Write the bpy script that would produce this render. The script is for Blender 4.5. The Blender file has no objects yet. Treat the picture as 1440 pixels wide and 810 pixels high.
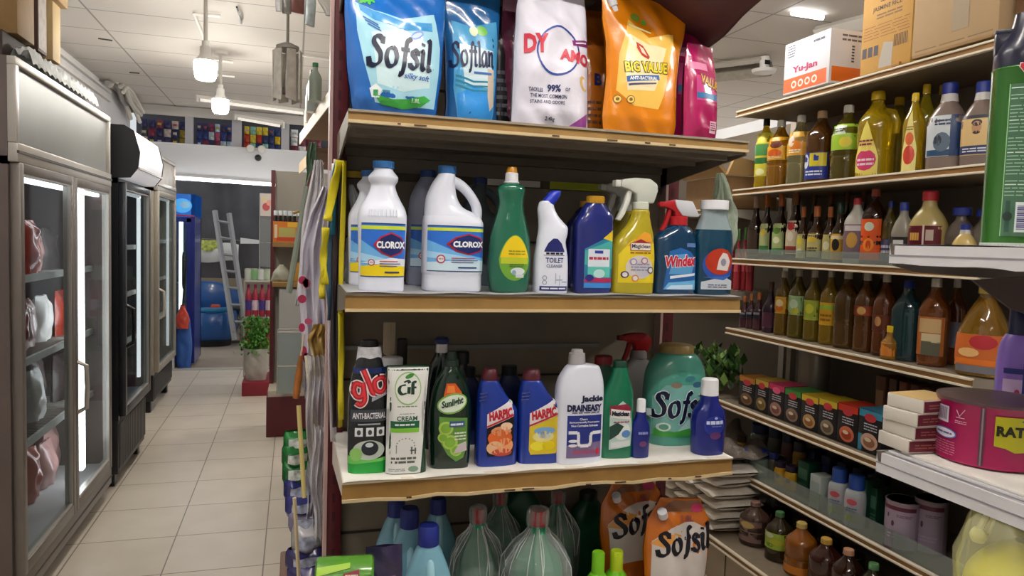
import bpy, bmesh, math, random
from mathutils import Vector, Matrix
random.seed(7)
rnd = random.Random(11)
SC = bpy.context.scene
COL = SC.collection
PI = math.pi

# ------------------------------------------------------------------ camera model (1440 x 810)
F = 1020.0
def _d(px, py):
    return Vector(((px-720)/F, -(py-405)/F, -1.0))
_Y = _d(413, 332).normalized()
_X = _d(4124, 447); _X = (_X - _Y*_X.dot(_Y)).normalized()
_Z = _X.cross(_Y)
RW = Matrix((_X, _Y, _Z))            # camera -> world
CAM = Vector((0, 0, 1.5))
def ray(px, py): return RW @ _d(px, py)
def on_y(px, py, y): r = ray(px, py); return CAM + r*(y/r.y)
def on_x(px, py, x): r = ray(px, py); return CAM + r*(x/r.x)
def on_z(px, py, z): r = ray(px, py); return CAM + r*((z-1.5)/r.z)

# ------------------------------------------------------------------ materials
_M = {}
def lin(h):
    h = h.lstrip('#'); out = []
    for i in (0, 2, 4):
        c = int(h[i:i+2], 16)/255
        out.append(c/12.92 if c <= .04045 else ((c+.055)/1.055)**2.4)
    return (*out, 1)
def M(h, rough=.5, metal=0., trans=0., coat=0., emit=0., alpha=1., noise=0., nscale=30., bump=0., bscale=60., ior=1.45, spec=.5):
    key = (h, rough, metal, trans, coat, emit, alpha, noise, nscale, bump, bscale, ior, spec)
    if key in _M: return _M[key]
    m = bpy.data.materials.new('surface_' + h.lstrip('#')); m.use_nodes = True
    nt = m.node_tree; p = nt.nodes['Principled BSDF']
    c = lin(h)
    p.inputs['Base Color'].default_value = c
    p.inputs['Roughness'].default_value = rough
    p.inputs['Metallic'].default_value = metal
    p.inputs['Transmission Weight'].default_value = trans
    p.inputs['Coat Weight'].default_value = coat
    p.inputs['Coat Roughness'].default_value = .08
    p.inputs['IOR'].default_value = ior
    p.inputs['Specular IOR Level'].default_value = spec
    p.inputs['Alpha'].default_value = alpha
    if emit:
        p.inputs['Emission Color'].default_value = c
        p.inputs['Emission Strength'].default_value = emit
    if noise or bump:
        tc = nt.nodes.new('ShaderNodeTexCoord')
    if noise:
        n = nt.nodes.new('ShaderNodeTexNoise'); n.inputs['Scale'].default_value = nscale; n.inputs['Detail'].default_value = 5
        nt.links.new(tc.outputs['Object'], n.inputs['Vector'])
        r = nt.nodes.new('ShaderNodeValToRGB')
        r.color_ramp.elements[0].position = .3; r.color_ramp.elements[1].position = .7
        r.color_ramp.elements[0].color = tuple(x*(1-noise) for x in c[:3]) + (1,)
        r.color_ramp.elements[1].color = tuple(min(1, x*(1+noise*.6)) for x in c[:3]) + (1,)
        nt.links.new(n.outputs['Fac'], r.inputs['Fac']); nt.links.new(r.outputs['Color'], p.inputs['Base Color'])
    if bump:
        n = nt.nodes.new('ShaderNodeTexNoise'); n.inputs['Scale'].default_value = bscale; n.inputs['Detail'].default_value = 4
        nt.links.new(tc.outputs['Object'], n.inputs['Vector'])
        b = nt.nodes.new('ShaderNodeBump'); b.inputs['Strength'].default_value = bump; b.inputs['Distance'].default_value = .01
        nt.links.new(n.outputs['Fac'], b.inputs['Height']); nt.links.new(b.outputs['Normal'], p.inputs['Normal'])
    _M[key] = m
    return m
def clear_film(h='#ffffff', amount=.75, rough=.12, bump=.0, bscale=40, body=None):
    """thin clear plastic / glass: part see-through, part glossy"""
    key = ('film', h, amount, rough, bump, bscale, body)
    if key in _M: return _M[key]
    m = bpy.data.materials.new('clear_film'); m.use_nodes = True
    nt = m.node_tree; nt.nodes.clear()
    o = nt.nodes.new('ShaderNodeOutputMaterial'); mx = nt.nodes.new('ShaderNodeMixShader')
    t = nt.nodes.new('ShaderNodeBsdfTransparent'); g = nt.nodes.new('ShaderNodeBsdfPrincipled')
    t.inputs['Color'].default_value = lin(h)
    g.inputs['Base Color'].default_value = lin(body or h); g.inputs['Roughness'].default_value = rough
    mx.inputs[0].default_value = 1-amount
    if bump:
        tc = nt.nodes.new('ShaderNodeTexCoord')
        n = nt.nodes.new('ShaderNodeTexNoise'); n.inputs['Scale'].default_value = bscale; n.inputs['Detail'].default_value = 3
        b = nt.nodes.new('ShaderNodeBump'); b.inputs['Strength'].default_value = bump; b.inputs['Distance'].default_value = .01
        nt.links.new(tc.outputs['Object'], n.inputs['Vector'])
        nt.links.new(n.outputs['Fac'], b.inputs['Height']); nt.links.new(b.outputs['Normal'], g.inputs['Normal'])
    nt.links.new(t.outputs[0], mx.inputs[1]); nt.links.new(g.outputs[0], mx.inputs[2]); nt.links.new(mx.outputs[0], o.inputs[0])
    _M[key] = m
    return m

# ------------------------------------------------------------------ objects
def tag(o, label=None, cat=None, group=None, kind=None):
    if label: o['label'] = label
    if cat: o['category'] = cat
    if group: o['group'] = group
    if kind: o['kind'] = kind
    return o
def thing(name, label, cat, loc=(0, 0, 0), rz=0., group=None, tilt=0., lean=0.):
    o = bpy.data.objects.new(name, None); COL.objects.link(o)
    o.location = loc; o.rotation_euler = (tilt, lean, rz)
    o.empty_display_size = .05
    return tag(o, label, cat, group)

class MB:
    """collects shapes and links them as one mesh object"""
    def __init__(s): s.v = []; s.f = []; s.m = []; s.mats = []
    def mi(s, mat):
        if mat not in s.mats: s.mats.append(mat)
        return s.mats.index(mat)
    def add(s, vs, fs, mat):
        k = len(s.v); s.v += [tuple(x) for x in vs]; i = s.mi(mat)
        for f in fs: s.f.append(tuple(k+j for j in f)); s.m.append(i)
        return s
    def box(s, x0, x1, y0, y1, z0, z1, mat, bev=0., mtx=None):
        if bev <= 0:
            vs = [(x, y, z) for z in (z0, z1) for y in (y0, y1) for x in (x0, x1)]
            fs = [(0, 2, 3, 1), (4, 5, 7, 6), (0, 1, 5, 4), (1, 3, 7, 5), (3, 2, 6, 7), (2, 0, 4, 6)]
            if mtx is not None: vs = [mtx @ Vector(v) for v in vs]
            return s.add(vs, fs, mat)
        bm = bmesh.new(); bmesh.ops.create_cube(bm, size=1)
        for v in bm.verts: v.co = Vector(((x0+x1)/2+v.co.x*(x1-x0), (y0+y1)/2+v.co.y*(y1-y0), (z0+z1)/2+v.co.z*(z1-z0)))
        bmesh.ops.bevel(bm, geom=bm.edges[:], offset=bev, segments=2, affect='EDGES', profile=.5)
        return s.bm(bm, mat, mtx)
    def bm(s, bm, mat, mtx=None):
        bm.verts.index_update()
        vs = [v.co.copy() for v in bm.verts]
        if mtx is not None: vs = [mtx @ v for v in vs]
        s.add(vs, [[v.index for v in f.verts] for f in bm.faces], mat); bm.free(); return s
    def prism(s, poly, y0, y1, mat, bev=0., mtx=None, axis='y'):
        """outline in (x, z) extruded along y (or axis)"""
        bm = bmesh.new(); n = len(poly)
        def P(a, b, t): return {'y': (a, t, b), 'x': (t, a, b), 'z': (a, b, t)}[axis]
        A = [bm.verts.new(P(a, b, y0)) for a, b in poly]; Bv = [bm.verts.new(P(a, b, y1)) for a, b in poly]
        bm.faces.new(A); bm.faces.new(Bv[::-1])
        for i in range(n): bm.faces.new((A[i], Bv[i], Bv[(i+1) % n], A[(i+1) % n]))
        bmesh.ops.recalc_face_normals(bm, faces=bm.faces[:])
        if bev: bmesh.ops.bevel(bm, geom=bm.edges[:], offset=bev, segments=2, affect='EDGES', profile=.5)
        bmesh.ops.triangulate(bm, faces=[f for f in bm.faces if len(f.verts) > 4])
        return s.bm(bm, mat, mtx)
    def tube(s, pts, r, mat, n=8, cap=True):
        pts = [Vector(p) for p in pts]; R = r if isinstance(r, (list, tuple)) else [r]*len(pts)
        vs = []; up = None
        for i, p in enumerate(pts):
            t = (pts[min(i+1, len(pts)-1)]-pts[max(i-1, 0)]).normalized()
            if up is None:
                up = Vector((0, 0, 1)) if abs(t.z) < .9 else Vector((1, 0, 0))
            a = t.cross(up)
            if a.length < 1e-6: a = t.cross(Vector((.3, 1, .2)))
            a.normalize(); up = a.cross(t).normalized()
            for k in range(n):
                w = 2*PI*k/n; vs.append(p + a*(math.cos(w)*R[i]) + up*(math.sin(w)*R[i]))
        fs = [(i*n+k, i*n+(k+1) % n, (i+1)*n+(k+1) % n, (i+1)*n+k) for i in range(len(pts)-1) for k in range(n)]
        if cap: fs += [tuple(range(n))[::-1], tuple(range((len(pts)-1)*n, len(pts)*n))]
        return s.add(vs, fs, mat)
    def grid(s, fn, nu, nv, mat, wrap=False):
        vs = [fn(i/nu, j/nv) for j in range(nv+1) for i in range(nu+1)]
        fs = [(j*(nu+1)+i, j*(nu+1)+i+1, (j+1)*(nu+1)+i+1, (j+1)*(nu+1)+i) for j in range(nv) for i in range(nu)]
        return s.add(vs, fs, mat)
    def build(s, name, parent=None, loc=None, rot=None, angle=38, weld=False):
        me = bpy.data.meshes.new(name); me.from_pydata(s.v, [], s.f)
        for m in s.mats: me.materials.append(m)
        me.polygons.foreach_set('material_index', s.m)
        me.polygons.foreach_set('use_smooth', [True]*len(s.f))
        me.validate(); me.update()
        bm = bmesh.new(); bm.from_mesh(me)
        if weld: bmesh.ops.remove_doubles(bm, verts=bm.verts[:], dist=1e-5)
        if len(bm.faces) < 6000 and not getattr(s, 'keep', False): bmesh.ops.recalc_face_normals(bm, faces=bm.faces[:])
        bm.to_mesh(me); bm.free()
        me.set_sharp_from_angle(angle=math.radians(angle))
        o = bpy.data.objects.new(name, me); COL.objects.link(o)
        if parent is not None: o.parent = parent
        if loc is not None: o.location = loc
        if rot is not None: o.rotation_euler = rot
        return o

def pchip(pts, k):
    """smooth resample of a list of equal-length tuples, no overshoot"""
    n = len(pts); D = len(pts[0]); out = []
    def tan(i, c):
        if i == 0 or i == n-1: return 0 if n > 2 and False else (pts[1][c]-pts[0][c] if i == 0 else pts[-1][c]-pts[-2][c])
        a = pts[i][c]-pts[i-1][c]; b = pts[i+1][c]-pts[i][c]
        return 0. if a*b <= 0 else 2*a*b/(a+b)
    T = [[tan(i, c) for c in range(D)] for i in range(n)]
    for i in range(n-1):
        for j in range(k):
            t = j/k; h0 = 2*t**3-3*t*t+1; h1 = t**3-2*t*t+t; h2 = -2*t**3+3*t*t; h3 = t**3-t*t
            out.append(tuple(h0*pts[i][c]+h1*T[i][c]+h2*pts[i+1][c]+h3*T[i+1][c] for c in range(D)))
    out.append(tuple(pts[-1])); return out

class Loft:
    """stack of super-ellipse rings (z, rx, ry, exponent, cx, cy)"""
    def __init__(s, secs, k=4, N=36):
        secs = [tuple(q) + (2., 0., 0.)[len(q)-3:] for q in secs]
        s.S = pchip(secs, k) if k > 1 else secs; s.N = N
    def into(s, b, mat, z0=None, z1=None, mats=None):
        N = s.N; vs = []
        for z, rx, ry, n, cx, cy in s.S:
            for i in range(N):
                a = 2*PI*(i+.5)/N; c, d = math.cos(a), math.sin(a)
                vs.append((cx+rx*math.copysign(abs(c)**(2/n), c), cy+ry*math.copysign(abs(d)**(2/n), d), z))
        fs = [(j*N+i, j*N+(i+1) % N, (j+1)*N+(i+1) % N, (j+1)*N+i) for j in range(len(s.S)-1) for i in range(N)]
        L = len(s.S)
        fs += [tuple(range(N))[::-1], tuple(range((L-1)*N, L*N))]
        return b.add(vs, fs, mat)
    def at(s, z):
        S = s.S
        if z <= S[0][0]: return S[0]
        for a, b in zip(S, S[1:]):
            if a[0] <= z <= b[0]:
                t = (z-a[0])/max(b[0]-a[0], 1e-9); return tuple(p+(q-p)*t for p, q in zip(a, b))
        return S[-1]
    def fy(s, x, z):
        _, rx, ry, n, cx, cy = s.at(z)
        q = min(abs((x-cx)/max(rx, 1e-6)), .985)
        return cy - ry*(1-q**n)**(1/n)

# ------------------------------------------------------------------ prints on surfaces
def decal(b, poly, mat, off=.0006, fy=None, dx=.01, dz=.016):
    bm = bmesh.new()
    f = bm.faces.new([bm.verts.new((x, 0, z)) for x, z in poly])
    return _lay(b, bm, mat, off, fy, dx, dz)
def _lay(b, bm, mat, off, fy, dx, dz):
    bmesh.ops.triangulate(bm, faces=bm.faces[:])
    if fy is not None:
        for ax, st in ((0, dx), (2, dz)):
            if not st: continue
            lo = min(v.co[ax] for v in bm.verts); hi = max(v.co[ax] for v in bm.verts)
            k = math.floor(lo/st)+1
            while k*st < hi-1e-6:
                if k*st > lo+1e-6:
                    co = Vector((0, 0, 0)); co[ax] = k*st; no = Vector((0, 0, 0)); no[ax] = 1
                    bmesh.ops.bisect_plane(bm, geom=bm.verts[:]+bm.edges[:]+bm.faces[:], plane_co=co, plane_no=no, dist=1e-7)
                k += 1
        for v in bm.verts: v.co.y = fy(v.co.x, v.co.z)-off
    else:
        for v in bm.verts: v.co.y = -off
    return b.bm(bm, mat)
def rect(x0, x1, z0, z1): return [(x0, z0), (x1, z0), (x1, z1), (x0, z1)]
def oval(cx, cz, rx, rz, n=24, rot=0., p=2.):
    out = []
    for i in range(n):
        a = 2*PI*i/n; c, s = math.cos(a), math.sin(a)
        x = rx*math.copysign(abs(c)**(2/p), c); z = rz*math.copysign(abs(s)**(2/p), s)
        out.append((cx+x*math.cos(rot)-z*math.sin(rot), cz+x*math.sin(rot)+z*math.cos(rot)))
    return out
_T = {}
def glyphs(s, bold=0., shear=0.):
    k = (s, bold, shear)
    if k in _T: return _T[k]
    cu = bpy.data.curves.new('lettering', 'FONT'); cu.body = s; cu.offset = bold; cu.shear = shear; cu.resolution_u = 2
    cu.align_x = 'LEFT'
    o = bpy.data.objects.new('lettering', cu); COL.objects.link(o)
    dg = bpy.context.evaluated_depsgraph_get()
    me = bpy.data.meshes.new_from_object(o.evaluated_get(dg))
    vs = [(v.co.x, v.co.y) for v in me.vertices]; fs = [tuple(p.vertices) for p in me.polygons]
    bpy.data.objects.remove(o); bpy.data.curves.remove(cu); bpy.data.meshes.remove(me)
    x0 = min(v[0] for v in vs); x1 = max(v[0] for v in vs); y0 = min(v[1] for v in vs); y1 = max(v[1] for v in vs)
    _T[k] = ([(v[0]-(x0+x1)/2, v[1]-(y0+y1)/2) for v in vs], fs, x1-x0, y1-y0)
    return _T[k]
def text(b, s, cx, cz, mat, w=None, h=None, off=.0012, fy=None, bold=.015, shear=0., rot=0., dx=.01, dz=.03):
    vs, fs, W, H = glyphs(s, bold, shear)
    sx = (w/W) if w else h/H; sz = (h/H) if h else w/W
    if h and not w: sx = sz
    bm = bmesh.new(); c, d = math.cos(rot), math.sin(rot)
    V = [bm.verts.new((cx+x*sx*c-y*sz*d, 0, cz+x*sx*d+y*sz*c)) for x, y in vs]
    for f in fs:
        try: bm.faces.new([V[i] for i in f])
        except ValueError: pass
    return _lay(b, bm, mat, off, fy, dx, dz)
def pen(b, strokes, cx, cz, sx, sz, mat, off=.0012, fy=None, thick=.16, thin=.05, nib=.5, grow=0., rot=0.):
    """broad-nib lettering: each stroke is a list of (x, y) in letter units"""
    cr, sr = math.cos(rot), math.sin(rot)
    for st in strokes:
        P = pchip_xy(st)
        L = []; R = []
        for i, p in enumerate(P):
            q0 = P[max(i-1, 0)]; q1 = P[min(i+1, len(P)-1)]
            tx, ty = q1[0]-q0[0], q1[1]-q0[1]; l = math.hypot(tx, ty) or 1e-6; tx /= l; ty /= l
            w = (thin+(thick-thin)*abs(math.sin(math.atan2(ty, tx)-nib)))/2+grow
            L.append((p[0]-ty*w, p[1]+tx*w)); R.append((p[0]+ty*w, p[1]-tx*w))
        for i in range(len(P)-1):
            Q = []
            for x, y in (R[i], R[i+1], L[i+1], L[i]):
                X = x*sx; Z = y*sz
                X, Z = cx+X*cr-Z*sr, cz+X*sr+Z*cr
                Q.append((X, (fy(X, Z) if fy else 0)-off, Z))
            b.add(Q, [(0, 1, 2, 3)], mat)
def pchip_xy(st, k=7):
    n = len(st)
    if n == 2: return [st[0], st[1]]
    out = []
    for i in range(n-1):
        p0 = st[max(i-1, 0)]; p1 = st[i]; p2 = st[i+1]; p3 = st[min(i+2, n-1)]
        for j in range(k):
            t = j/k
            out.append(tuple(.5*((2*p1[c])+(-p0[c]+p2[c])*t+(2*p0[c]-5*p1[c]+4*p2[c]-p3[c])*t*t+(-p0[c]+3*p1[c]-3*p2[c]+p3[c])*t**3) for c in (0, 1)))
    out.append(st[-1]); return out
# hand-drawn italic letters: S o f s i l t a n (advance in .w)
GL = {
 'S': (.72, [[(.62, .86), (.50, .99), (.30, .97), (.24, .78), (.38, .58), (.50, .38), (.46, .12), (.26, 0), (.06, .04), (.02, .2)], [(.64, 1.0), (.60, .74)], [(.0, .28), (.03, -.02)]]),
 'o': (.56, [[(.34, .64), (.14, .56), (.04, .3), (.10, .06), (.24, .0), (.42, .10), (.50, .36), (.44, .58), (.34, .64)]]),
 'f': (.50, [[(.62, .92), (.54, 1.02), (.44, .92), (.34, .5), (.24, 0), (.14, -.24), (.02, -.22)], [(.14, .62), (.54, .62)]]),
 's': (.48, [[(.42, .52), (.32, .64), (.18, .58), (.17, .46), (.32, .30), (.34, .12), (.20, 0), (.04, .06)], [(.43, .64), (.41, .46)], [(.02, .16), (.04, .0)]]),
 'i': (.30, [[(.06, .60), (.18, .62), (.10, .1), (.16, .0), (.26, .06)], [(.20, .84), (.23, .94)]]),
 'l': (.32, [[(.12, 1.0), (.26, 1.02), (.12, .1), (.17, .0), (.28, .06)]]),
 't': (.36, [[(.24, .9), (.12, .14), (.16, .0), (.30, .06)], [(.06, .62), (.36, .62)]]),
 'a': (.58, [[(.46, .60), (.26, .62), (.08, .4), (.06, .1), (.18, 0), (.36, .2), (.46, .6)], [(.48, .62), (.42, .1), (.46, .0), (.56, .06)]]),
 'n': (.58, [[(.06, .62), (.14, .6), (.06, 0)], [(.10, .36), (.26, .58), (.40, .6), (.42, .44), (.36, .1), (.42, 0), (.52, .06)]]),
 'g': (.60, [[(.44, .60), (.24, .64), (.06, .44), (.08, .16), (.24, .08), (.42, .30)], [(.50, .64), (.42, .0), (.30, -.30), (.08, -.28), (.04, -.14)]]),
}
def script(b, word, cx, cz, w, h, mat, off=.0012, fy=None, thick=.17, thin=.05, grow=0., rot=0., nib=.5):
    tot = sum(GL[c][0] for c in word); x = -tot/2; st = []
    for c in word:
        a, ss = GL[c]; st += [[(x+p[0], p[1]-.4) for p in q] for q in ss]; x += a
    pen(b, st, cx, cz, w/tot, h, mat, off, fy, thick, thin, nib, grow, rot)
def lines(b, x0, x1, z0, z1, n, mat, off, fy=None, seed=1, fill=.45, dx=.012):
    """tiny unreadable print: broken rules"""
    r = random.Random(seed); st = (z1-z0)/n
    for i in range(n):
        z = z0+st*(i+.5); x = x0
        while x < x1-.002:
            l = (x1-x0)*r.uniform(.12, .4); e = min(x+l, x1)
            decal(b, rect(x, e, z-st*fill/2, z+st*fill/2), mat, off, fy, dx, 0)
            x = e+(x1-x0)*.04
# ------------------------------------------------------------------ soft packs
class Pouch:
    """a filled stand-up pouch: outline half-width hw(v), thickness, creases"""
    def __init__(s, W, H, T, outline=None, seed=1, crease=.004, ry=None):
        s.W, s.H, s.T = W, H, T; s.c = crease
        s.out = outline or [(0, .96), (.08, .99), (.5, 1.), (.85, .97), (1, .95)]
        r = random.Random(seed)
        s.w = [(r.uniform(-1, 1)*75, r.uniform(-1, 1)*55, r.uniform(0, 6.28), r.uniform(.4, 1)) for _ in range(7)]
        s.ry = ry or [(0, .55), (.12, .9), (.35, 1.), (.6, .8), (.85, .35), (1, .06)]
    def _i(s, t, v):
        v = max(0, min(1, v))
        for a, b in zip(t, t[1:]):
            if a[0] <= v <= b[0]:
                q = (v-a[0])/(b[0]-a[0]); q = q*q*(3-2*q)*.6+q*.4; return a[1]+(b[1]-a[1])*q
        return t[-1][1]
    def hw(s, v): return s.W/2*s._i(s.out, v)
    def th(s, x, z):
        v = z/s.H; h = s.hw(v); u = min(1, abs(x)/h)
        t = s.T/2*s._i(s.ry, v)*max(0, 1-u**2.6)**.62
        k = sum(a*math.sin(fx*x+fz*z+p) for fx, fz, p, a in s.w)/3.2
        k2 = math.sin((x*1.3+z*.6)*60+3*math.sin(z*26+x*11))*.35
        e = (1-u**3)
        return t + s.c*(k+k2)*e + .0008
    def fy(s, x, z): return -s.th(x, z)
    def into(s, b, mat, back=None, nu=56, nv=72):
        def g(sg):
            def fn(u, v):
                z = v*s.H; x = (2*u-1)*s.hw(v); return (x, sg*s.th(x, z) if sg < 0 else s.th(x*.97, z)*.9, z)
            return fn
        b.grid(g(-1), nu, nv, mat); b.grid(g(1), nu, nv, back or mat)
        # closed bottom
        n = nu; vs = [g(-1)(i/n, 0) for i in range(n+1)]+[g(1)(i/n, 0) for i in range(n, -1, -1)]
        b.add(vs, [tuple(range(len(vs)))], back or mat)
        return s
    def clip(s, poly, m=.985):
        return [(max(-s.hw(z/s.H)*m, min(s.hw(z/s.H)*m, x)), z) for x, z in poly]

def slot(l, r, t, y, zs):
    """footprint of a pack seen between pixels l..r with its top at pixel row t, standing at depth y on height zs"""
    c = (l+r)/2; p = on_y(c, t, y); H = p.z-zs
    # true x at the base height
    a = on_y(l, t, y).x; b_ = on_y(r, t, y).x
    # re-project at mid height (roll)
    q = zs+H*.4
    def X(px):
        lo, hi = 0., 1600.
        y0 = t
        for _ in range(3):
            pp = on_y(px, y0, y); y0 += (pp.z-q)*F/ (max(.2, (RW.transposed() @ (pp-CAM)).z*-1))
        return on_y(px, y0, y).x
    a, b_ = X(l), X(r)
    return ((a+b_)/2, y, zs), b_-a, H

def slotx(l, r, t, X, zs):
    """the same for packs standing on shelves that run away from the camera, centred on the plane x = X"""
    c = (l+r)/2; p = on_x(c, t, X); H = p.z-zs; q = zs+H*.4
    def row(px):
        y0 = t
        for _ in range(4):
            pp = on_x(px, y0, X); d = -(RW.transposed() @ (pp-CAM)).z; y0 += (pp.z-q)*F/d
        return on_x(px, y0, X)
    a, m, b_ = row(l), row(c), row(r)
    W = abs(math.atan2(a.x, a.y)-math.atan2(b_.x, b_.y))*math.hypot(m.x, m.y)
    return (X, m.y, zs), W, H
# ------------------------------------------------------------------ end shelving facing the camera
Y0, YB = 1.54, 1.955
XL, XR = .104, 1.05
ZS = [2.15, 1.763, 1.386, .986, .56]       # shelf tops, upper to lower
WHITE = M('#e9e9ee', .35, noise=.04, nscale=20); PAPER = M('#e8e4dc', .8, noise=.08, nscale=18)
TAN = M('#96743f', .55, noise=.18, nscale=14); UNDER = M('#6f6557', .6, noise=.12, nscale=9)
CARD = M('#94703a', .8, noise=.16, nscale=22); RED_POST = M('#5e1420', .45, noise=.15, nscale=12)
BACKP = M('#8d8272', .7, noise=.1, nscale=6)
DARK = M('#16161a', .4); BLACK = M('#0d0d10', .3)
NAVY = M('#16205e', .35); INK = M('#10143c', .5)

unit = thing('shelf_rack', 'maroon-posted shelf rack of cleaning products closing the end of the aisle', 'shelf rack', (0, 0, 0))
b = MB(); b.box(.10, 1.06, 1.962, 1.985, .02, 2.6, BACKP)
for z in (.30, .70, 1.12, 1.50, 1.9): b.box(.10, 1.06, 1.958, 1.963, z, z+.006, M('#3a342c', .7))
b.build('back_panel', unit)
for x in (.088, 1.05):
    b = MB(); b.box(x, x+.042, 1.93, 1.99, 0, 2.7, RED_POST, .003)
    for k in range(52): b.box(x+.017, x+.025, 1.929, 1.931, .1+k*.05, .125+k*.05, M('#43101a', .6))
    b.box(x-.004, x+.004, 1.925, 1.99, 0, 2.7, M('#c9a8a4', .5)); b.build('upright', unit)
def wobble(r, a): return r.uniform(-a, a)
for i, z in enumerate(ZS):
    b = MB(); th = .03; yf = Y0 if i < 4 else 1.42
    b.box(XL+.004, XR-.004, yf+.006, YB, z-th, z-.001, UNDER)
    # pressed folds underneath
    b.box(XL+.02, XR-.02, yf+.05, yf+.062, z-th-.012, z-th, UNDER); b.box(XL+.02, XR-.02, yf+.20, yf+.212, z-th-.012, z-th, UNDER)
    b.box(XL+.02, XR-.02, YB-.03, YB-.01, z-th-.02, z-th, UNDER)
    s = b.build('shelf', unit)
    # price rail
    r = random.Random(i); b = MB(); h = [.02, .024, .036, .042, .042][i]
    n = 14; top = []; bot = []
    for k in range(n+1):
        x = XL+(XR-XL)*k/n; w = (wobble(r, .0025) if i == 3 else 0)
        top.append((x, z-.002+w*.4)); bot.append((x, z-h+(wobble(r, .004) if i == 3 else 0)))
    b.prism(top+bot[::-1], yf-.004, yf+.006, CARD if i == 3 else TAN)
    b.prism([(x, zz+.002) for x, zz in top]+[(x, zz-.003) for x, zz in top[::-1]], yf-.008, yf+.004, M('#d9cdb6', .6) if i == 3 else M('#8f8676', .5))
    b.prism([(x, zz+.003) for x, zz in bot]+[(x, zz-.0035) for x, zz in bot[::-1]], yf-.009, yf+.002, M('#c9b48c', .6))
    if i in (1, 3):
        for k in range(7):
            x = XL+.02+r.random()*.85; b.box(x, x+r.uniform(.006, .03), yf-.0105, yf-.008, z-h-.001, z-h+.002, M('#4b3b28', .8))
    b.build('price_rail', s)
    # side flange, left and right
    for x in (XL, XR-.004):
        b = MB(); b.prism([(yf, z-.0), (YB+.01, z), (YB+.01, z-.085), (YB-.1, z-.07), (yf, z-th-.004)], x, x+.004, M('#cfc6bb', .6) if i == 3 else UNDER, axis='x')
        b.build('side_bracket', s)
    if i in (2, 3):
        b = MB(); b.grid(lambda u, v: (XL+.002+(XR-XL-.004)*u, yf-.012+(YB-yf)*v, z+.0012+.0014*math.sin(u*31+v*4)*(1-v)), 60, 6, PAPER if i == 3 else M('#a9a9ac', .45))
        b.build('shelf_liner', s)
# cardboard lying over the top shelf's front, hanging past its corner
b = MB(); b.keep = True
AW = [on_y(*q) for q in ((1080, -6, 1.46), (1044, 24, 1.50), (1020, 46, 1.60), (996, 63, 1.72), (984, 78, 1.84))]
def awn(u, v):
    k = min(int(v*4), 3); p = AW[k].lerp(AW[k+1], v*4-k); q = Vector((.72, 1.46+.42*v, 2.112)); t_ = u*u*(3-2*u)
    r_ = q.lerp(p, u); return (r_.x, r_.y, q.z+(p.z-q.z)*t_+.006*math.sin(14*u+5*v))
b.grid(awn, 24, 16, M('#54302f', .6, noise=.15, nscale=8))
o = b.build('shelf_liner', unit, angle=180); o.modifiers.new('thickness', 'SOLIDIFY').thickness = .004
# price strip rail at the back
b = MB(); b.box(.12, 1.04, 1.945, 1.957, 1.655, 1.676, M('#4c4334', .6))
b.box(.50, .66, 1.940, 1.946, 1.657, 1.674, M('#d8d4c8', .5)); b.box(.69, .87, 1.940, 1.946, 1.655, 1.676, M('#b9c22c', .5)); b.box(.9, .99, 1.94, 1.946, 1.655, 1.676, M('#3f9a78', .5))
b.box(.12, .2, 1.94, 1.946, 1.657, 1.674, M('#c9a52c', .5))
b.build('price_strip', unit)
b = MB(); b.box(.13, .86, 1.94, 1.957, 1.205, 1.215, M('#8b8a84', .5)); b.build('price_strip', unit)

def product(name, label, cat, px, zi, y=1.60, rz=0., group=None, tilt=0., lean=0., dx=0):
    l, r, t = px; zz = ZS[zi] if isinstance(zi, int) else zi
    loc, W, H = slotx(l, r, t, y[1], zz) if isinstance(y, tuple) else slot(l, r, t, y, zz)
    root = thing(name, label, cat, loc, rz, group, tilt, lean)
    return root, W, H
def cyl(b, x, y, z0, z1, r, mat, n=24, r1=None, bev=True):
    r1 = r if r1 is None else r1; e = min(.0012, r*.15)
    S = [(z0, r-e, r-e), (z0+e, r, r), (z1-e, r1, r1), (z1, r1-e, r1-e)]
    Loft([(z, a, c, 2, x, y) for z, a, c in S], 1, n).into(b, mat)

# ---- shelf of pouches ---------------------------------------------------------------------
CY = M('#5ab4dc', .3, coat=.4)
def pouch(name, label, px, T, mat, seed, back=None, outline=None, y=1.62, tilt=-.06, rz=0., lean=0., crease=.004, zi=1, ry=None, cat='pouch'):
    root, W, H = product(name, label, cat, px, zi, y, rz, None, tilt, lean)
    p = Pouch(W, H, T, outline, seed, crease, ry); b = MB(); b.keep = True; p.into(b, mat, back); body = b.build('film', root, angle=80)
    return root, p, W, H, body
SLIP = dict(rough=.25, coat=.6, bump=.22, bscale=24)
root, p, W, H, _ = pouch('softener_refill_pouch', 'large blue softener refill pouch with pale panel at the rack\'s end post', (484, 627, -40), .11, M('#1f66b8', **SLIP), 3, tilt=-.05,
    outline=[(0, .80), (.1, .86), (.35, .95), (.7, 1), (.9, .99), (1, .97)], rz=.08)
b = MB(); f = p.fy
def PX(x, z): return ((x-555)/143*W*1.0, (161-z)/201*H)
def PP(*q): return [PX(*a) for a in q]
cl = lambda poly: p.clip(poly, .96)
decal(b, cl(PP((496, 10), (520, 22), (560, 30), (606, 14), (616, 60), (612, 110), (608, 146), (560, 150), (522, 146), (506, 92), (498, 50))), M('#a8dcee', **SLIP), .0006, f)
decal(b, cl(PP((500, 12), (520, 23), (562, 34), (602, 28), (603, 40), (560, 46), (520, 36), (502, 22))), M('#3f97d6', **SLIP), .001, f)
decal(b, PP((516, 52), (560, 44), (596, 60), (598, 120), (560, 130), (524, 122)), M('#d2eef4', **SLIP), .001, f)
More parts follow.
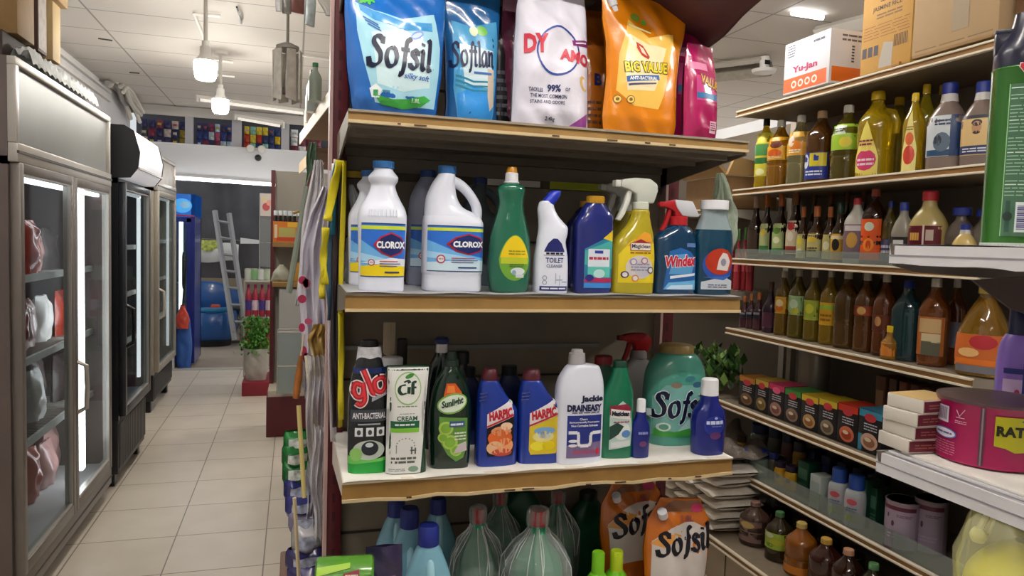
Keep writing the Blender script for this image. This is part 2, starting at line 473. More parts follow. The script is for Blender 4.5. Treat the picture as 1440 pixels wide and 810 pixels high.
decal(b, PP((520, 136), (545, 141), (570, 138), (590, 132), (600, 136), (586, 147), (560, 152), (530, 148)), M('#3fae49', **SLIP), .0014, f)
for k in range(5): decal(b, oval(*PX(503+k*3.5, 6+2*(k % 2)), .010, .004, 8, .6*k), M('#4fb84a', .3), .0014, f)
decal(b, oval(*PX(579, 50), .017, .008, rot=.5), M('#7e9ee0', .3), .0014, f)
decal(b, oval(*PX(579, 50), .012, .0045, rot=.5), M('#c6d6f4', .3), .0018, f)
for k in range(3): decal(b, PP((505+k*3, 30+k*5), (525+k*2, 42+k*4), (525+k*2, 44+k*4), (505+k*3, 32+k*5)), M('#3a6fb4', .4), .0014, f)
decal(b, PP((514, 128), (522, 122), (530, 129), (527, 129), (527, 140), (517, 140), (517, 129)), M('#f4fbfb', .4), .0016, f)
decal(b, PP((519, 130), (525, 130), (525, 138), (519, 138)), M('#3a9a5c', .4), .002, f)
decal(b, PP((531, 130), (541, 130), (541, 133), (531, 133)), M('#3a7a9c', .4), .002, f)
text(b, 'silky soft', *PX(578, 110), M('#2f62b0', .4), w=.052*W/.2, off=.0022, fy=f, shear=.3)
text(b, '1.8L', *PX(578, 140), M('#d8efe0', .4), w=.018, off=.0022, fy=f)
script(b, 'Sofsil', *PX(556, 82), W*.62, H*.20, M('#0d1434', .35), .0026, f, thick=.22, thin=.09)
b.build('print', root)
b = MB(); b.tube([(-.01, -.012, H*.985), (-.01, -.012, H+.02)], .011, WHITE, 14); b.build('spout', root)

root, p, W, H, _ = pouch('softener_refill_pouch', 'slim blue softener refill pouch between the pale blue pouch and the white bag', (622, 706, -14), .075, M('#1a5a94', **SLIP), 8, y=1.65, tilt=-.07, rz=.1,
    outline=[(0, .92), (.15, .86), (.5, .9), (.8, .98), (1, 1)])
b = MB(); f = p.fy
def PX(x, z): return ((x-664)/84*W, (167-z)/181*H)
decal(b, p.clip(PP((632, 30), (660, 36), (698, 22), (700, 60), (694, 110), (690, 162), (640, 160), (634, 120), (634, 80)), .95), M('#4f9fcf', **SLIP), .0006, f)
decal(b, p.clip(PP((640, 62), (690, 66), (684, 118), (648, 116)), .9), M('#cfe6ee', **SLIP), .001, f)
decal(b, p.clip(PP((638, 128), (662, 118), (690, 128), (688, 160), (640, 158)), .93), M('#2f8fdc', **SLIP), .0012, f)
decal(b, oval(*PX(674, 40), .014, .012), M('#7fc05c', .3), .0012, f); decal(b, oval(*PX(662, 42), .010, .012), M('#d8dfc0', .3), .0014, f)
for k in range(3): decal(b, p.clip(PP((636, 103+k*6), (660, 110+k*6), (690, 108+k*6), (690, 110+k*6), (660, 112.5+k*6), (636, 106+k*6)), .95), M('#2a7f9c', .3), .0014, f)
decal(b, PP((680, 92), (690, 92), (690, 140), (684, 148), (680, 130)), M('#c8b8a6', .4), .0015, f)
script(b, 'Softlan', *PX(660, 78), W*.72, H*.17, M('#141c46', .35), .0024, f, thick=.2, thin=.09, rot=.06)
decal(b, PP((660, 98), (686, 97), (686, 100), (660, 101)), M('#2f5aa0', .4), .002, f)
b.build('print', root)

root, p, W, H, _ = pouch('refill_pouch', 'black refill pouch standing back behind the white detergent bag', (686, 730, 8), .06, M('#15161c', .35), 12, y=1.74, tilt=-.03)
b = MB(); lines(b, -W*.3, W*.3, H*.12, H*.5, 6, M('#5a5a66', .5), .001, p.fy, 4); b.build('print', root)

root, p, W, H, _ = pouch('detergent_powder_bag', 'white detergent powder bag with red lettering and a blue ring', (720, 830, -30), .085, M('#dcd9e6', .4, bump=.15, bscale=30), 17, y=1.62, tilt=-.05,
    outline=[(0, .98), (.2, .96), (.5, .94), (.75, .9), (1, .8)], crease=.007)
b = MB(); f = p.fy
def PX(x, z): return ((x-775)/110*W, (178-z)/208*H)
ring = oval(*PX(778, 72), W*.27, H*.17, 30, -.35); ri = oval(*PX(778, 72), W*.25, H*.155, 30, -.35)
for k in range(30):
    j = (k+1) % 30; decal(b, [ring[k], ring[j], ri[j], ri[k]], M('#23408e', .4), .0008, f, .02, .02)
text(b, 'DY', *PX(748, 64), M('#c2203a', .4), w=W*.27, h=H*.13, off=.0018, fy=f, bold=.05)
text(b, 'AMO', *PX(802, 78), M('#c2203a', .4), w=W*.40, h=H*.085, off=.0018, fy=f, bold=.05, rot=-.12)
decal(b, PP((798, 54), (824, 50), (824, 59), (799, 62)), M('#7a2468', .4), .0012, f); decal(b, PP((803, 56.5), (820, 53.5), (820, 55.5), (803, 58.5)), WHITE, .0018, f)
text(b, 'TACKLES', *PX(748, 127), M('#23264e', .5), w=.034, h=.009, off=.0014, fy=f); text(b, '99%', *PX(772, 124), M('#1c2258', .5), w=.030, h=.017, off=.0014, fy=f, bold=.04); text(b, 'OF', *PX(790, 125), M('#23264e', .5), w=.012, h=.008, off=.0014, fy=f)
text(b, 'THE MOST COMMON', *PX(765, 135), M('#23264e', .5), w=.085, h=.009, off=.0014, fy=f); text(b, 'STAINS AND ODORS', *PX(764, 143), M('#23264e', .5), w=.08, h=.008, off=.0014, fy=f)
text(b, '2.4kg', *PX(768, 166), M('#23264e', .5), w=.024, off=.0014, fy=f)
decal(b, p.clip(PP((790, 177), (824, 152), (824, 177)), .95), M('#9a4a9a', .4), .0008, f)
decal(b, oval(*PX(816, 112), .010, .018, 14, .4), M('#d8b46a', .4), .0008, f); decal(b, oval(*PX(818, 112), .006, .012, 14, .4), M('#dcd9e6', .4), .0012, f)
b.build('print', root)

root, p, W, H, _ = pouch('detergent_powder_bag', 'crumpled maroon bag top showing above the white detergent bag', (704, 768, -50), .05, M('#7a3252', .3, coat=.5, bump=.5, bscale=45), 21, y=1.73, tilt=-.02, crease=.012)
b = MB(); decal(b, p.clip(rect(-W, W, H*.72, H*.8)), M('#b98aa4', .35), .0008, p.fy); b.build('print', root)
root, p, W, H, _ = pouch('cleaner_refill_pouch', 'narrow orange refill pouch half hidden between white bag and yellow-orange pouch', (812, 860, 12), .06, M('#b9681c', **SLIP), 25, y=1.72)
b = MB(); text(b, 'B', 0, H*.45, NAVY, h=.03, off=.002, fy=p.fy, bold=.04); lines(b, -W*.3, W*.3, H*.1, H*.3, 4, M('#6a3a12', .5), .001, p.fy, 3); b.build('print', root)

OR = M('#dd8206', **SLIP)
root, p, W, H, _ = pouch('cleaner_refill_pouch', 'tall yellow-orange refill pouch with white corner cap and red droplet emblem', (838, 962, -4), .075, OR, 31, y=1.60, tilt=-.04, rz=.06, lean=.035, crease=.005,
    outline=[(0, .82), (.12, .86), (.4, .82), (.62, .86), (.82, .97), (1, 1)])
b = MB(); f = p.fy
def PX(x, z): return ((x-900)/124*W, (186-z)/190*H)
decal(b, p.clip(PP((872, 30), (900, 52), (938, 40), (930, 90), (922, 130), (915, 150), (880, 150), (858, 130), (860, 80)), .9), M('#f1c25a', **SLIP), .0006, f)
decal(b, p.clip(PP((872, 52), (900, 62), (924, 64), (916, 100), (908, 126), (870, 130), (866, 96)), .85), M('#f6e3b4', **SLIP), .001, f)
decal(b, oval(*PX(882, 26), .014, .010), M('#7a8a2c', .4), .0012, f); decal(b, oval(*PX(894, 31), .006, .006), M('#4fae3c', .4), .0014, f); decal(b, PP((872, 36), (904, 44), (903, 46), (872, 39)), M('#f4e2a0', .4), .0014, f)
decal(b, PP((880, 62), (890, 66), (900, 80), (898, 84), (888, 80), (882, 72)), M('#b8321c', .4), .0014, f); decal(b, PP((884, 67), (890, 70), (896, 80), (888, 76)), M('#f0d8c0', .4), .0018, f)
text(b, 'BIG VALUE', *PX(896, 95), M('#3a3408', .5), w=W*.50, h=H*.088, off=.0018, fy=f, bold=.09, rot=.10)
text(b, 'BIG VALUE', *PX(896, 95), M('#f4d31c', .4), w=W*.485, h=H*.076, off=.0026, fy=f, bold=.03, rot=.10)
decal(b, PP((868, 111), (914, 103), (915, 110), (869, 119)), M('#2a5a9c', .4), .0014, f); text(b, 'ANTI-BACTERIAL', *PX(891.5, 111), M('#f0f0e8', .5), w=W*.32, h=H*.025, off=.002, fy=f, rot=.12, bold=.03)
decal(b, PP((871, 121), (910, 114), (910, 116), (871, 124)), M('#4a4a6a', .4), .0014, f)
for k in (860, 875): 
    decal(b, oval(*PX(k, 142), .0095, .0095), M('#5a4a1c', .5), .0014, f); decal(b, oval(*PX(k, 142), .0078, .0078), M('#f4c860', .5), .0018, f); decal(b, oval(*PX(k, 142), .004, .004, 8), M('#6a5a2c', .5), .0022, f)
b.build('print', root)
b = MB(); q = PX(850, 14); cyl(b, 0, 0, 0, .026, .011, WHITE); cyl(b, 0, 0, -.014, 0, .008, WHITE); b.build('spout_cap', root, (q[0]*.93, -.004, q[1]), (0, -.45, 0))

PK = M('#a81658', **SLIP)
for px, lab, y, sd, rz in (((930, 1000, 34), 'pink cleaner refill pouch with white cap between orange pouch and pink front pouch', 1.68, 41, .2), ((958, 1012, 62), 'bright pink refill pouch at the open end of the pouch shelf', 1.60, 44, .25)):
    root, p, W, H, _ = pouch('cleaner_refill_pouch', lab, px, .06, PK, sd, y=y, tilt=-.05, rz=rz, outline=[(0, .98), (.4, 1), (.75, .95), (1, .8)])
    b = MB(); f = p.fy
    decal(b, p.clip(rect(-W*.3, W*.45, H*.40, H*.66), .9), M('#c84a86', **SLIP), .0008, f)
    text(b, 'VALUE', W*.10, H*.60, M('#2a1c10', .5), w=W*.66, h=H*.11, off=.0016, fy=f, bold=.09, rot=-.2); text(b, 'VALUE', W*.10, H*.60, M('#d8a02c', .4), w=W*.64, h=H*.095, off=.0024, fy=f, bold=.03, rot=-.2)
    decal(b, p.clip(rect(-W*.3, W*.40, H*.42, H*.48), .9), M('#2a6a9c', .4), .0014, f)
    decal(b, rect(W*.1, W*.32, H*.08, H*.2), M('#e8c0d0', .4), .0012, f); lines(b, W*.12, W*.3, H*.1, H*.19, 4, M('#8a1a4a', .4), .0016, f, 2)
    decal(b, p.clip(rect(-W*.4, W*.1, H*.72, H*.8)), M('#d884a8', .35), .0008, f)
    b.build('print', root)
    if y > 1.65:
        b = MB(); cyl(b, 0, 0, 0, .03, .012, WHITE); b.build('spout_cap', root, (-W*.10, 0, H*.97), (0, -.2, 0))

# ---- shelf of bottles at eye height -------------------------------------------------------
BW = M('#e2e6f4', .28, coat=.4)
def label_band(b, L, W, x0, x1, z0, z1, mat, off=.0006): decal(b, rect(x0, x1, z0, z1), mat, off, L.fy, .006, .02)
def clorox_print(b, L, x0, x1, z0, z1, yellow, cx):
    f = L.fy; w = x1-x0; h = z1-z0
    decal(b, rect(x0, x1, z0, z1), M('#2f6fd0', .3), .0006, f, .005); 
    decal(b, rect(x0, x1, z1-h*.02, z1), M('#15366e', .3), .0009, f, .005); decal(b, rect(x0, x1, z1-h*.12, z1-h*.05), M('#c9dc3c', .3), .0009, f, .005); decal(b, rect(x0, x1, z0, z0+h*.012), M('#15366e', .3), .0009, f, .005)
    decal(b, [(x0, z0+h*.16), (x0, z0+h*.68), (cx-w*.2, z0+h*.42), (x1, z0+h*.30), (x1, z0+h*.08)], M('#6fb4ec', .3), .0009, f, .005)
    decal(b, [(x0, z0+h*.30), (x0, z0+h*.44), (cx-w*.2, z0+h*.36), (x1, z0+h*.24), (x1, z0+h*.18)], M('#a9d8f6', .3), .0012, f, .005)
    decal(b, [(x0, z0+h*.02), (x0, z0+h*.2), (cx, z0+h*.26), (x1, z0+h*.24), (x1, z0+h*.02)], M('#f0d61c', .3) if yellow else M('#cfe6f4', .3), .0014, f, .005)
    if yellow: decal(b, [(x0, z0+h*.26), (cx, z0+h*.36), (x1, z0+h*.34), (x1, z0+h*.2), (cx, z0+h*.22)], M('#e8eef4', .3), .0016, f, .005)
    zc = z0+h*.60
    def dia(s): return [(cx-w*.40*s, zc), (cx-w*.24*s, zc+h*.15*s), (cx, zc+h*.235*s), (cx+w*.24*s, zc+h*.15*s), (cx+w*.40*s, zc), (cx+w*.24*s, zc-h*.15*s), (cx, zc-h*.235*s), (cx-w*.24*s, zc-h*.15*s)]
    D = [(max(x0, min(x1, x)), z) for x, z in dia(1.0)]; decal(b, D, M('#b5202e', .35), .0018, f, .005)
    D = [(max(x0, min(x1, x)), z) for x, z in dia(.88)]; decal(b, D, M('#1b2a66', .35), .0022, f, .005)
    text(b, 'CLOROX', cx, zc, M('#f2f4f8', .4), w=min(w*.70, (x1-cx)*1.92), h=h*.135, off=.0028, fy=f, bold=.05)
    q = x0+w*.22; zq = z0+h*.27; decal(b, oval(q, zq, w*.075, w*.075), M('#b03040', .35), .0022, f, .005); decal(b, oval(q, zq, w*.055, w*.055), M('#e8e8ee', .35), .0026, f, .005); text(b, '99.9', q, zq, M('#a02838', .4), w=w*.08, off=.003, fy=f)
    for k, ln in enumerate((.42, .48, .40)): decal(b, rect(x0+w*.4, x0+w*(.4+ln), z0+h*(.285-k*.045), z0+h*(.302-k*.045)), M('#c03a48' if k == 0 else '#5a5a8a', .4), .0024, f, .006)
    decal(b, rect(x0+w*.52, x0+w*.86, z0+h*.075, z0+h*.105), M('#2a3470', .4), .0024, f, .006)
def bleach(px, y, lab, prn=True):
    root, W, H = product('bleach_bottle', lab, 'bottle', px, 2, y)
    w = W/2
    L = Loft([(0, w*.88, w*.7, 3), (.004, w*.93, w*.74, 3), (H*.10, w*.93, w*.76, 2.6), (H*.50, w, w*.8, 2.5), (H*.57, w, w*.8, 2.5), (H*.63, w*.94, w*.75, 2.2), (H*.70, w*.74, w*.62), (H*.77, w*.56, w*.52), (H*.815, w*.5, w*.48), (H*.85, w*.60, w*.54), (H*.875, w*.62, w*.56), (H*.90, w*.54, w*.5), (H*.93, w*.40, w*.4), (H*.95, w*.38, w*.38)], 3)
    b = MB(); L.into(b, BW)
    for k in range(9):   # moulded ribs on the shoulder
        a = -.9+k*.2; x = w*.8*math.sin(a); z0, z1 = H*.575, H*.625
        b.tube([(x, L.fy(x, z0)-.0005, z0), (x*.97, L.fy(x*.97, z1)-.0005, z1)], .0016, BW, 6)
    b.build('body', root)
    b = MB(); cyl(b, 0, 0, H*.945, H, w*.44, M('#2f6aa8', .4)); [b.box(-.0008, .0008, -w*.445, -w*.43, H*.95, H*.99, M('#2a5f9a', .4), mtx=Matrix.Rotation(2*PI*k/30, 4, 'Z')) for k in range(30)]
    b.build('cap', root)
    if prn:
        b = MB(); clorox_print(b, L, -w*.90, w*.9, H*.115, H*.525, True, w*.28); b.build('label', root)
bleach((503, 571, 227), 1.60, 'white bleach bottle with yellow-and-blue label and blue cap')
bleach((489, 550, 240), 1.80, 'white bleach bottle half hidden behind the yellow-labelled bleach bottle')
def jug(px, y, lab, mat, cap, prn=True, sc=1.):
    root, W, H = product('bleach_jug', lab, 'jug', px, 2, y)
    w = W/2
    L = Loft([(0, w*.90, w*.62, 3.4), (.005, w*.97, w*.68, 3.4), (H*.13, w*.97, w*.70, 3), (H*.16, w, w*.72, 3), (H*.50, w, w*.72, 3), (H*.54, w, w*.72, 3), (H*.60, w*.95, w*.66, 2.6, -w*.03)], 3)
    L2 = Loft([(H*.56, w*.90, w*.62, 2.5, -w*.06), (H*.62, w*.86, w*.58, 2.3, -w*.10), (H*.68, w*.62, w*.5, 2.2, -w*.33), (H*.76, w*.50, w*.44, 2.2, -w*.40), (H*.86, w*.38, w*.38, 2.2, -w*.34), (H*.92, w*.30, w*.32, 2, -w*.26), (H*.955, w*.25, w*.27, 2, -w*.23), (H*.965, w*.25, w*.25, 2, -w*.23)], 3)
    b = MB(); L.into(b, mat); L2.into(b, mat); b.build('body', root)
    hp = [(-w*.1, 0, H*.885), (w*.14, 0, H*.865), (w*.40, 0, H*.82), (w*.66, 0, H*.745), (w*.80, 0, H*.67), (w*.80, 0, H*.60), (w*.72, 0, H*.545)]
    b = MB(); P = pchip_xy([(p[0], p[2]) for p in hp]); b.tube([(x, 0, z) for x, z in P], [w*.16+.05*w*abs(i/len(P)-.45) for i in range(len(P))], mat, 14); b.build('handle', root)
    b = MB(); cyl(b, -w*.23, 0, H*.935, H, w*.30, cap); [b.box(-.0008, .0008, -w*.305, -w*.29, H*.94, H*.99, cap, mtx=Matrix.Translation((-w*.23, 0, 0)) @ Matrix.Rotation(2*PI*k/26, 4, 'Z')) for k in range(26)]; b.build('cap', root)
    if prn:
        b = MB(); clorox_print(b, L, -w*.92, w*.95, H*.165, H*.525, False, w*.40); b.build('label', root)
jug((594, 677, 234), 1.62, 'white bleach jug with looped handle, blue cap and blue label', BW, M('#2f6aa8', .4))
jug((572, 644, 240), 1.82, 'dim bleach jug standing behind the big white jug', M('#8d93a8', .35), M('#24427c', .4))  # white jug in greyer colours, back-row shade put into the material
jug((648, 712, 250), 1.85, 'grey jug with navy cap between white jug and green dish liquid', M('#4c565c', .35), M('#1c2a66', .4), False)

GL_GREEN = M('#1f6a50', .12, coat=.6, trans=.15)
root, W, H = product('dish_liquid_bottle', 'curvy green dish liquid bottle with yellow push cap', 'bottle', (687, 746, 235), 2, 1.60)
w = W/2
L = Loft([(0, w*.80, w*.6, 2.6), (.004, w*.87, w*.66, 2.6), (H*.1, w*.97, w*.72, 2.3), (H*.25, w, w*.74, 2.2), (H*.40, w*.96, w*.7), (H*.55, w*.78, w*.6), (H*.66, w*.61, w*.5), (H*.72, w*.57, w*.48), (H*.78, w*.62, w*.52), (H*.815, w*.66, w*.54), (H*.845, w*.60, w*.5), (H*.865, w*.42, w*.4), (H*.87, w*.33, w*.33)], 3)
b = MB(); L.into(b, GL_GREEN); b.build('body', root)
b = MB(); cyl(b, 0, 0, H*.865, H*.955, w*.31, WHITE, r1=w*.29); cyl(b, 0, 0, H*.87, H*.885, w*.36, WHITE); b.build('collar', root)
b = MB(); cyl(b, 0, 0, H*.95, H, w*.26, M('#c98a1c', .4), r1=w*.22); b.build('cap', root)
b = MB(); f = L.fy
lab = [(w*.06+w*.72*math.sin(a)*(1-.22*max(0, -math.cos(a))), H*.27-H*.17*math.cos(a)*(1.0 if math.cos(a) > 0 else 1.12)) for a in [2*PI*k/28 for k in range(28)]]
decal(b, lab, M('#6ea43a', .3), .0006, f, .005); decal(b, [(w*.06+w*.68*math.sin(a)*(1-.22*max(0, -math.cos(a))), H*.27-H*.165*math.cos(a)*1.12) for a in [PI*.52+PI*.96*k/16 for k in range(17)]], M('#e6c81c', .3), .001, f, .005)
decal(b, [(-w*.58, H*.235), (w*.70, H*.235), (w*.70, H*.28), (-w*.58, H*.28)], M('#b8c432', .3), .001, f, .005)
decal(b, oval(w*.2, H*.175, w*.34, H*.03), M('#d8e0e4', .3), .0012, f, .005); decal(b, oval(w*.02, H*.165, w*.1, H*.02), M('#8aa4c0', .3), .0016, f, .005)
lines(b, -w*.25, w*.55, H*.30, H*.345, 2, M('#8a8a20', .4), .0016, f, 6); lines(b, -w*.2, w*.5, H*.205, H*.235, 2, M('#3f6a20', .4), .0016, f, 7); decal(b, rect(w*.1, w*.5, H*.125, H*.15), M('#c8d0d8', .4), .0016, f, .005)
b.build('label', root)

root, W, H = product('toilet_cleaner_bottle', 'white swan-neck toilet cleaner bottle with tilted blue cap', 'bottle', (751, 798, 268), 2, 1.59)
w = W/2
L = Loft([(0, w*.90, w*.62, 3), (.004, w*.96, w*.68, 3), (H*.2, w*1., w*.70, 2.6), (H*.36, w*.96, w*.68, 2.4), (H*.50, w*.84, w*.62, 2.2, -w*.02), (H*.58, w*.86, w*.60, 2.2, w*.06), (H*.64, w*.86, w*.56, 2.1, w*.08), (H*.70, w*.72, w*.5, 2, -w*.08), (H*.76, w*.58, w*.45, 2, -w*.26), (H*.83, w*.48, w*.42, 2, -w*.38), (H*.88, w*.40, w*.38, 2, -w*.38), (H*.895, w*.34, w*.34, 2, -w*.34)], 3)
b = MB(); L.into(b, BW); b.build('body', root)
b = MB(); Loft([(H*.86, w*.40, w*.36, 2, -w*.34), (H*.90, w*.42, w*.37, 2, -w*.18), (H*.95, w*.40, w*.36, 2, w*.02), (H*.995, w*.30, w*.30, 2, w*.16), (H, w*.25, w*.26, 2, w*.18)], 2).into(b, M('#2438b4', .3, coat=.3)); b.build('cap', root)
b = MB(); f = L.fy
decal(b, [(-w*.62, H*.37), (w*.62, H*.37), (w*.6, H*.42), (w*.42, H*.49), (w*.14, H*.535), (-w*.1, H*.535), (-w*.38, H*.49), (-w*.58, H*.42)], M('#1c2264', .35), .0006, f, .004)
decal(b, rect(-w*.64, w*.64, H*.375, H*.405), M('#e8e8f0', .35), .001, f, .004); lines(b, -w*.5, w*.5, H*.377, H*.403, 1, INK, .0014, f, 3, .8)
text(b, 'TOILET', 0, H*.325, M('#2a3a6a', .4), w=w*1.05, h=H*.05, off=.001, fy=f, bold=.02); text(b, 'CLEANER', 0, H*.27, M('#4a5a7a', .4), w=w*.95, h=H*.03, off=.001, fy=f)
decal(b, rect(-w*.8, w*.84, H*.03, H*.075), M('#2a3070', .35), .0006, f, .004); lines(b, -w*.7, w*.7, H*.035, H*.07, 1, WHITE, .001, f, 5, .4)
for k in (.11, .155): decal(b, oval(-w*.55, H*k, w*.13, w*.13, 12), M('#8a92b0', .4), .0006, f, .004); decal(b, oval(-w*.55, H*k, w*.09, w*.09, 12), M('#e0e2ea', .4), .001, f, .004)
for x0, z0, x1, z1 in ((.05, .20, .1, .10), (.1, .13, .5, .15), (.3, .18, .34, .08), (.45, .11, .8, .13)): decal(b, rect(w*x0, w*x1, H*min(z0, z1), H*max(z0, z1)*1.0) if abs(x1-x0) < .1 else rect(w*x0, w*x1, H*z0, H*(z0+.012)), M('#a8aec4', .4), .0006, f, .004)
b.build('label', root)

def flatbottle(px, y, lab, mat, cap, capx, prn=None, name='cleaner_bottle', zi=2, cat='bottle'):
    root, W, H = product(name, lab, cat, px, zi, y); w = W/2
    L = Loft([(0, w*.90, w*.5, 3.5), (.004, w*.97, w*.56, 3.5), (H*.3, w, w*.58, 3.2), (H*.62, w, w*.58, 3), (H*.74, w*.97, w*.56, 2.8, w*.02), (H*.83, w*.80, w*.5, 2.5, w*.12), (H*.89, w*.62, w*.44, 2.2, w*capx*.9), (H*.93, w*.46, w*.4, 2, w*capx), (H*.94, w*.42, w*.38, 2, w*capx)], 3)
    b = MB(); L.into(b, mat); b.build('body', root)
    b = MB(); cyl(b, w*capx, 0, H*.925, H, w*.44, cap)
    for k in range(24): b.box(-.0007, .0007, -w*.45, -w*.43, H*.93, H*.99, cap, mtx=Matrix.Translation((w*capx, 0, 0)) @ Matrix.Rotation(2*PI*k/24, 4, 'Z'))
    b.build('cap', root)
    if prn: b = MB(); prn(b, L, w, H); b.build('label', root)
    return root
BLU = M('#1a246c', .2, coat=.5); GOLD = M('#b98a1e', .35)
def pr(b, L, w, H):
    f = L.fy
    decal(b, [(-w*.62, H*.06), (w*.86, H*.06), (w*.86, H*.66), (w*.3, H*.56), (-w*.62, H*.46)], M('#2a7a9c', .3), .0006, f, .006)
    decal(b, [(-w*.62, H*.30), (w*.86, H*.26), (w*.86, H*.56), (-w*.62, H*.44)], M('#48a8a4', .3), .001, f, .006)
    decal(b, [(w*.3, H*.57), (w*.86, H*.54), (w*.86, H*.66)], M('#e0c02c', .3), .0012, f, .006)
    decal(b, rect(-w*.45, w*.7, H*.28, H*.46), M('#d8e2ec', .3), .0014, f, .006); decal(b, rect(-w*.12, w*.32, H*.415, H*.445), M('#2a3a9a', .4), .0018, f, .006)
    lines(b, -w*.4, w*.62, H*.345, H*.385, 1, M('#b0324a', .4), .0018, f, 4, .7)
    decal(b, rect(-w*.45, w*.74, H*.17, H*.28), M('#5cc0b4', .3), .0012, f, .006); decal(b, oval(w*.15, H*.21, w*.3, H*.045), M('#b8e0dc', .3), .0016, f, .006)
    decal(b, rect(-w*.6, w*.84, H*.12, H*.165), M('#b02a5c', .3), .0016, f, .006); decal(b, rect(-w*.6, w*.84, H*.065, H*.115), M('#3f86d0', .3), .0014, f, .006); decal(b, oval(-w*.35, H*.165, w*.22, H*.035), M('#2a2a7a', .3), .002, f, .006)
flatbottle((806, 859, 276), 1.60, 'flat blue cleaner bottle with gold cap and turquoise label', BLU, GOLD, .06, pr)
flatbottle((796, 850, 283), 1.76, 'blue gold-capped bottle partly hidden behind the turquoise-labelled one', BLU, GOLD, .1)

def trigger_head(root, w, H, z, mats, px=0., s=1., flip=-1, hood=None):
    """spray head seen from the side, nozzle towards flip*x"""
    bodym, trig = mats; q = flip
    def P(pts): return [(px+q*x*s, z+y*s) for x, y in pts]
    b = MB(); b.prism(P([(-.022, -.002), (-.030, .022), (-.028, .034), (-.014, .043), (.016, .044), (.040, .040), (.046, .036), (.046, .026), (.030, .022), (.014, .014), (.012, -.002)]), -.011*s, .011*s, hood or bodym, .003*s)
    h = b.build('spray_head', root)
    b = MB(); b.prism(P([(.044, .026), (.056, .026), (.056, .038), (.044, .038)]), -.008*s, .008*s, trig, .0015); b.build('nozzle', h)
    b = MB(); b.prism(P([(.020, .022), (.030, .020), (.036, -.004), (.046, -.028), (.050, -.034), (.042, -.036), (.034, -.024), (.024, .000)]), -.006*s, .006*s, trig, .0018*s); b.build('trigger', h)
    return h
def magiclean(px, y, lab, prn=True):
    root, W, H = product('spray_bottle', lab, 'spray bottle', px, 2, y); w = W/2
    YEL = M('#bfae28', .15, coat=.5, trans=.2)
    L = Loft([(0, w*.88, w*.5, 3), (.004, w*.95, w*.56, 3), (H*.12, w*.96, w*.58, 2.8), (H*.30, w*.98, w*.58, 2.6), (H*.42, w*.93, w*.56, 2.5, w*.02), (H*.52, w*.76, w*.5, 2.3, w*.14), (H*.60, w*.54, w*.44, 2.2, w*.26), (H*.67, w*.42, w*.38, 2, w*.31), (H*.71, w*.40, w*.36, 2, w*.32), (H*.735, w*.33, w*.3, 2, w*.32)], 3)
    b = MB(); L.into(b, YEL); b.build('body', root)
    for k in range(3): pass
    b = MB(); cyl(b, w*.32, 0, H*.73, H*.795, w*.34, M('#cfd2c4', .35)); b.build('collar', root)
    trigger_head(root, w, H, H*.795, (M('#cdd0c6', .35), M('#d6d8d0', .35)), w*.32, s=H*.205/.044)
    if prn:
        b = MB(); f = L.fy
        decal(b, [(-w*.8, H*.1), (w*.85, H*.1), (w*.88, H*.3), (w*.8, H*.44), (w*.55, H*.50), (w*.1, H*.50), (-w*.4, H*.44), (-w*.8, H*.34)], M('#e4cc2c', .3), .0006, f, .006)
        decal(b, [(-w*.5, H*.41), (w*.75, H*.44), (w*.6, H*.52), (w*.3, H*.54)], M('#e09a2c', .3), .0009, f, .006)
        decal(b, oval(w*.1, H*.235, w*.62, H*.10), M('#d6cfc8', .3), .001, f, .006); decal(b, oval(w*.25, H*.22, w*.4, H*.07), M('#c4c2cc', .3), .0014, f, .006)
        decal(b, [(-w*.35, H*.375), (w*.62, H*.375), (w*.62, H*.445), (w*.4, H*.45), (w*.12, H*.475), (-w*.15, H*.45), (-w*.35, H*.44)], M('#8a2038', .35), .0016, f, .006)
        decal(b, rect(-w*.32, w*.59, H*.38, H*.44), M('#e8dcc8', .35), .002, f, .006); text(b, 'Magiclean', w*.135, H*.409, M('#16205a', .4), w=w*.85, h=H*.045, off=.0024, fy=f, bold=.02)
        for x, z, c in ((-.55, .17, '#4a3a6a'), (.62, .21, '#4a4a6a'), (-.1, .14, '#d88a5a'), (.3, .29, '#b07a9a'), (-.2, .28, '#9a8ac0')): decal(b, oval(w*x, H*z, w*.17, H*.03, 14), M(c, .4), .002, f, .006); decal(b, oval(w*x, H*z, w*.11, H*.02, 12), M('#dcd6d0', .4), .0024, f, .006)
        lines(b, -w*.35, w*.6, H*.345, H*.37, 1, M('#a05a20', .4), .0018, f, 8); lines(b, -w*.3, w*.55, H*.20, H*.27, 3, M('#8a86a0', .4), .002, f, 9)
        b.build('label', root)
magiclean((858, 919, 250), 1.60, 'yellow kitchen spray bottle with white trigger head')
magiclean((838, 895, 256), 1.80, 'spray bottle whose white trigger shows behind the yellow spray bottle', False)
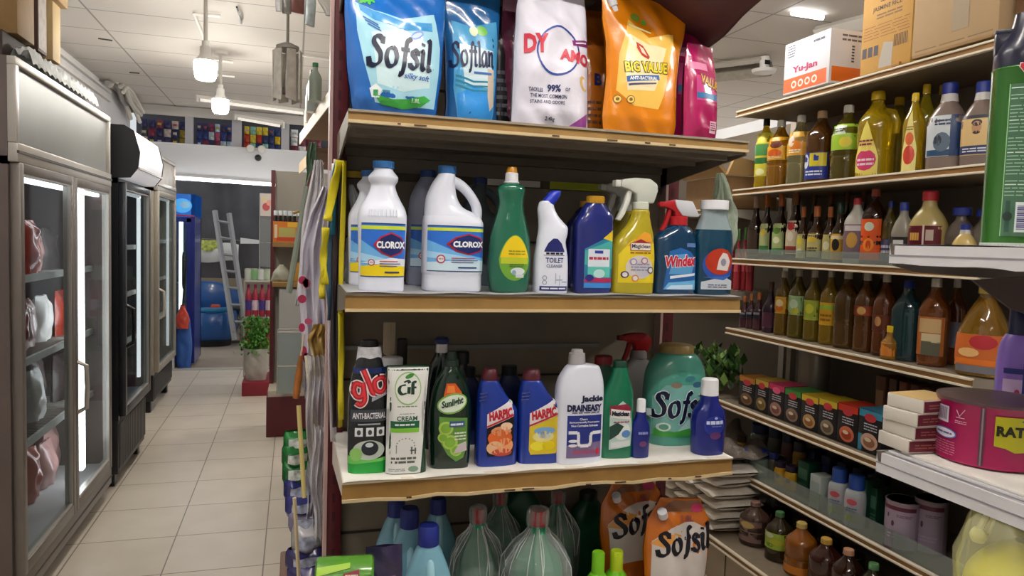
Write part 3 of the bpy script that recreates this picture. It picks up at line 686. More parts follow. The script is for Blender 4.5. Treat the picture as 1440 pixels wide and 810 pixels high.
def windex(px, y, lab, prn=True):
    root, W, H = product('spray_bottle', lab, 'spray bottle', px, 2, y); w = W/2
    TEAL = M('#0a3c60', .1, coat=.6, trans=.25)
    L = Loft([(0, w*.92, w*.5, 3), (.004, w*.98, w*.56, 3), (H*.25, w*.96, w*.58, 2.8), (H*.45, w*1., w*.58, 2.6), (H*.58, w*.96, w*.56, 2.4), (H*.68, w*.72, w*.48, 2.2, w*.1), (H*.73, w*.42, w*.38, 2, w*.15), (H*.745, w*.36, w*.34, 2, w*.15)], 3)
    b = MB(); L.into(b, TEAL); b.build('body', root)
    b = MB(); cyl(b, w*.15, 0, H*.735, H*.83, w*.40, M('#a81c24', .35)); b.build('collar', root)
    s = H*.185/.044
    trigger_head(root, w, H, H*.82, (M('#a81c24', .35), M('#a81c24', .35)), w*.12, s=s)
    b = MB(); b.prism([(w*.12+x*s, H*.82+z*s) for x, z in ((-.018, .045), (.034, .042), (.056, .006), (.050, .003), (.006, .004), (-.010, .024))], -.014*s, .014*s, M('#c9ccd2', .35), .003); b.build('spray_hood', root)
    if prn:
        b = MB(); f = L.fy
        decal(b, [(-w*.72, H*.05), (w*.86, H*.05), (w*.9, H*.36), (w*.5, H*.46), (0, H*.5), (-w*.5, H*.46)], M('#2460a4', .3), .0006, f, .006)
        decal(b, [(-w*.5, H*.22), (w*.6, H*.22), (w*.75, H*.34), (w*.3, H*.44), (-w*.3, H*.42)], M('#5a9cd0', .3), .0009, f, .006)
        text(b, 'Windex', w*.06, H*.36, M('#e8ecf2', .4), w=w*1.5, h=H*.135, off=.0014, fy=f, bold=.09, rot=.08, shear=.2); text(b, 'Windex', w*.06, H*.36, M('#c01c34', .4), w=w*1.46, h=H*.12, off=.0022, fy=f, bold=.04, rot=.08, shear=.2)
        decal(b, [(-w*.45, H*.17), (w*.8, H*.21), (w*.8, H*.235), (-w*.45, H*.2)], M('#e0e6ee', .4), .0016, f, .006); decal(b, [(-w*.7, H*.06), (w*.85, H*.06), (w*.85, H*.16), (-w*.5, H*.13)], M('#6aaedc', .3), .001, f, .006); decal(b, [(-w*.6, H*.06), (w*.7, H*.06), (w*.7, H*.11), (-w*.4, H*.1)], M('#c4dcec', .3), .0014, f, .006)
        decal(b, rect(w*.3, w*.8, H*.51, H*.55), M('#5a78b0', .3), .0008, f, .006)
        b.build('label', root)
windex((918, 976, 282), 1.60, 'blue glass cleaner spray with red and white trigger head')
root, W, H = product('refill_bottle', 'teal refill bottle with plain white lid and round red label', 'bottle', (975, 1027, 282), 2, 1.60); w = W/2
TEAL2 = M('#0b4460', .1, coat=.6, trans=.25)
L = Loft([(0, w*.9, w*.5, 3), (.004, w*.96, w*.56, 3), (H*.3, w*.98, w*.58, 2.6), (H*.55, w*1., w*.58, 2.4), (H*.68, w*.92, w*.56, 2.2), (H*.69, w*.92, w*.56, 2.2)], 3); b = MB(); L.into(b, TEAL2); b.build('body', root)
b = MB(); Loft([(H*.69, w*.91, w*.56, 2.2), (H*.76, w*.80, w*.5), (H*.84, w*.66, w*.46), (H*.90, w*.64, w*.45), (H*.91, w*.6, w*.43)], 3).into(b, clear_film('#cfe0e6', .6)); b.build('neck', root)
b = MB(); cyl(b, 0, 0, H*.90, H, w*.66, WHITE); b.build('cap', root)
b = MB(); f = L.fy
decal(b, oval(w*.05, H*.32, w*.82, H*.17), M('#274a9c', .3), .0006, f, .006); decal(b, oval(w*.08, H*.355, w*.74, H*.14), M('#b0341c', .3), .001, f, .006)
decal(b, [(-w*.1, H*.27), (w*.5, H*.26), (w*.66, H*.36), (w*.45, H*.44), (w*.2, H*.45), (0, H*.38)], M('#d8d0cc', .3), .0014, f, .006); decal(b, oval(w*.25, H*.35, w*.15, H*.04), M('#8a8a9c', .3), .0018, f, .006)
decal(b, [(-w*.8, H*.06), (w*.86, H*.06), (w*.86, H*.15), (w*.3, H*.2), (-w*.8, H*.14)], M('#c4ccd4', .3), .0012, f, .006); decal(b, [(-w*.75, H*.19), (w*.3, H*.16), (w*.8, H*.22), (w*.3, H*.2)], M('#3a62b0', .3), .0016, f, .006); lines(b, -w*.5, w*.5, H*.075, H*.12, 2, M('#3a3a5a', .4), .0016, f, 3)
b.build('label', root)
# ---- shelf of bottles below eye height ------------------------------------------------------
def simple_bottle(name, lab, px, zi, y, secs, mat, cap=None, capsec=None, prn=None, cat='bottle', group=None, rz=0., ex=None, k=3, capname='cap', lean=0.):
    """secs: (v, half width, half depth[, exponent, cx]) in units of H and W/2"""
    root, W, H = product(name, lab, cat, px, zi, y, rz, group, 0, lean); w = W/2
    L = Loft([(q[0]*H, q[1]*w, q[2]*w, (q[3] if len(q) > 3 else 2.2), (q[4]*w if len(q) > 4 else 0)) for q in secs], k)
    b = MB(); L.into(b, mat); b.build('body', root)
    if cap:
        b = MB(); Loft([(q[0]*H, q[1]*w, q[2]*w, (q[3] if len(q) > 3 else 2.), (q[4]*w if len(q) > 4 else 0)) for q in capsec], 1, 28).into(b, cap)
        b.build(capname, root)
    if prn: b = MB(); prn(b, L, w, H, L.fy); b.build('label', root)
    if ex: ex(root, w, H, L)
    return root
FLAT = [(0, .9, .5, 3.5), (.004, .97, .56, 3.5), (.3, 1, .58, 3), (.6, 1, .58, 2.8), (.74, .95, .54, 2.5), (.86, .6, .42, 2.2), (.90, .42, .36), (.91, .40, .35)]
def pr(b, L, w, H, f):
    decal(b, rect(-w*.97, w*.97, H*.005, H*.10), M('#1f9a3a', .3), .0006, f, .005); decal(b, [(-w*.97, H*.08), (w*.97, H*.10), (w*.97, H*.13), (0, H*.11), (-w*.97, H*.14)], M('#6ac05a', .3), .0008, f, .005)
    decal(b, oval(0, H*.185, w*.78, H*.075), M('#b9c4b8', .3), .001, f, .005); decal(b, oval(w*.05, H*.20, w*.42, H*.055), M('#23262e', .3), .0014, f, .005); decal(b, oval(-w*.62, H*.155, w*.3, H*.05, 14), M('#8ec46a', .3), .0014, f, .005); decal(b, oval(w*.02, H*.225, w*.2, H*.018, 12), M('#c9d2d8', .3), .0018, f, .005)
    for k in (-.5, .04, .56):
        decal(b, rect(w*(k-.19), w*(k+.19), H*.29, H*.355), M('#dadde0', .4), .001, f, .005); decal(b, oval(w*k, H*.32, w*.1, H*.02, 10), M('#3a3d44', .4), .0014, f, .005)
    decal(b, rect(-w*.9, w*.95, H*.40, H*.49), M('#3d4048', .3), .0008, f, .005); text(b, 'ANTI-BACTERIAL', 0, H*.445, M('#e4e4e8', .4), w=w*1.62, h=H*.045, off=.0014, fy=f, bold=.02); decal(b, rect(-w*.55, w*.55, H*.375, H*.387), M('#9aa0a8', .4), .001, f, .005)
    # red script with white edge
    st = [[(.34, .52), (.18, .62), (.04, .42), (.08, .16), (.26, .12), (.38, .34), (.40, .58), (.34, .0), (.16, -.18), (.02, -.06)], [(.54, 1.05), (.62, .5), (.66, .16), (.76, .10)], [(1.02, .62), (.82, .52), (.80, .22), (.98, .08), (1.18, .24), (1.20, .52), (1.02, .62)]]
    st = [[(x-.6, z-.3) for x, z in s] for s in st]
    for g, c, o in ((.13, '#e6e2e0', .0012), (.085, '#b41c2c', .0018), (.03, '#d83a40', .0024)): pen(b, st, -w*.0, H*.645, w*1.36, H*.20, M(c, .35), o, f, .06, .05, .4, g-.02, .25)
    decal(b, [(w*.1, H*.55), (w*.85, H*.60), (w*.85, H*.625), (w*.1, H*.58)], M('#9a9aa4', .4), .0012, f, .005)
    decal(b, rect(-w*.8, w*.85, H*.76, H*.80), M('#1c2a5c', .3), .0008, f, .005)
def ex(root, w, H, L):
    b = MB(); Loft([(H*.82, w*.66, w*.5), (H*.86, w*.62, w*.46), (H*.95, w*.56, w*.42), (H*.952, w*.5, w*.4)], 2).into(b, M('#c8c8ce', .35, noise=.3, nscale=60)); b.build('neck_band', root)
simple_bottle('dish_liquid_bottle', 'black dish liquid bottle with red script, green foot and white neck band', (489, 546, 478), 3, 1.60, [(0, .9, .5, 3), (.004, .96, .56, 3), (.3, 1, .6, 2.6), (.55, .98, .6, 2.5), (.72, .86, .56, 2.3), (.82, .68, .52), (.88, .58, .44), (.94, .5, .4)], M('#17181d', .22, coat=.5), BLACK, [(.945, .46, .38), (.985, .44, .36), (1, .38, .32)], pr, ex=ex)
simple_bottle('dish_liquid_bottle', 'bottle with a white round cap tucked behind the white cream tube', (530, 570, 502), 3, 1.74, FLAT, M('#b9bac0', .35), WHITE, [(.90, .75, .7), (.985, .75, .7), (1, .68, .62)])

def pr(b, L, w, H, f):
    decal(b, [(-w*.97, H*.01), (w*.62, H*.01), (w*.50, H*.5), (w*.62, H*.72), (w*.97, H*.99), (-w*.95, H*.99), (-w*.78, H*.5)], M('#e3e3e0', .35), .0006, f, .005)
    decal(b, oval(-w*.02, H*.80, w*.62, H*.155), M('#9ac07a', .35), .001, f, .005); decal(b, oval(-w*.02, H*.80, w*.57, H*.14), M('#e6e8e2', .35), .0014, f, .005)
    # big round leafed wordmark
    pen(b, [[(.40, .72), (.12, .62), (.04, .3), (.18, .04), (.44, .10)], [(.58, .56), (.56, .06)], [(.98, .9), (.80, .86), (.78, .0)], [(.70, .5), (.98, .52)], [(.3, .9), (.5, 1.02), (.62, .84)]], -w*.46, H*.745, w*.84, H*.125, M('#1e3a2a', .4), .0018, f, .2, .1)
    decal(b, oval(w*.05, H*.915, w*.22, H*.02, 12, .4), M('#3f8a3a', .4), .0018, f, .005); lines(b, -w*.5, w*.4, H*.625, H*.645, 1, M('#6a8a70', .4), .001, f, 4)
    text(b, 'CREAM', -w*.05, H*.525, M('#2a5a44', .4), w=w*.95, h=H*.045, off=.0012, fy=f, bold=.02); lines(b, -w*.4, w*.3, H*.56, H*.575, 1, M('#8a9a90', .4), .001, f, 8)
    decal(b, rect(-w*.78, w*.52, H*.435, H*.50), M('#155f3c', .35), .001, f, .005); decal(b, rect(-w*.78, w*.52, H*.395, H*.435), M('#7fc03a', .35), .001, f, .005); lines(b, -w*.6, w*.3, H*.455, H*.48, 1, WHITE, .0014, f, 3, .6)
    for q in range(9):
        a = PI*q/8; decal(b, oval(-w*.1+w*.42*math.cos(a), H*.27+H*.07*math.sin(a), w*.035, w*.035, 6), M('#8a928c', .4), .001, f, 0)
    b.box(-w*.52-.001, -w*.52+.001, f(-w*.5, H*.2)-.0012, f(-w*.5, H*.2)-.0006, H*.2, H*.28, M('#8a928c', .4)); decal(b, rect(w*.15, w*.22, H*.19, H*.26), M('#555c58', .4), .001, f, 0); decal(b, rect(w*.32, w*.39, H*.19, H*.25), M('#555c58', .4), .001, f, 0); decal(b, rect(w*.12, w*.4, H*.22, H*.232), M('#555c58', .4), .001, f, 0)
    lines(b, -w*.75, w*.4, H*.10, H*.17, 2, M('#59605c', .4), .001, f, 12, .6); decal(b, oval(w*.28, H*.05, w*.24, H*.028, 14), M('#7a9a86', .4), .001, f, .005); lines(b, -w*.85, -w*.1, H*.03, H*.06, 2, M('#8a8a88', .4), .001, f, 5)
simple_bottle('cream_cleanser_tube', 'white-fronted cream cleanser tube with green band beside the black bottle', (541, 601, 514), 3, 1.585, [(0, .9, .5, 4), (.004, .94, .54, 4), (.3, .86, .56, 3.5), (.5, .82, .54, 3.2), (.7, .9, .46, 3.4), (.95, 1, .34, 4), (.985, 1, .26, 4), (1, .97, .2, 4)], M('#0f3a26', .3, coat=.3), None, None, pr)

def pr(b, L, w, H, f):
    decal(b, [(-w*.45, H*.62), (w*.2, H*.58), (w*.42, H*.66), (w*.1, H*.74), (-w*.3, H*.74)], M('#d2551c', .3), .001, f, .005); decal(b, [(-w*.3, H*.66), (w*.1, H*.66), (w*.05, H*.72), (-w*.25, H*.72)], M('#e8843a', .3), .0014, f, .005)
    decal(b, oval(-w*.02, H*.57, w*.72, H*.085, 24, .25), M('#7aa84a', .3), .0014, f, .005); decal(b, oval(-w*.02, H*.57, w*.66, H*.07, 24, .25), M('#d8e4d0', .3), .0018, f, .005)
    text(b, 'Sunlight', -w*.02, H*.572, M('#16402a', .4), w=w*1.08, h=H*.075, off=.0024, fy=f, bold=.04, shear=.35, rot=.22)
    decal(b, [(-w*.62, H*.46), (w*.72, H*.44), (w*.74, H*.2), (w*.55, H*.1), (w*.2, H*.07), (-w*.2, H*.13), (-w*.58, H*.25)], M('#5f8f3c', .3), .0008, f, .005)
    for x, z, r in ((-.3, .36, .34), (-.1, .24, .36), (.2, .17, .3), (-.42, .28, .25)): decal(b, oval(w*x, H*z, w*r, w*r*.95, 16), M('#a9c85a', .3), .0012, f, .005); decal(b, oval(w*x, H*z, w*r*.7, w*r*.66, 16), M('#7fae3c', .3), .0016, f, .005)
    decal(b, rect(-w*.15, w*.58, H*.37, H*.42), M('#3a5a8a', .35), .002, f, .005); lines(b, -w*.1, w*.5, H*.375, H*.41, 1, WHITE, .0024, f, 2, .5)
    decal(b, [(w*.05, H*.14), (w*.72, H*.16), (w*.66, H*.24), (w*.3, H*.22)], M('#c4b8bc', .35), .002, f, .005); lines(b, w*.1, w*.65, H*.25, H*.33, 3, M('#dfe8d8', .4), .002, f, 5)
DISH = [(0, .82, .5, 3), (.004, .9, .56, 3), (.2, .98, .6, 2.6), (.45, 1, .6, 2.4), (.62, .92, .56, 2.3), (.74, .74, .5, 2.2), (.82, .48, .42), (.87, .34, .32), (.88, .32, .3)]
simple_bottle('dish_liquid_bottle', 'dark green dish liquid bottle with lime picture label', (603, 662, 494), 3, 1.60, DISH, M('#0b2417', .1, coat=.6), M('#1a2a22', .35), [(.875, .36, .34), (.93, .34, .32), (.932, .24, .22), (1, .2, .2)], pr)
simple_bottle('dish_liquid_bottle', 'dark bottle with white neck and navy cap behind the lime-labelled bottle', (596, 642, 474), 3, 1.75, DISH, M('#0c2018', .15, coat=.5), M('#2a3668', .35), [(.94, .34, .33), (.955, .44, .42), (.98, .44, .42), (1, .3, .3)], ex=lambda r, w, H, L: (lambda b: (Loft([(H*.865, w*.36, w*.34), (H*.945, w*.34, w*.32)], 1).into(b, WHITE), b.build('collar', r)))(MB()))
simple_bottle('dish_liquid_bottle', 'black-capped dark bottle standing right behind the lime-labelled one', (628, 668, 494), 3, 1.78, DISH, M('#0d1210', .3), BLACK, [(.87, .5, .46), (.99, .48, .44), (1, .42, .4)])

HARP = [(0, .93, .5, 4), (.004, .98, .54, 4), (.25, 1, .56, 3.6), (.5, 1, .56, 3.4), (.58, .98, .55, 3.2, -.01), (.66, .82, .52, 2.8, -.16), (.74, .68, .5, 2.4, -.28), (.82, .54, .46, 2.2, -.36), (.88, .42, .4, 2, -.40), (.89, .36, .35, 2, -.40)]
HB = M('#12308e', .22, coat=.5)
def harp(bodyc, blobs, tcol):
    def pr(b, L, w, H, f):
        decal(b, [(-w*.52, H*.11), (w*.66, H*.11), (w*.74, H*.15), (w*.74, H*.50), (w*.5, H*.64), (w*.36, H*.66), (-w*.5, H*.50), (-w*.6, H*.40), (-w*.6, H*.16)], M(bodyc, .3), .0006, f, .005)
        for x, z, rx, rz, c in blobs: decal(b, oval(w*x, H*z, w*rx, H*rz, 14), M(c, .3), .001, f, .005)
        decal(b, [(-w*.60, H*.405), (w*.70, H*.52), (w*.70, H*.66), (w*.56, H*.685), (-w*.60, H*.55)], M('#e2dde0', .3), .0014, f, .005); decal(b, [(-w*.60, H*.41), (w*.70, H*.525), (w*.70, H*.545), (-w*.6, H*.43)], M('#b81c2c', .3), .0018, f, .005)
        text(b, 'HARPIC', w*.05, H*.545, M('#b81c2c', .35), w=w*1.18, h=H*.098, off=.002, fy=f, bold=.06, rot=.17, shear=.15)
    return pr
def harpex(root, w, H, L):
    for k in range(3):
        z = H*(.69+k*.035); b = MB()
        x0 = -w*(.94-k*.02); b.tube([(x0+w*.0, L.fy(x0+w*.06, z)-.001, z-.002), (x0+w*.3, L.fy(x0+w*.3, z)-.001, z+.001)], .0022, HB, 6); b.build('grip_rib', root)
RC = M('#4a1420', .4)
HC = [(.885, .40, .38, 2, -.4), (.93, .40, .38, 2, -.4), (.985, .33, .33, 2, -.38), (1, .26, .26, 2, -.37)]
simple_bottle('toilet_cleaner_bottle', 'blue toilet cleaner bottle with orange-flame picture on its label', (669, 726, 518), 3, 1.60, HARP, HB, RC, HC, harp('#12121c', [(.05, .30, .6, .09, '#d8642c'), (-.2, .2, .4, .07, '#e0b48c'), (.3, .22, .4, .08, '#e8a070'), (.1, .37, .5, .05, '#e0986c'), (.15, .15, .5, .04, '#c44a3a'), (.35, .42, .3, .04, '#f0c8a8')], '#c03020'), ex=harpex)
simple_bottle('toilet_cleaner_bottle', 'blue toilet cleaner bottle with yellow citrus label', (727, 787, 518), 3, 1.60, HARP, HB, RC, HC, harp('#d9bf2a', [(.05, .30, .5, .06, '#e8dc90'), (-.2, .2, .35, .05, '#f0e03c'), (.3, .2, .3, .05, '#ecd41c'), (.1, .36, .5, .04, '#7aa8d8'), (.1, .31, .42, .03, '#c8d4e8')], '#c0a020'), ex=harpex)
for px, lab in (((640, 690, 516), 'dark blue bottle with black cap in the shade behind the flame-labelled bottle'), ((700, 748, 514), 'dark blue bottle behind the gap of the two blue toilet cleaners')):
    simple_bottle('toilet_cleaner_bottle', lab, px, 3, 1.78, HARP, M('#101c4c', .35), BLACK, [(.88, .46, .42, 2, -.4), (1, .44, .4, 2, -.4)])  # darker copy of the front blue, shade put into the colour

def pr(b, L, w, H, f):
    text(b, 'Jackie', w*.36, H*.575, M('#1c2440', .4), w=w*1.0, h=H*.07, off=.001, fy=f, bold=.05); text(b, 'DRAINEASY', w*.05, H*.50, M('#1c2048', .4), w=w*1.5, h=H*.062, off=.001, fy=f, bold=.06); lines(b, -w*.5, w*.7, H*.447, H*.47, 1, M('#6a6a80', .4), .001, f, 4, .5)
    decal(b, rect(-w*.68, w*.82, H*.06, H*.435), M('#223080', .35), .0006, f, .005); decal(b, [(-w*.68, H*.06), (w*.82, H*.06), (w*.82, H*.2), (-w*.68, H*.17)], M('#7a6a92', .35), .0009, f, .005)
    text(b, 'Clears', w*.0, H*.402, WHITE, w=w*.34, h=H*.02, off=.0012, fy=f, bold=.03); text(b, 'Environmentally Progressive', w*.06, H*.373, WHITE, w=w*1.3, h=H*.020, off=.0012, fy=f, bold=.03); text(b, 'Non Corrosive Solvents', w*.06, H*.345, WHITE, w=w*1.15, h=H*.020, off=.0012, fy=f, bold=.03)
    t = w*.065; Wt = M('#e8e8ee', .4)
    pts = [(-.62, .285), (-.25, .285), (-.20, .27), (-.20, .19), (-.12, .165), (.25, .165), (.33, .19), (.33, .26), (.40, .28), (.80, .28)]
    for (x0, z0), (x1, z1) in zip(pts, pts[1:]):
        a = (w*x0, H*z0); c = (w*x1, H*z1); l = math.hypot(c[0]-a[0], c[1]-a[1]); nx, nz = -(c[1]-a[1])/l*t, (c[0]-a[0])/l*t
        decal(b, [(a[0]-nx, a[1]-nz), (c[0]-nx, c[1]-nz), (c[0]+nx, c[1]+nz), (a[0]+nx, a[1]+nz)], Wt, .0014, f, .005)
    decal(b, oval(-w*.42, H*.21, w*.2, H*.014, 10), Wt, .0014, f, 0); decal(b, oval(-w*.42, H*.17, w*.2, H*.014, 10), Wt, .0014, f, 0)
    lines(b, -w*.4, w*.55, H*.09, H*.13, 2, M('#b04a6a', .4), .0014, f, 6, .6); decal(b, oval(w*.66, H*.11, w*.09, H*.03, 10), M('#c02a3a', .4), .0014, f, 0)
simple_bottle('drain_cleaner_bottle', 'white drain cleaner bottle with navy pipe picture and grey cap', (781, 845, 491), 3, 1.585, [(0, .92, .5, 4), (.004, .97, .54, 4), (.3, 1, .56, 3.4), (.62, 1, .56, 3.2), (.72, .96, .54, 2.8, .02), (.80, .82, .5, 2.6, .06), (.855, .66, .46, 2.4, .10), (.87, .44, .4, 2, -.05), (.875, .34, .34, 2, -.14)], BW, M('#a9a6a8', .4), [(.87, .36, .36, 2, -.16), (.965, .33, .33, 2, -.16), (.97, .25, .25, 2, -.16), (1, .22, .22, 2, -.16)], pr)

def pr(b, L, w, H, f):
    decal(b, [(-w*.6, H*.10), (w*.66, H*.13), (w*.74, H*.3), (w*.6, H*.52), (w*.1, H*.60), (-w*.6, H*.50)], M('#b9d0c8', .3), .0006, f, .005)
    decal(b, [(-w*.6, H*.46), (w*.6, H*.42), (w*.6, H*.53), (w*.3, H*.57), (-w*.6, H*.55)], M('#8a2038', .35), .001, f, .005); decal(b, [(-w*.55, H*.435), (w*.56, H*.405), (w*.56, H*.495), (-w*.55, H*.525)], M('#e6e0da', .35), .0014, f, .005); text(b, 'Magiclean', 0, H*.465, M('#10203c', .4), w=w*1.02, h=H*.065, off=.0018, fy=f, bold=.06, rot=-.05)
    decal(b, oval(w*.1, H*.29, w*.5, H*.09), M('#e2e8e6', .35), .001, f, .005); decal(b, [(-w*.6, H*.2), (-w*.1, H*.26), (w*.2, H*.34), (-w*.2, H*.38), (-w*.6, H*.34)], M('#24443c', .35), .0014, f, .005); decal(b, oval(w*.34, H*.26, w*.26, H*.04, 14), M('#5a8ac0', .35), .0016, f, .005); lines(b, -w*.4, w*.5, H*.37, H*.4, 1, M('#a03a5a', .4), .0018, f, 4)
    decal(b, [(-w*.5, H*.12), (w*.6, H*.14), (w*.6, H*.19), (-w*.5, H*.18)], M('#d8dcdc', .35), .0012, f, .005)
GRN = M('#0e6848', .15, coat=.5)
simple_bottle('bathroom_cleaner_bottle', 'green bathroom cleaner bottle between drain cleaner and small navy bottle', (842, 890, 507), 3, 1.60, [(0, .88, .5, 3), (.004, .95, .56, 3), (.2, 1, .58, 2.6), (.5, .98, .58, 2.4), (.66, .86, .54, 2.3, .04), (.8, .60, .46, 2.2, .1), (.88, .46, .4, 2, .12), (.93, .42, .38, 2, .12), (.935, .34, .32, 2, .12)], GRN, M('#123c2c', .35), [(.93, .38, .36, 2, .12), (.985, .38, .36, 2, .12), (1, .34, .32, 2, .12)], pr)
simple_bottle('bathroom_cleaner_bottle', 'green bottle with red cap behind the drain cleaner', (826, 866, 500), 3, 1.76, FLAT, M('#0d4a34', .3), M('#7a1420', .4), [(.90, .6, .5), (.985, .6, .5), (1, .5, .44)])
simple_bottle('spray_bottle', 'clear bottle with red trigger head at the back of the middle shelf', (872, 918, 492), 3, 1.83, FLAT, clear_film('#b8b4b4', .45), M('#8a8484', .5), [(.90, .5, .42), (.96, .46, .40), (1, .4, .36)], ex=lambda r, w, H, L: trigger_head(r, w, H, H*.99, (M('#a8161c', .35), M('#8a1418', .35)), 0, 1.15))
NV = M('#141f72', .25, coat=.4)
def pr(b, L, w, H, f):
    lines(b, -w*.5, w*.5, H*.40, H*.47, 1, M('#8f9ad0', .4), .001, f, 4, .6); decal(b, oval(0, H*.25, w*.4, H*.05, 14), M('#6a3a6a', .4), .001, f, .005)
LOT = [(0, .8, .6, 2.6), (.005, .88, .66, 2.6), (.2, .96, .7), (.42, 1, .7), (.58, .86, .64), (.68, .54, .5), (.78, .46, .44), (.79, .4, .4)]
simple_bottle('lotion_bottle', 'small navy bottle with white cap in front of the mint jar', (887, 913, 561), 3, 1.585, LOT, NV, WHITE, [(.78, .45, .44), (.985, .43, .42), (1, .36, .36)], pr)
def pr(b, L, w, H, f):
    decal(b, oval(0, H*.40, w*.62, H*.13), M('#1c2a86', .35), .0008, f, .005); lines(b, -w*.5, w*.5, H*.41, H*.475, 1, M('#c8d0ea', .4), .0014, f, 3, .7); lines(b, -w*.2, w*.4, H*.385, H*.40, 1, M('#9aa4d0', .4), .0014, f, 5); decal(b, oval(w*.05, H*.50, w*.1, H*.018, 10), M('#9aa4d0', .4), .0014, f, 0)
    decal(b, oval(w*.05, H*.27, w*.34, H*.05, 14), M('#5a2c60', .4), .0014, f, .005)
simple_bottle('lotion_bottle', 'larger navy lotion bottle with white cap at the shelf\'s open end', (973, 1018, 532), 3, 1.585, LOT, NV, WHITE, [(.78, .50, .46), (.985, .46, .44), (1, .38, .36)], pr)
MINT = M('#4f9c8c', .2, coat=.5)
def pr(b, L, w, H, f):
    decal(b, [(-w*.9, H*.1), (w*.9, H*.1), (w*.94, H*.5), (w*.7, H*.62), (-w*.6, H*.62), (-w*.92, H*.5)], M('#79b4ac', .25, coat=.3), .0006, f, .008)
    decal(b, [(-w*.3, H*.12), (w*.85, H*.16), (w*.9, H*.45), (w*.2, H*.3)], M('#a8d0cc', .25, coat=.3), .001, f, .008)
    decal(b, [(-w*.85, H*.1), (w*.8, H*.1), (w*.86, H*.18), (w*.4, H*.2), (-w*.3, H*.15), (-w*.85, H*.18)], M('#3f9a3e', .3), .0014, f, .008); decal(b, oval(-w*.62, H*.2, w*.2, H*.045, 12), M('#d0e4dc', .3), .0018, f, .008); decal(b, oval(-w*.62, H*.2, w*.13, H*.03, 12), M('#5a9a84', .3), .0022, f, .008)
    script(b, 'Sofsil', -w*.08, H*.40, w*1.72, H*.235, M('#e2eef0', .35), .0018, f, thick=.22, thin=.09, grow=.035)
    script(b, 'Sofsil', -w*.08, H*.40, w*1.72, H*.235, M('#0f1636', .35), .0026, f, thick=.22, thin=.09)
    for x, z, c in ((-.3, .62, '#8a7a6a'), (.15, .68, '#3a7a84'), (.4, .62, '#2f5a78'), (-.1, .74, '#3f8a78')): decal(b, oval(w*x, H*z, w*.17, H*.03, 14), M(c, .3), .001, f, .008)
simple_bottle('softener_jar', 'big mint-green softener jar with large navy script', (906, 988, 484), 3, 1.70, [(0, .8, .55, 2.6), (.005, .88, .6, 2.6), (.2, .95, .66, 2.4), (.5, 1, .68, 2.3), (.68, .97, .66), (.82, .82, .6), (.90, .62, .52), (.915, .52, .48), (.92, .5, .46)], MINT, M('#8a7440', .4), [(.92, .54, .5), (.985, .52, .48), (1, .46, .44)], pr)
for px, lab, c in (((536, 556, 452), 'pale stick-handled brush upright at the back of the middle shelf', '#b7a88e'), ((556, 572, 476), 'dark brush handle upright at the back beside the pale one', '#2a2320')):
    root, W, H = product('dish_brush', lab, 'brush', px, 3, 1.86); b = MB()
    b.tube([(0, 0, 0), (0, 0, H*.6), (.001, 0, H*.98)], [W*.2, W*.22, W*.24], M(c, .5), 8); b.build('handle', root)
    b = MB(); b.box(-W*.42, W*.42, -.008, .008, H*.72, H, M(c, .5), .004); b.build('head', root)
b = None

# ---- bottom shelf -----------------------------------------------------------------------------
root, W, H = product('scouring_pad_pack', 'green printed roll pack lying across the corner of the lowest rack shelf', 'pack', (445, 524, 764), .772, 1.42, rz=-.12, tilt=0)
b = MB(); R_ = .042
GP = M('#4f8a2a', .25, coat=.5, bump=.25, bscale=30)
SQ = [(-W*.52, R_*.80, R_*.8), (-W*.48, R_*.98, R_*.98), (-W*.2, R_, R_), (0, R_*.98, R_*.98), (W*.25, R_, R_), (W*.48, R_*.97, R_*.97), (W*.52, R_*.82, R_*.82)]
L = Loft(SQ, 2, 30); b2 = MB(); L.into(b2, GP)
mt = Matrix.Translation((0, 0, R_*.96+.02)) @ Matrix.Rotation(PI/2, 4, 'Y'); b.add([mt @ Vector(v) for v in b2.v], b2.f, GP)
b.build('film', root)
b = MB()
def roll_fy(x, z): 
    q = (z-R_*.98-.02)/R_; return -R_*math.sqrt(max(.0, 1-q*q))
zc = R_*.98+.02
decal(b, [(-W*.45, zc-R_*.15), (W*.48, zc+R_*.1), (W*.48, zc+R_*.45), (-W*.45, zc+R_*.3)], M('#23301a', .35), .001, roll_fy, 0, .006)
decal(b, [(-W*.42, zc-R_*.8), (W*.48, zc-R_*.75), (W*.48, zc-R_*.1), (-W*.42, zc-R_*.3)], M('#b8c23c', .3), .001, roll_fy, 0, .006)
decal(b, [(W*.02, zc+R_*.1), (W*.28, zc+R_*.15), (W*.26, zc+R_*.7), (-W*.02, zc+R_*.55)], M('#7a2430', .35), .0014, roll_fy, 0, .006); lines(b, W*.02, W*.24, zc+R_*.2, zc+R_*.55, 3, M('#d8c8b0', .4), .0018, roll_fy, 3)
for k in range(7): decal(b, rect(-W*.4+k*W*.05, -W*.375+k*W*.05, zc-R_*.1, zc+R_*.3), M('#9fc08a', .4), .0014, roll_fy, 0, .006)
decal(b, [(-W*.48, zc+R_*.5), (W*.1, zc+R_*.75), (W*.1, zc+R_*.9), (-W*.48, zc+R_*.8)], M('#9ac43c', .3), .001, roll_fy, 0, .006)
b.build('print', root)
b = MB(); b.box(-W*.55, W*.62, -.05, .11, -.21, .018, M('#3f3a44', .5, noise=.3), .006)
o = b.build('carton', None, root.location, (0, 0, -.12)); o.name = 'pack_carton'; tag(o, 'dark carton under the green printed roll pack on the lowest rack shelf', 'carton')
root, p, W, H, _ = pouch('sponge_pack', 'dark purple crumpled pack beside the green roll pack', (512, 566, 772), .05, M('#2c2446', .3, coat=.5, bump=.4), 77, y=1.46, zi=4, crease=.008, cat='pack')
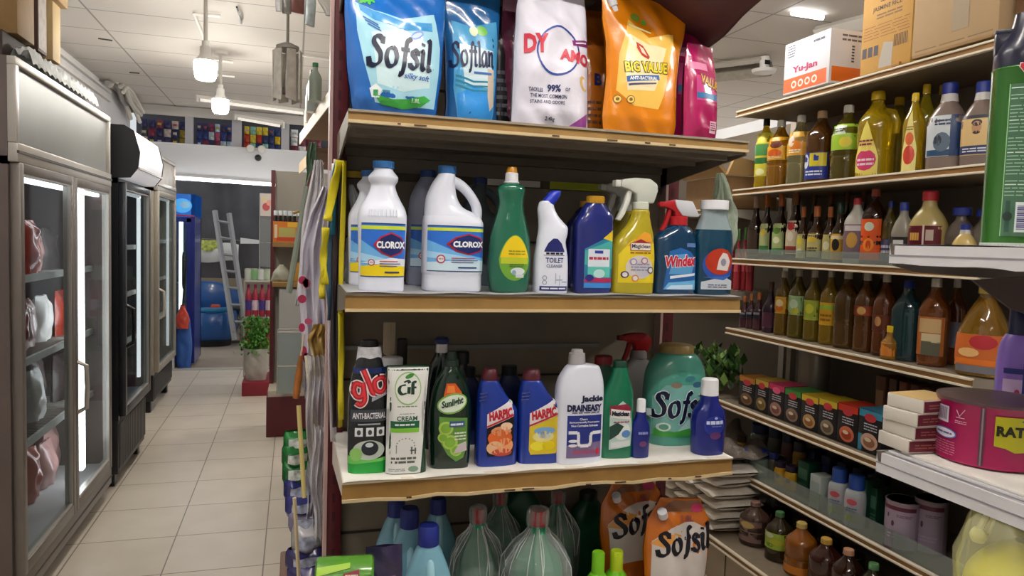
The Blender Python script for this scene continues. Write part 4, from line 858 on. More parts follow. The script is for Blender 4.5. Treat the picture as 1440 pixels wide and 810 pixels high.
b = MB(); decal(b, p.clip(rect(-W*.3, W*.3, H*.55, H*.8)), M('#7a5a8a', .35), .001, p.fy); b.build('print', root)
JUGB = [(0, .85, .6, 3), (.01, .95, .66, 3), (.45, 1, .7, 2.6), (.6, .96, .66, 2.4), (.74, .7, .54), (.84, .46, .42), (.87, .34, .34), (.88, .33, .33)]
LB = M('#7fb4c8', .25, coat=.3); NC = M('#1c2a7c', .35)
for px, y, lab, hd in (((566, 634, 738), 1.56, 'light blue jug with navy cap foremost on the lowest rack shelf', True), ((543, 604, 714), 1.64, 'light blue jug second behind the foremost navy-capped jug', False), ((527, 584, 702), 1.78, 'light blue jug third behind, nearest the shelf\'s back panel seam', False), ((588, 640, 700), 1.80, 'light blue jug at the back beside the tied bags', False)):
    r = simple_bottle('detergent_jug', lab, px, 4, y, JUGB, LB, NC, [(.86, .44, .44), (.985, .42, .42), (1, .36, .36)], cat='jug')
    b = MB(); l = None; W = (px[1]-px[0])/F*1.7; 
    b.tube([(0, -W*.18, .235), (0, -W*.27, .22), (0, -W*.35, .18), (0, -W*.36, .12)], [.009, .010, .010, .009], M('#9fd0e0', .25, coat=.3), 10); b.build('handle', r)
# bottles of green liquid in tied clear bags
BAGF = clear_film('#eef4f2', .76, .10, 1.0, 42)
for px, y, lab in (((706, 800, 714), 1.62, 'green bottle with red cap in a knotted clear bag, front of the lowest shelf'), ((634, 706, 712), 1.70, 'green bottle with red cap in a clear bag beside the blue jugs'), ((672, 730, 690), 1.84, 'green bottle in a clear bag at the back between the two front bags'), ((752, 812, 690), 1.86, 'green bottle in a clear bag at the back, nearer the lime bottles')):
    root, W, H = product('bagged_bottle', lab, 'bagged bottle', px, 4, y); w = W/2
    b = MB(); Loft([(0, w*.7, w*.6), (.01, w*.8, w*.68), (H*.45, w*.8, w*.68), (H*.62, w*.66, w*.56), (H*.75, w*.3, w*.3), (H*.86, w*.24, w*.24)], 3).into(b, M('#1f8a62', .2, coat=.4)); b.build('bottle', root)
    b = MB(); cyl(b, 0, 0, H*.86, H*.985, w*.24, M('#b02430', .4)); b.build('cap', root)
    r = random.Random(int(px[0])); ph = [r.uniform(0, 6) for _ in range(5)]
    def bag(u, v):
        a = 2*PI*u; q = [(0, .80), (.06, .96), (.4, 1.02), (.58, .94), (.72, .62), (.80, .34), (.845, .26), (.90, .30), (.98, .30), (1.0, .26), (1.02, .05)]
        for (v0, r0), (v1, r1) in zip(q, q[1:]):
            if v0 <= v*1.02 <= v1: rr = r0+(r1-r0)*(v*1.02-v0)/(v1-v0); break
        else: rr = .4
        k_ = min(1, max(.25, (v-.1)*1.6)); fold = 1+k_*(.13*math.sin(a*6+ph[0]+v*3)+.10*math.sin(a*11+ph[1]-2*v)+.06*math.sin(a*23+9*v+ph[2]))
        if v < .05: fold = 1
        return (w*rr*fold*math.cos(a), w*.86*rr*fold*math.sin(a), max(.002, v*1.02*H))
    b = MB(); b.keep = True; b.grid(bag, 72, 36, BAGF); b.build('bag', root, angle=180, weld=True)
    b = MB(); STREAK = clear_film('#f4f8f6', .35, .2)  # pale thin tubes shaped to imitate highlights on the film
    for k in range(20):
        a = r.uniform(0, 1); v1 = r.uniform(.30, .66); da = r.uniform(-.05, .05)
        b.tube([Vector(bag((a+da*(1-q)) % 1, .83-(.83-v1)*q))*1.0+Vector((0, 0, 0)) for q in [i/8 for i in range(9)]], [.0003+.0010*math.sin(PI*(.15+.8*i/8)) for i in range(9)], STREAK, 5)
    b.build('highlight_streaks', root)
for px, y, lab in (((700, 760, 676), 1.92, 'dark green bottle deepest behind the bagged bottles'), ((800, 850, 690), 1.88, 'dark green bottle at the back between bags and orange pouches')):
    simple_bottle('cleaner_bottle', lab, px, 4, y, FLAT, M('#0f4a34', .3), M('#0d2a20', .4), [(.9, .5, .4), (.985, .48, .4), (1, .4, .36)])
LIME = M('#6fc21c', .3, coat=.3)
for px, y, lab, c in (((822, 856, 776), 1.58, 'lime bottle with lime cap at the front of the lowest rack shelf', '#7cc422'), ((848, 882, 774), 1.60, 'lime bottle with yellower cap beside the lime-capped one', '#b4cc24'), ((838, 868, 752), 1.74, 'lime bottle behind the two front lime bottles', '#86a822')):
    simple_bottle('lime_cleaner_bottle', lab, px, 4, y, [(0, .9, .8), (.005, .98, .9), (.5, 1, .92), (.62, .92, .84), (.72, .6, .56), (.75, .44, .44)], LIME, M(c, .4), [(.74, .5, .5), (.985, .48, .48), (1, .42, .42)])
OR2 = M('#c86a14', **SLIP)
for px, y, sd, lab, rz, ln in (((846, 940, 676), 1.72, 61, 'orange softener pouch behind, its top tucked under the shelf', .1, -.03), ((902, 990, 704), 1.58, 66, 'orange softener pouch foremost at the open corner of the lowest shelf', -.1, .06)):
    root, p, W, H, _ = pouch('softener_refill_pouch', lab, px, .07, OR2, sd, y=y, rz=rz, lean=ln, zi=4, crease=.009, outline=[(0, .9), (.3, .9), (.6, 1), (.8, .96), (1, .62)])
    b = MB(); f = p.fy
    decal(b, p.clip([(-W*.4, H*.34), (W*.46, H*.34), (W*.46, H*.76), (W*.2, H*.82), (-W*.1, H*.80), (-W*.42, H*.66)], .92), M('#d8cfc8', **SLIP), .0012, f)
    decal(b, p.clip([(-W*.44, H*.64), (-W*.2, H*.76), (W*.0, H*.72), (-W*.25, H*.62)], .92), M('#e8a04c', **SLIP), .0016, f)
    decal(b, p.clip([(-W*.34, H*.90), (W*.34, H*.90), (W*.3, H*.99), (-W*.1, H*.985)], .9), M('#8a5a3a', **SLIP), .0012, f); decal(b, oval(W*.24, H*.93, W*.10, H*.035, 14), M('#c83a6a', .3), .0018, f)
    text(b, '1.8L', W*.10, H*.845, M('#a04a5a', .4), w=W*.2, off=.0018, fy=f)
    script(b, 'Sofsil', W*.06, H*.66, W*.84, H*.17, M('#14101c', .35), .0026, f, thick=.24, thin=.1, rot=.16)
    b.build('print', root)
    b = MB(); cyl(b, 0, 0, 0, .022, .012, WHITE); b.build('spout_cap', root, (-W*.28, -.016, H*.86), (.5, -.5, 0))
# odds and ends on the eye-height shelf
def crumple(lab, px, y, D, film, sd):
    root, W, H = product('polythene_bag', lab, 'bag', px, 2, y); r = random.Random(sd); ph = [r.uniform(0, 6) for _ in range(6)]
    def fn(u, v):
        a = 2*PI*u; e = math.sin(PI*(.03+.94*v))**.55*(1-.35*v)
        n = 1+.16*math.sin(3*a+5*v+ph[0])+.13*math.sin(5*a-9*v+ph[1])+.10*math.sin(8*a+14*v+ph[2])+.07*math.sin(13*a-21*v+ph[3])
        if v < .04: n = 1
        return (W*.5*math.cos(a)*e*n+.012*math.sin(6*v+ph[4]), D*math.sin(a)*e*n, H*v)
    b = MB(); b.keep = True; b.grid(fn, 64, 36, film); b.build('film', root, angle=180)
crumple('clear crumpled bag with greenish folds at the back corner above the teal refill bottle', (990, 1030, 243), 1.69, .035, clear_film('#c9d6c4', .5, .12, 1.0, 50), 3)
crumple('clear crumpled bag at the post end behind the bleach bottle', (484, 512, 260), 1.84, .03, clear_film('#dfe0e6', .6, .15, 1.0, 50), 5)
# ------------------------------------------------------------------ the room
def shell(name, b, kind='structure', **k):
    o = b.build(name, **k); o['kind'] = kind; return o
def one(name, label, cat, b, loc=None, rz=0., group=None, **k):
    o = b.build(name, None, loc, (0, 0, rz) if rz else None, **k); return tag(o, label, cat, group)
XW, XE, YN, YS, ZC = -1.68, 4.6, 8.56, -2.6, 2.85
def tile_mat():
    m = bpy.data.materials.new('floor_tile'); m.use_nodes = True; nt = m.node_tree; p = nt.nodes['Principled BSDF']
    tc = nt.nodes.new('ShaderNodeTexCoord'); mp = nt.nodes.new('ShaderNodeMapping'); br = nt.nodes.new('ShaderNodeTexBrick')
    mp.inputs['Location'].default_value = (.115, -3.40+.425*8, 0)
    br.offset = 0; br.squash = 1; br.inputs['Scale'].default_value = 1; br.inputs['Brick Width'].default_value = .425; br.inputs['Row Height'].default_value = .425
    br.inputs['Mortar Size'].default_value = .0035; br.inputs['Mortar Smooth'].default_value = .3
    br.inputs['Color1'].default_value = lin('#e4dacb'); br.inputs['Color2'].default_value = lin('#dfd4c4'); br.inputs['Mortar'].default_value = lin('#8f8476')
    n = nt.nodes.new('ShaderNodeTexNoise'); n.inputs['Scale'].default_value = 5; n.inputs['Detail'].default_value = 6
    mx = nt.nodes.new('ShaderNodeMixRGB'); mx.blend_type = 'MULTIPLY'; mx.inputs[0].default_value = .22
    r = nt.nodes.new('ShaderNodeValToRGB'); r.color_ramp.elements[0].color = (.66, .62, .57, 1); r.color_ramp.elements[0].position = .3; r.color_ramp.elements[1].position = .65
    L = nt.links.new; L(tc.outputs['Object'], mp.inputs[0]); L(mp.outputs[0], br.inputs[0]); L(tc.outputs['Object'], n.inputs[0]); L(n.outputs[0], r.inputs[0])
    L(br.outputs['Color'], mx.inputs[1]); L(r.outputs[0], mx.inputs[2]); L(mx.outputs[0], p.inputs['Base Color']); p.inputs['Roughness'].default_value = .28
    return m
def ceil_mat():
    m = bpy.data.materials.new('ceiling_board'); m.use_nodes = True; nt = m.node_tree; p = nt.nodes['Principled BSDF']
    tc = nt.nodes.new('ShaderNodeTexCoord'); mp = nt.nodes.new('ShaderNodeMapping'); br = nt.nodes.new('ShaderNodeTexBrick')
    mp.inputs['Location'].default_value = (1.23+1.28*2, -5.6+.49*12, 0)
    br.offset = 0; br.inputs['Scale'].default_value = 1; br.inputs['Brick Width'].default_value = 1.28; br.inputs['Row Height'].default_value = .49
    br.inputs['Mortar Size'].default_value = .008; br.inputs['Mortar Smooth'].default_value = .5
    br.inputs['Color1'].default_value = lin('#cfc9c2'); br.inputs['Color2'].default_value = lin('#cbc5be'); br.inputs['Mortar'].default_value = lin('#8d8983')
    L = nt.links.new; L(tc.outputs['Object'], mp.inputs[0]); L(mp.outputs[0], br.inputs[0]); L(br.outputs['Color'], p.inputs['Base Color']); p.inputs['Roughness'].default_value = .7
    return m
WALLM = M('#c6c6c8', .6, noise=.05, nscale=4)
b = MB(); b.box(XW-.1, XE+.1, YS-.1, YN-.02, -.1, 0, tile_mat()); shell('floor', b)
b = MB(); b.box(XW-.1, XE+.1, YS-.1, YN+.1, ZC, ZC+.1, ceil_mat()); shell('ceiling', b)
b = MB(); b.box(XW-.1, XW, YS-.1, YN+.1, 0, ZC, WALLM); shell('wall_left', b)
b = MB(); b.box(XE, XE+.1, YS-.1, YN+.1, 0, ZC, WALLM); shell('wall_right', b)
b = MB(); b.box(XW, XE, YS-.1, YS, 0, ZC, WALLM); shell('wall_rear', b)
OPEN_L, OPEN_R = -1.24, 1.0
b = MB(); b.box(OPEN_L-.5, XE, YN, YN+.1, 2.08, 2.44, M('#c9cbd0', .35, noise=.03, nscale=3)); b.box(XW, OPEN_L, YN, YN+.1, 0, 2.08, WALLM); b.box(OPEN_R, XE, YN, YN+.1, 0, 2.08, WALLM); b.box(.9, XE, YN, YN+.1, 2.44, ZC, WALLM)
b.box(XW, XE, YN+.42, YN+.46, 2.44, ZC, M('#4a4a50', .7)); shell('wall_back', b)
b = MB(); b.box(OPEN_L, OPEN_R, YN-.04, YN+.06, -.01, .012, M('#c9c6c0', .4, .4)); shell('trim_1', b)
b = MB(); b.box(OPEN_L-.03, OPEN_R, YN-.012, YN, 2.055, 2.085, M('#3a3a40', .4)); shell('trim_2', b)
b = MB(); b.box(XW, .95, YN-.015, YN, 2.74, 2.84, M('#b9b6b2', .5)); b.box(XW, .95, YN-.015, YN+.01, 2.435, 2.455, M('#d4d4d8', .5)); shell('trim_3', b)
b = MB()
for i, (x0, x1) in enumerate(((-1.13, -1.05), (-.66, -.56), (-.145, -.06))): b.box(x0, x1, YN, YN+.05, 2.44, ZC, M('#a9a9b0', .5))
shell('trim_4', b)
b = MB(); b.box(XW, .95, YN+.1, YN+.42, 2.43, 2.44, M('#8a8a90', .6)); shell('trim_5', b)
b = MB(); b.box(-4, 3, YN-.02, 13, -.14, -.02, M('#9a8c7c', .8, noise=.12, nscale=3)); shell('ground_outside', b)
# outside: hanging dark tarpaulin
b = MB(); b.keep = True
b.grid(lambda u, v: (-3.4+4.8*u, 12.35+.10*math.sin(26*u+2*math.sin(3*v))+.06*math.sin(61*u+4*v)+.05*math.sin(9*v), -.02+2.9*v), 150, 24, M('#5d5a5c', .65, noise=.2, nscale=3))
one('tarpaulin', 'grey tarpaulin hanging in folds beyond the back doorway', 'tarpaulin', b)
b = MB(); b.box(-2.1, .5, 11.55, 11.95, .62, .68, M('#8c7458', .7)); 
for x in (-2.0, .4): b.box(x, x+.05, 11.6, 11.65, -.02, .62, M('#5a5048', .6))
one('bench_table', 'low wooden bench under the printed cloth beyond the back doorway', 'bench', b)
b = MB(); b.box(-2.1, .35, 11.6, 11.62, .68, .84, M('#8b7c66', .7)); one('plank', 'tan plank standing on the low bench outside', 'plank', b)
b = MB(); b.keep = True
b.grid(lambda u, v: (-1.75+.95*u, 11.82-.05*math.sin(PI*v)-.02*math.sin(20*u), 1.08+.34*v*(1-.25*u)+.02*math.sin(9*u)), 40, 12, M('#d8d6d0', .7, bump=.3)); c = one('printed_cloth', 'white cloth with yellow print draped in front of the tarpaulin outside', 'cloth', b)
b = MB(); b.keep = True; b.grid(lambda u, v: (-1.70+.66*u, 11.80-.05*math.sin(PI*(.3+.6*v))-.02*math.sin(20*u), 1.24+.16*v), 24, 8, M('#b8bf5a', .7, noise=.6, nscale=22)); b.build('print', c)
b = MB(); b.keep = True; b.grid(lambda u, v: (-.78+.75*u, 11.84, 1.36+.015*u+.09*v*(1-u)), 10, 3, M('#e6e4de', .6)); one('white_strip', 'white pointed cloth strip beside the ladder outside', 'cloth', b)
t = thing('clothes_line', 'thin line on two posts carrying the printed cloth beyond the back doorway', 'clothes line', (0, 0, 0))
b = MB(); b.tube([(-2.3, 11.84, 1.435), (-.6, 11.85, 1.405), (.75, 11.84, 1.40)], .006, M('#8a8680', .6), 6); b.build('line', t)
for x in (-2.3, .75):
    b = MB(); b.tube([(x, 11.84, -.02), (x, 11.84, 1.45)], .02, M('#6f6a64', .6), 8); b.build('post', t)
# ladder
t = thing('ladder', 'grey aluminium ladder leaning in front of the tarpaulin', 'ladder', (0, 0, 0))
A, B_ = on_y(302, 296, 10.6), on_y(322, 300, 10.6); C0, D0 = on_y(330, 478, 10.2), on_y(348, 478, 10.2)
ALU = M('#9f9d9c', .45, .3)
for p, q in ((A, C0), (B_, D0)):
    b = MB(); b.tube([p, q], .035, ALU, 4); b.build('rail', t)
for k in range(7):
    f_ = .08+k*.13; b = MB(); b.tube([A.lerp(C0, f_), B_.lerp(D0, f_)], .02, ALU, 6); b.build('rung', t)
# coin ride
t = thing('kiddie_ride', 'round blue kiddie ride with red seat beyond the back doorway', 'kiddie ride', (-1.06, 10.7, -.02), .1)
b = MB(); Loft([(.08, .26, .30, 2.6), (.12, .31, .36, 2.6), (.3, .33, .40, 2.4), (.42, .32, .38, 2.4), (.50, .27, .32, 2.4), (.51, .20, .24, 2.2), (.46, .18, .22, 2.2), (.34, .17, .2, 2.2)], 3, 40).into(b, M('#1a4f8c', .3, coat=.5)); b.build('body', t)
b = MB(); Loft([(.0, .24, .28, 3), (.09, .25, .29, 3)], 1).into(b, DARK); b.build('base', t)
b = MB(); b.prism([(-.33, .42), (.35, .38), (.34, .74), (.1, .84), (-.34, .88)], .12, .34, M('#1a5596', .3, coat=.5), .03); b.build('backrest', t)
b = MB(); b.box(-.14, .16, -.12, .12, .36, .50, M('#a04a34', .5), .03); b.box(-.02, .1, -.2, -.1, .44, .56, M('#c8502c', .5), .02); b.build('seat', t)
b = MB(); b.tube([(.1, -.2, .5), (.26, -.26, .52), (.36, -.2, .50)], .025, M('#2b2b30', .5)); b.build('handle', t)
b = MB(); b.tube([(.27*math.cos(a), -.05+.30*math.sin(a), .50) for a in [2*PI*k/24 for k in range(25)]], .035, M('#1f6f9c', .35), 8); b.build('rim', t)
b = MB(); b.box(-.16, .16, -.16, .16, 0, .55, M('#9c9484', .7), .01); one('crate', 'pale crate standing beside the blue kiddie ride', 'crate', b, (-.55, 10.9, -.02))

# ---- lamps -------------------------------------------------------------------------------------
def bulb(px, py, y, label, hz, s=1.):
    p = on_y(px, py, y); t = thing('pendant_lamp', label, 'lamp', p)
    b = MB(); Loft([(-.062, .03, .03), (-.058, .046, .046), (-.035, .056, .056), (.02, .061, .061), (.040, .058, .058)], 3, 28).into(b, M('#fffaf0', .4, emit=hz)); b.build('bulb', t)
    b = MB(); Loft([(.040, .058, .058), (.050, .05, .05), (.075, .03, .03), (.12, .028, .028), (.125, .02, .02), (.15, .02, .02)], 1, 24).into(b, M('#d9d7d2', .4)); b.build('socket', t)
    b = MB(); b.tube([(0, 0, .15), (0, 0, ZC-p.z-.01)], .011, M('#b9b5ae', .5)); b.build('rod', t)
    b = MB(); Loft([(ZC-p.z-.02, .05, .05), (ZC-p.z, .055, .055)], 1).into(b, M('#c9c5be', .5)); b.build('ceiling_rose', t)
BULB = 190
bulb(289, 97, 4.4, 'white bulb lamp hanging over the fridge aisle, larger and closer of the two', BULB)
bulb(310, 148, 5.9, 'white bulb lamp hanging deeper in the fridge aisle', BULB)
def conduit(name, label, pts, r=.009, c='#e4e0da'):
    b = MB(); b.tube(pts, r, M(c, .5), 6); return one(name, label, 'conduit', b)
z = ZC-.014
conduit('wiring_conduit', 'white L-shaped wiring conduit on the ceiling by the closer bulb', [on_z(*q, z) for q in ((310, 23), (273, 20), (288, 58))])
conduit('wiring_conduit', 'short white wiring strip on the ceiling right of the closer bulb', [on_z(*q, z) for q in ((296, 83), (328, 88))])
conduit('wiring_conduit', 'short white wiring strip on the ceiling above the farther bulb', [on_z(*q, z) for q in ((302, 105), (330, 108))])
conduit('wiring_conduit', 'grey conduit running along the ceiling towards the shelving top', [on_z(*q, z) for q in ((405, 74), (460, 84), (520, 93))])
b = MB(); q0, q1 = on_z(333, 10, z), on_z(339, 33, z); b.tube([q0, (q0+q1)/2+Vector((.01, 0, -.02)), q1], .006, BLACK, 6); one('ceiling_wire', 'short black wire sticking down from the ceiling panel', 'wire', b)
for i, (a, c) in enumerate((((138, 54), (158, 57)), ((182, 102), (196, 103)))):
    b = MB(); b.tube([on_z(*a, ZC-.004), on_z(*c, ZC-.004)], .006, M('#4a4642', .6), 5); one('ceiling_slot', ('dark slot', 'small dark slot')[i]+(' in the ceiling above the double-door fridge', ' in the ceiling above the black fridge')[i], 'slot', b)
def batten(label, p, q, em, z=None, r=.014):
    t = thing('fluorescent_lamp', label, 'lamp', (0, 0, 0)); p = Vector(p); q = Vector(q); d = (q-p).normalized()
    b = MB(); b.tube([p+Vector((0, 0, .04)), q+Vector((0, 0, .04))], .028, M('#d8d5d0', .4), 4); b.build('housing', t)
    b = MB(); b.tube([p+d*.03, q-d*.03], r, M('#fffaf3', .4, emit=em), 8); b.build('tube', t)
    for e in (p, q):
        b = MB(); b.tube([e+Vector((0, 0, -.02)), e+Vector((0, 0, .05))], .02, M('#cfccc6', .4), 6); b.build('end_cap', t)
batten('unlit-looking tube lamp across the ceiling before the back wall', on_z(277, 140, 2.80), on_z(430, 160, 2.80), .3)
batten('tube lamp closest to the back wall above the high bays', on_y(330, 166, 8.45), on_y(398, 178, 8.45), .3)
T1, T2, T3, T4 = 30, 155, 160, 330
batten('tube lamp on the ceiling behind the photographer', (-.9, -1.0, 2.79), (.4, -1.0, 2.79), T1)
batten('tube lamp on the ceiling over the cross aisle', (.0, .55, 2.79), (1.3, .55, 2.79), T2)
batten('tube lamp on the ceiling over the oil aisle', (1.5, 2.5, 2.79), (1.5, 3.7, 2.79), T3)
batten('tube lamp on the ceiling of the far side aisle, close by', (3.1, .4, 2.79), (3.1, 1.8, 2.79), T4)  # unseen lamp added to brighten the ceiling beyond the oil rack
batten('tube lamp on the ceiling of the far side aisle, deeper in', (2.9, 6.3, 2.79), (2.9, 7.6, 2.79), T4)  # second added lamp for that ceiling, hidden behind the end shelving
batten('tube lamp on the ceiling over the fridge aisle, closest to the photographer', (-.5, .7, 2.79), (-.5, 2.1, 2.79), 95)  # out-of-view lamp added to brighten the aisle floor and hanging goods
t = thing('led_strip', 'bright white strip light under the back wall header', 'strip light', (0, 0, 0))
b = MB(); b.tube([on_y(236, 249.5, 8.5), on_y(440, 264, 8.5)], .016, M('#ffffff', .4, emit=12), 6); b.build('tube', t)
b = MB(); p, q = on_y(236, 249.5, 8.52), on_y(440, 264, 8.52); b.tube([p+Vector((0, 0.01, .02)), q+Vector((0, 0.01, .02))], .02, M('#d0d0d4', .4), 4); b.build('housing', t)
b = MB(); p, q = on_z(1114, 18, 2.83), on_z(1157, 25, 2.83); b.tube([p, q], .014, M('#ffffff', .4, emit=9), 6); one('strip_light', 'short bright strip on the ceiling beyond the oil shelves', 'strip light', b)
# spot heads and dome on the header
t = thing('spot_lamp', 'pair of round white spot heads fixed high on the back wall header', 'spot lamp', on_y(360, 210, YN-.01))
for dx in (-.055, .06):
    b = MB(); Loft([(0, .03, .03), (.05, .042, .042), (.06, .035, .035)], 1, 20).into(b, M('#d0cec8', .35)); b.build('spot_head', t, (dx, -.0, 0), (PI/2, 0, 0))
b = MB(); b.box(-.1, .1, -.015, 0, -.015, .015, M('#b9b7b2', .4)); b.build('bracket', t)
b = MB(); Loft([(0, .036, .036), (.02, .036, .036), (.045, .022, .022), (.05, .008, .008)], 2, 20).into(b, BLACK)
o = one('dome_camera', 'black dome camera under the spot heads on the header', 'camera', b, on_y(363, 222, YN)); o.rotation_euler = (PI/2, 0, 0)
b = MB(); b.keep = True
# trunking along the left wall and bundle of cables
for i, (zz, lab) in enumerate(((2.78, 'upper white cable trunking along the fridge-side wall'), (2.70, 'lower white cable trunking along the fridge-side wall'))):
    b = MB(); b.box(XW, XW+.03, 3.4, 7.7, zz, zz+.025, M('#c9c6c2', .5)); one('cable_trunking', lab, 'trunking', b)
t = thing('cable_bundle', 'tangle of grey pipes where the fridge-side wall meets the ceiling', 'pipes', on_x(172, 132, XW+.1))
for k in range(7):
    r = random.Random(k); b = MB(); x0 = r.uniform(-.05, .07); pts = pchip_xy([(-.3+r.uniform(-.1, .1), r.uniform(-.02, .1)), (-.1, .12+r.uniform(-.06, .08)), (.12, .02+r.uniform(-.06, .06)), (.35+r.uniform(0, .2), -.08+r.uniform(-.08, .08))])
    b.tube([(x0, q[0]*1.3, q[1]*.9-.02) for q in pts], .016+.008*r.random(), M(('#b8b3ac', '#8d8a86', '#cdc8c0')[k % 3], .6), 7); b.build('pipe', t)
# lantern-like folded racks hanging from the ceiling
def lantern(px, py, y, label, s, c1, c2, n=6):
    p = on_y(px, py, y); t = thing('hanging_rack', label, 'hanging rack', p, .3)
    b = MB(); Loft([(.14*s, .02, .02), (.16*s, .075*s, .075*s), (.18*s, .075*s, .075*s), (.2*s, .02, .02)], 1, 20).into(b, M('#a7a29a', .5)); b.build('top_plate', t)
    b = MB(); b.tube([(0, 0, .19*s), (0, 0, ZC-p.z)], .006, M('#8f8a84', .5), 6); b.build('hanger_rod', t)
    for k in range(n):
        a = 2*PI*k/n; b = MB(); m = Matrix.Rotation(a, 4, 'Z')
        b.prism([(-.035*s, -.17*s), (.035*s, -.19*s), (.03*s, .15*s), (-.03*s, .15*s)], -.004-.085*s, .004-.085*s, M(c1 if k % 2 else c2, .5, noise=.2), .002, m); b.build('panel', t)
    b = MB(); Loft([(-.13*s, .055*s, .055*s), (-.10*s, .06*s, .06*s)], 1, 16).into(b, M('#77726b', .5)); b.tube([(0, 0, -.13*s), (0, 0, .16*s)], .012*s, M('#8a857c', .5), 6); b.build('core', t)
lantern(404, 104, 3.2, 'grey hanging rack of folded panels below the ceiling conduit', .62, '#e6e2da', '#d2ccc2')
p = on_y(412, 8, 2.6); t = thing('hanging_packs', 'cluster of hanging packs in clear film cut off by the ceiling line', 'hanging packs', p)
for i, (dx, dz, w, h, c) in enumerate(((-.045, .03, .02, .11, '#cfd0d0'), (-.02, .04, .03, .13, '#7d7a74'), (.01, .035, .055, .10, '#7a4f4a'), (.055, .02, .04, .14, '#c9d6dc'))):
    P_ = Pouch(w, h, .018, seed=i+3, crease=.002); b = MB(); b.keep = True; P_.into(b, M(c, .3, coat=.4, noise=.25, nscale=40), None, 14, 18); b.build('pack', t, (dx, i*.012, dz-h*.5), (0, .04*(i-1.5), .3*(i-1)))
b = MB(); b.tube([(0, 0, .05), (0, 0, ZC-p.z)], .004, M('#8f8a84', .5), 6); b.build('hanger_rod', t)
P_ = Pouch(.09, .13, .03, [(0, .2), (.4, .8), (1, 1)], 5, .004); b = MB(); b.keep = True; P_.into(b, clear_film('#d9d6d2', .45, .2, .6), None, 20, 24); p = on_y(462, 22, 2.35); o = one('polythene_pack', 'clear pack hanging beside the maroon post near the ceiling', 'pack', b, p)
# ---- packets in the four high bays
RB = random.Random(5)
pal = [['#7a2a44', '#2a2a58', '#8a7a2a', '#3a3a3c', '#b9a9a2'], ['#2a3a7a', '#7a2a4a', '#a9c0d0', '#3a2a5a', '#b04a6a'], ['#d8b41c', '#b8391c', '#2a3a6a', '#8ac0b0', '#e0c83c'], ['#c8b02c', '#a8341c', '#dcdcd8', '#2a5a7a', '#6a2a3a']]
cname = {'#7a2a44': 'maroon', '#2a2a58': 'navy', '#8a7a2a': 'olive', '#3a3a3c': 'charcoal', '#b9a9a2': 'beige', '#2a3a7a': 'blue', '#7a2a4a': 'plum', '#a9c0d0': 'pale blue', '#3a2a5a': 'violet', '#b04a6a': 'rose', '#d8b41c': 'yellow', '#b8391c': 'red', '#2a3a6a': 'dark blue', '#8ac0b0': 'mint', '#e0c83c': 'lemon', '#c8b02c': 'mustard', '#a8341c': 'brick red', '#dcdcd8': 'white', '#2a5a7a': 'teal', '#6a2a3a': 'wine'}
for i, (x0, x1, nm) in enumerate(((-1.60, -1.14, 'nearest the fridge-side wall'), (-1.04, -.67, 'second from the fridge-side wall'), (-.55, -.155, 'third from the fridge-side wall'), (-.05, .30, 'beside the shelving top'))):
    n = 6 if i != 3 else 4
    for k in range(n):
        w = (x1-x0)/n
        for row in range(3):
            c_ = RB.choice(pal[i]); b = MB(); zb = 2.442+row*.092; P = Pouch(w*RB.uniform(.8, .96), .088, .05, seed=k+row*7+i*20, crease=.003); b.keep = True
            P.into(b, M(c_, .45, coat=.15, noise=.45, nscale=38), None, 8, 8)
            if RB.random() < .4: decal(b, rect(-w*.25, w*.25, .03, .055), M(RB.choice(['#a8a090', '#a8943c', '#8a3a44', '#9aa0b0']), .5), .002, P.fy, .02, .02)
            one('packet', f'{cname[c_]} packet, {("lower", "middle", "upper")[row]} row, high bay {nm}', 'packet', b, (x0+w*(k+.5), YN+.2, zb), 0, 'packets in the high wall bays')
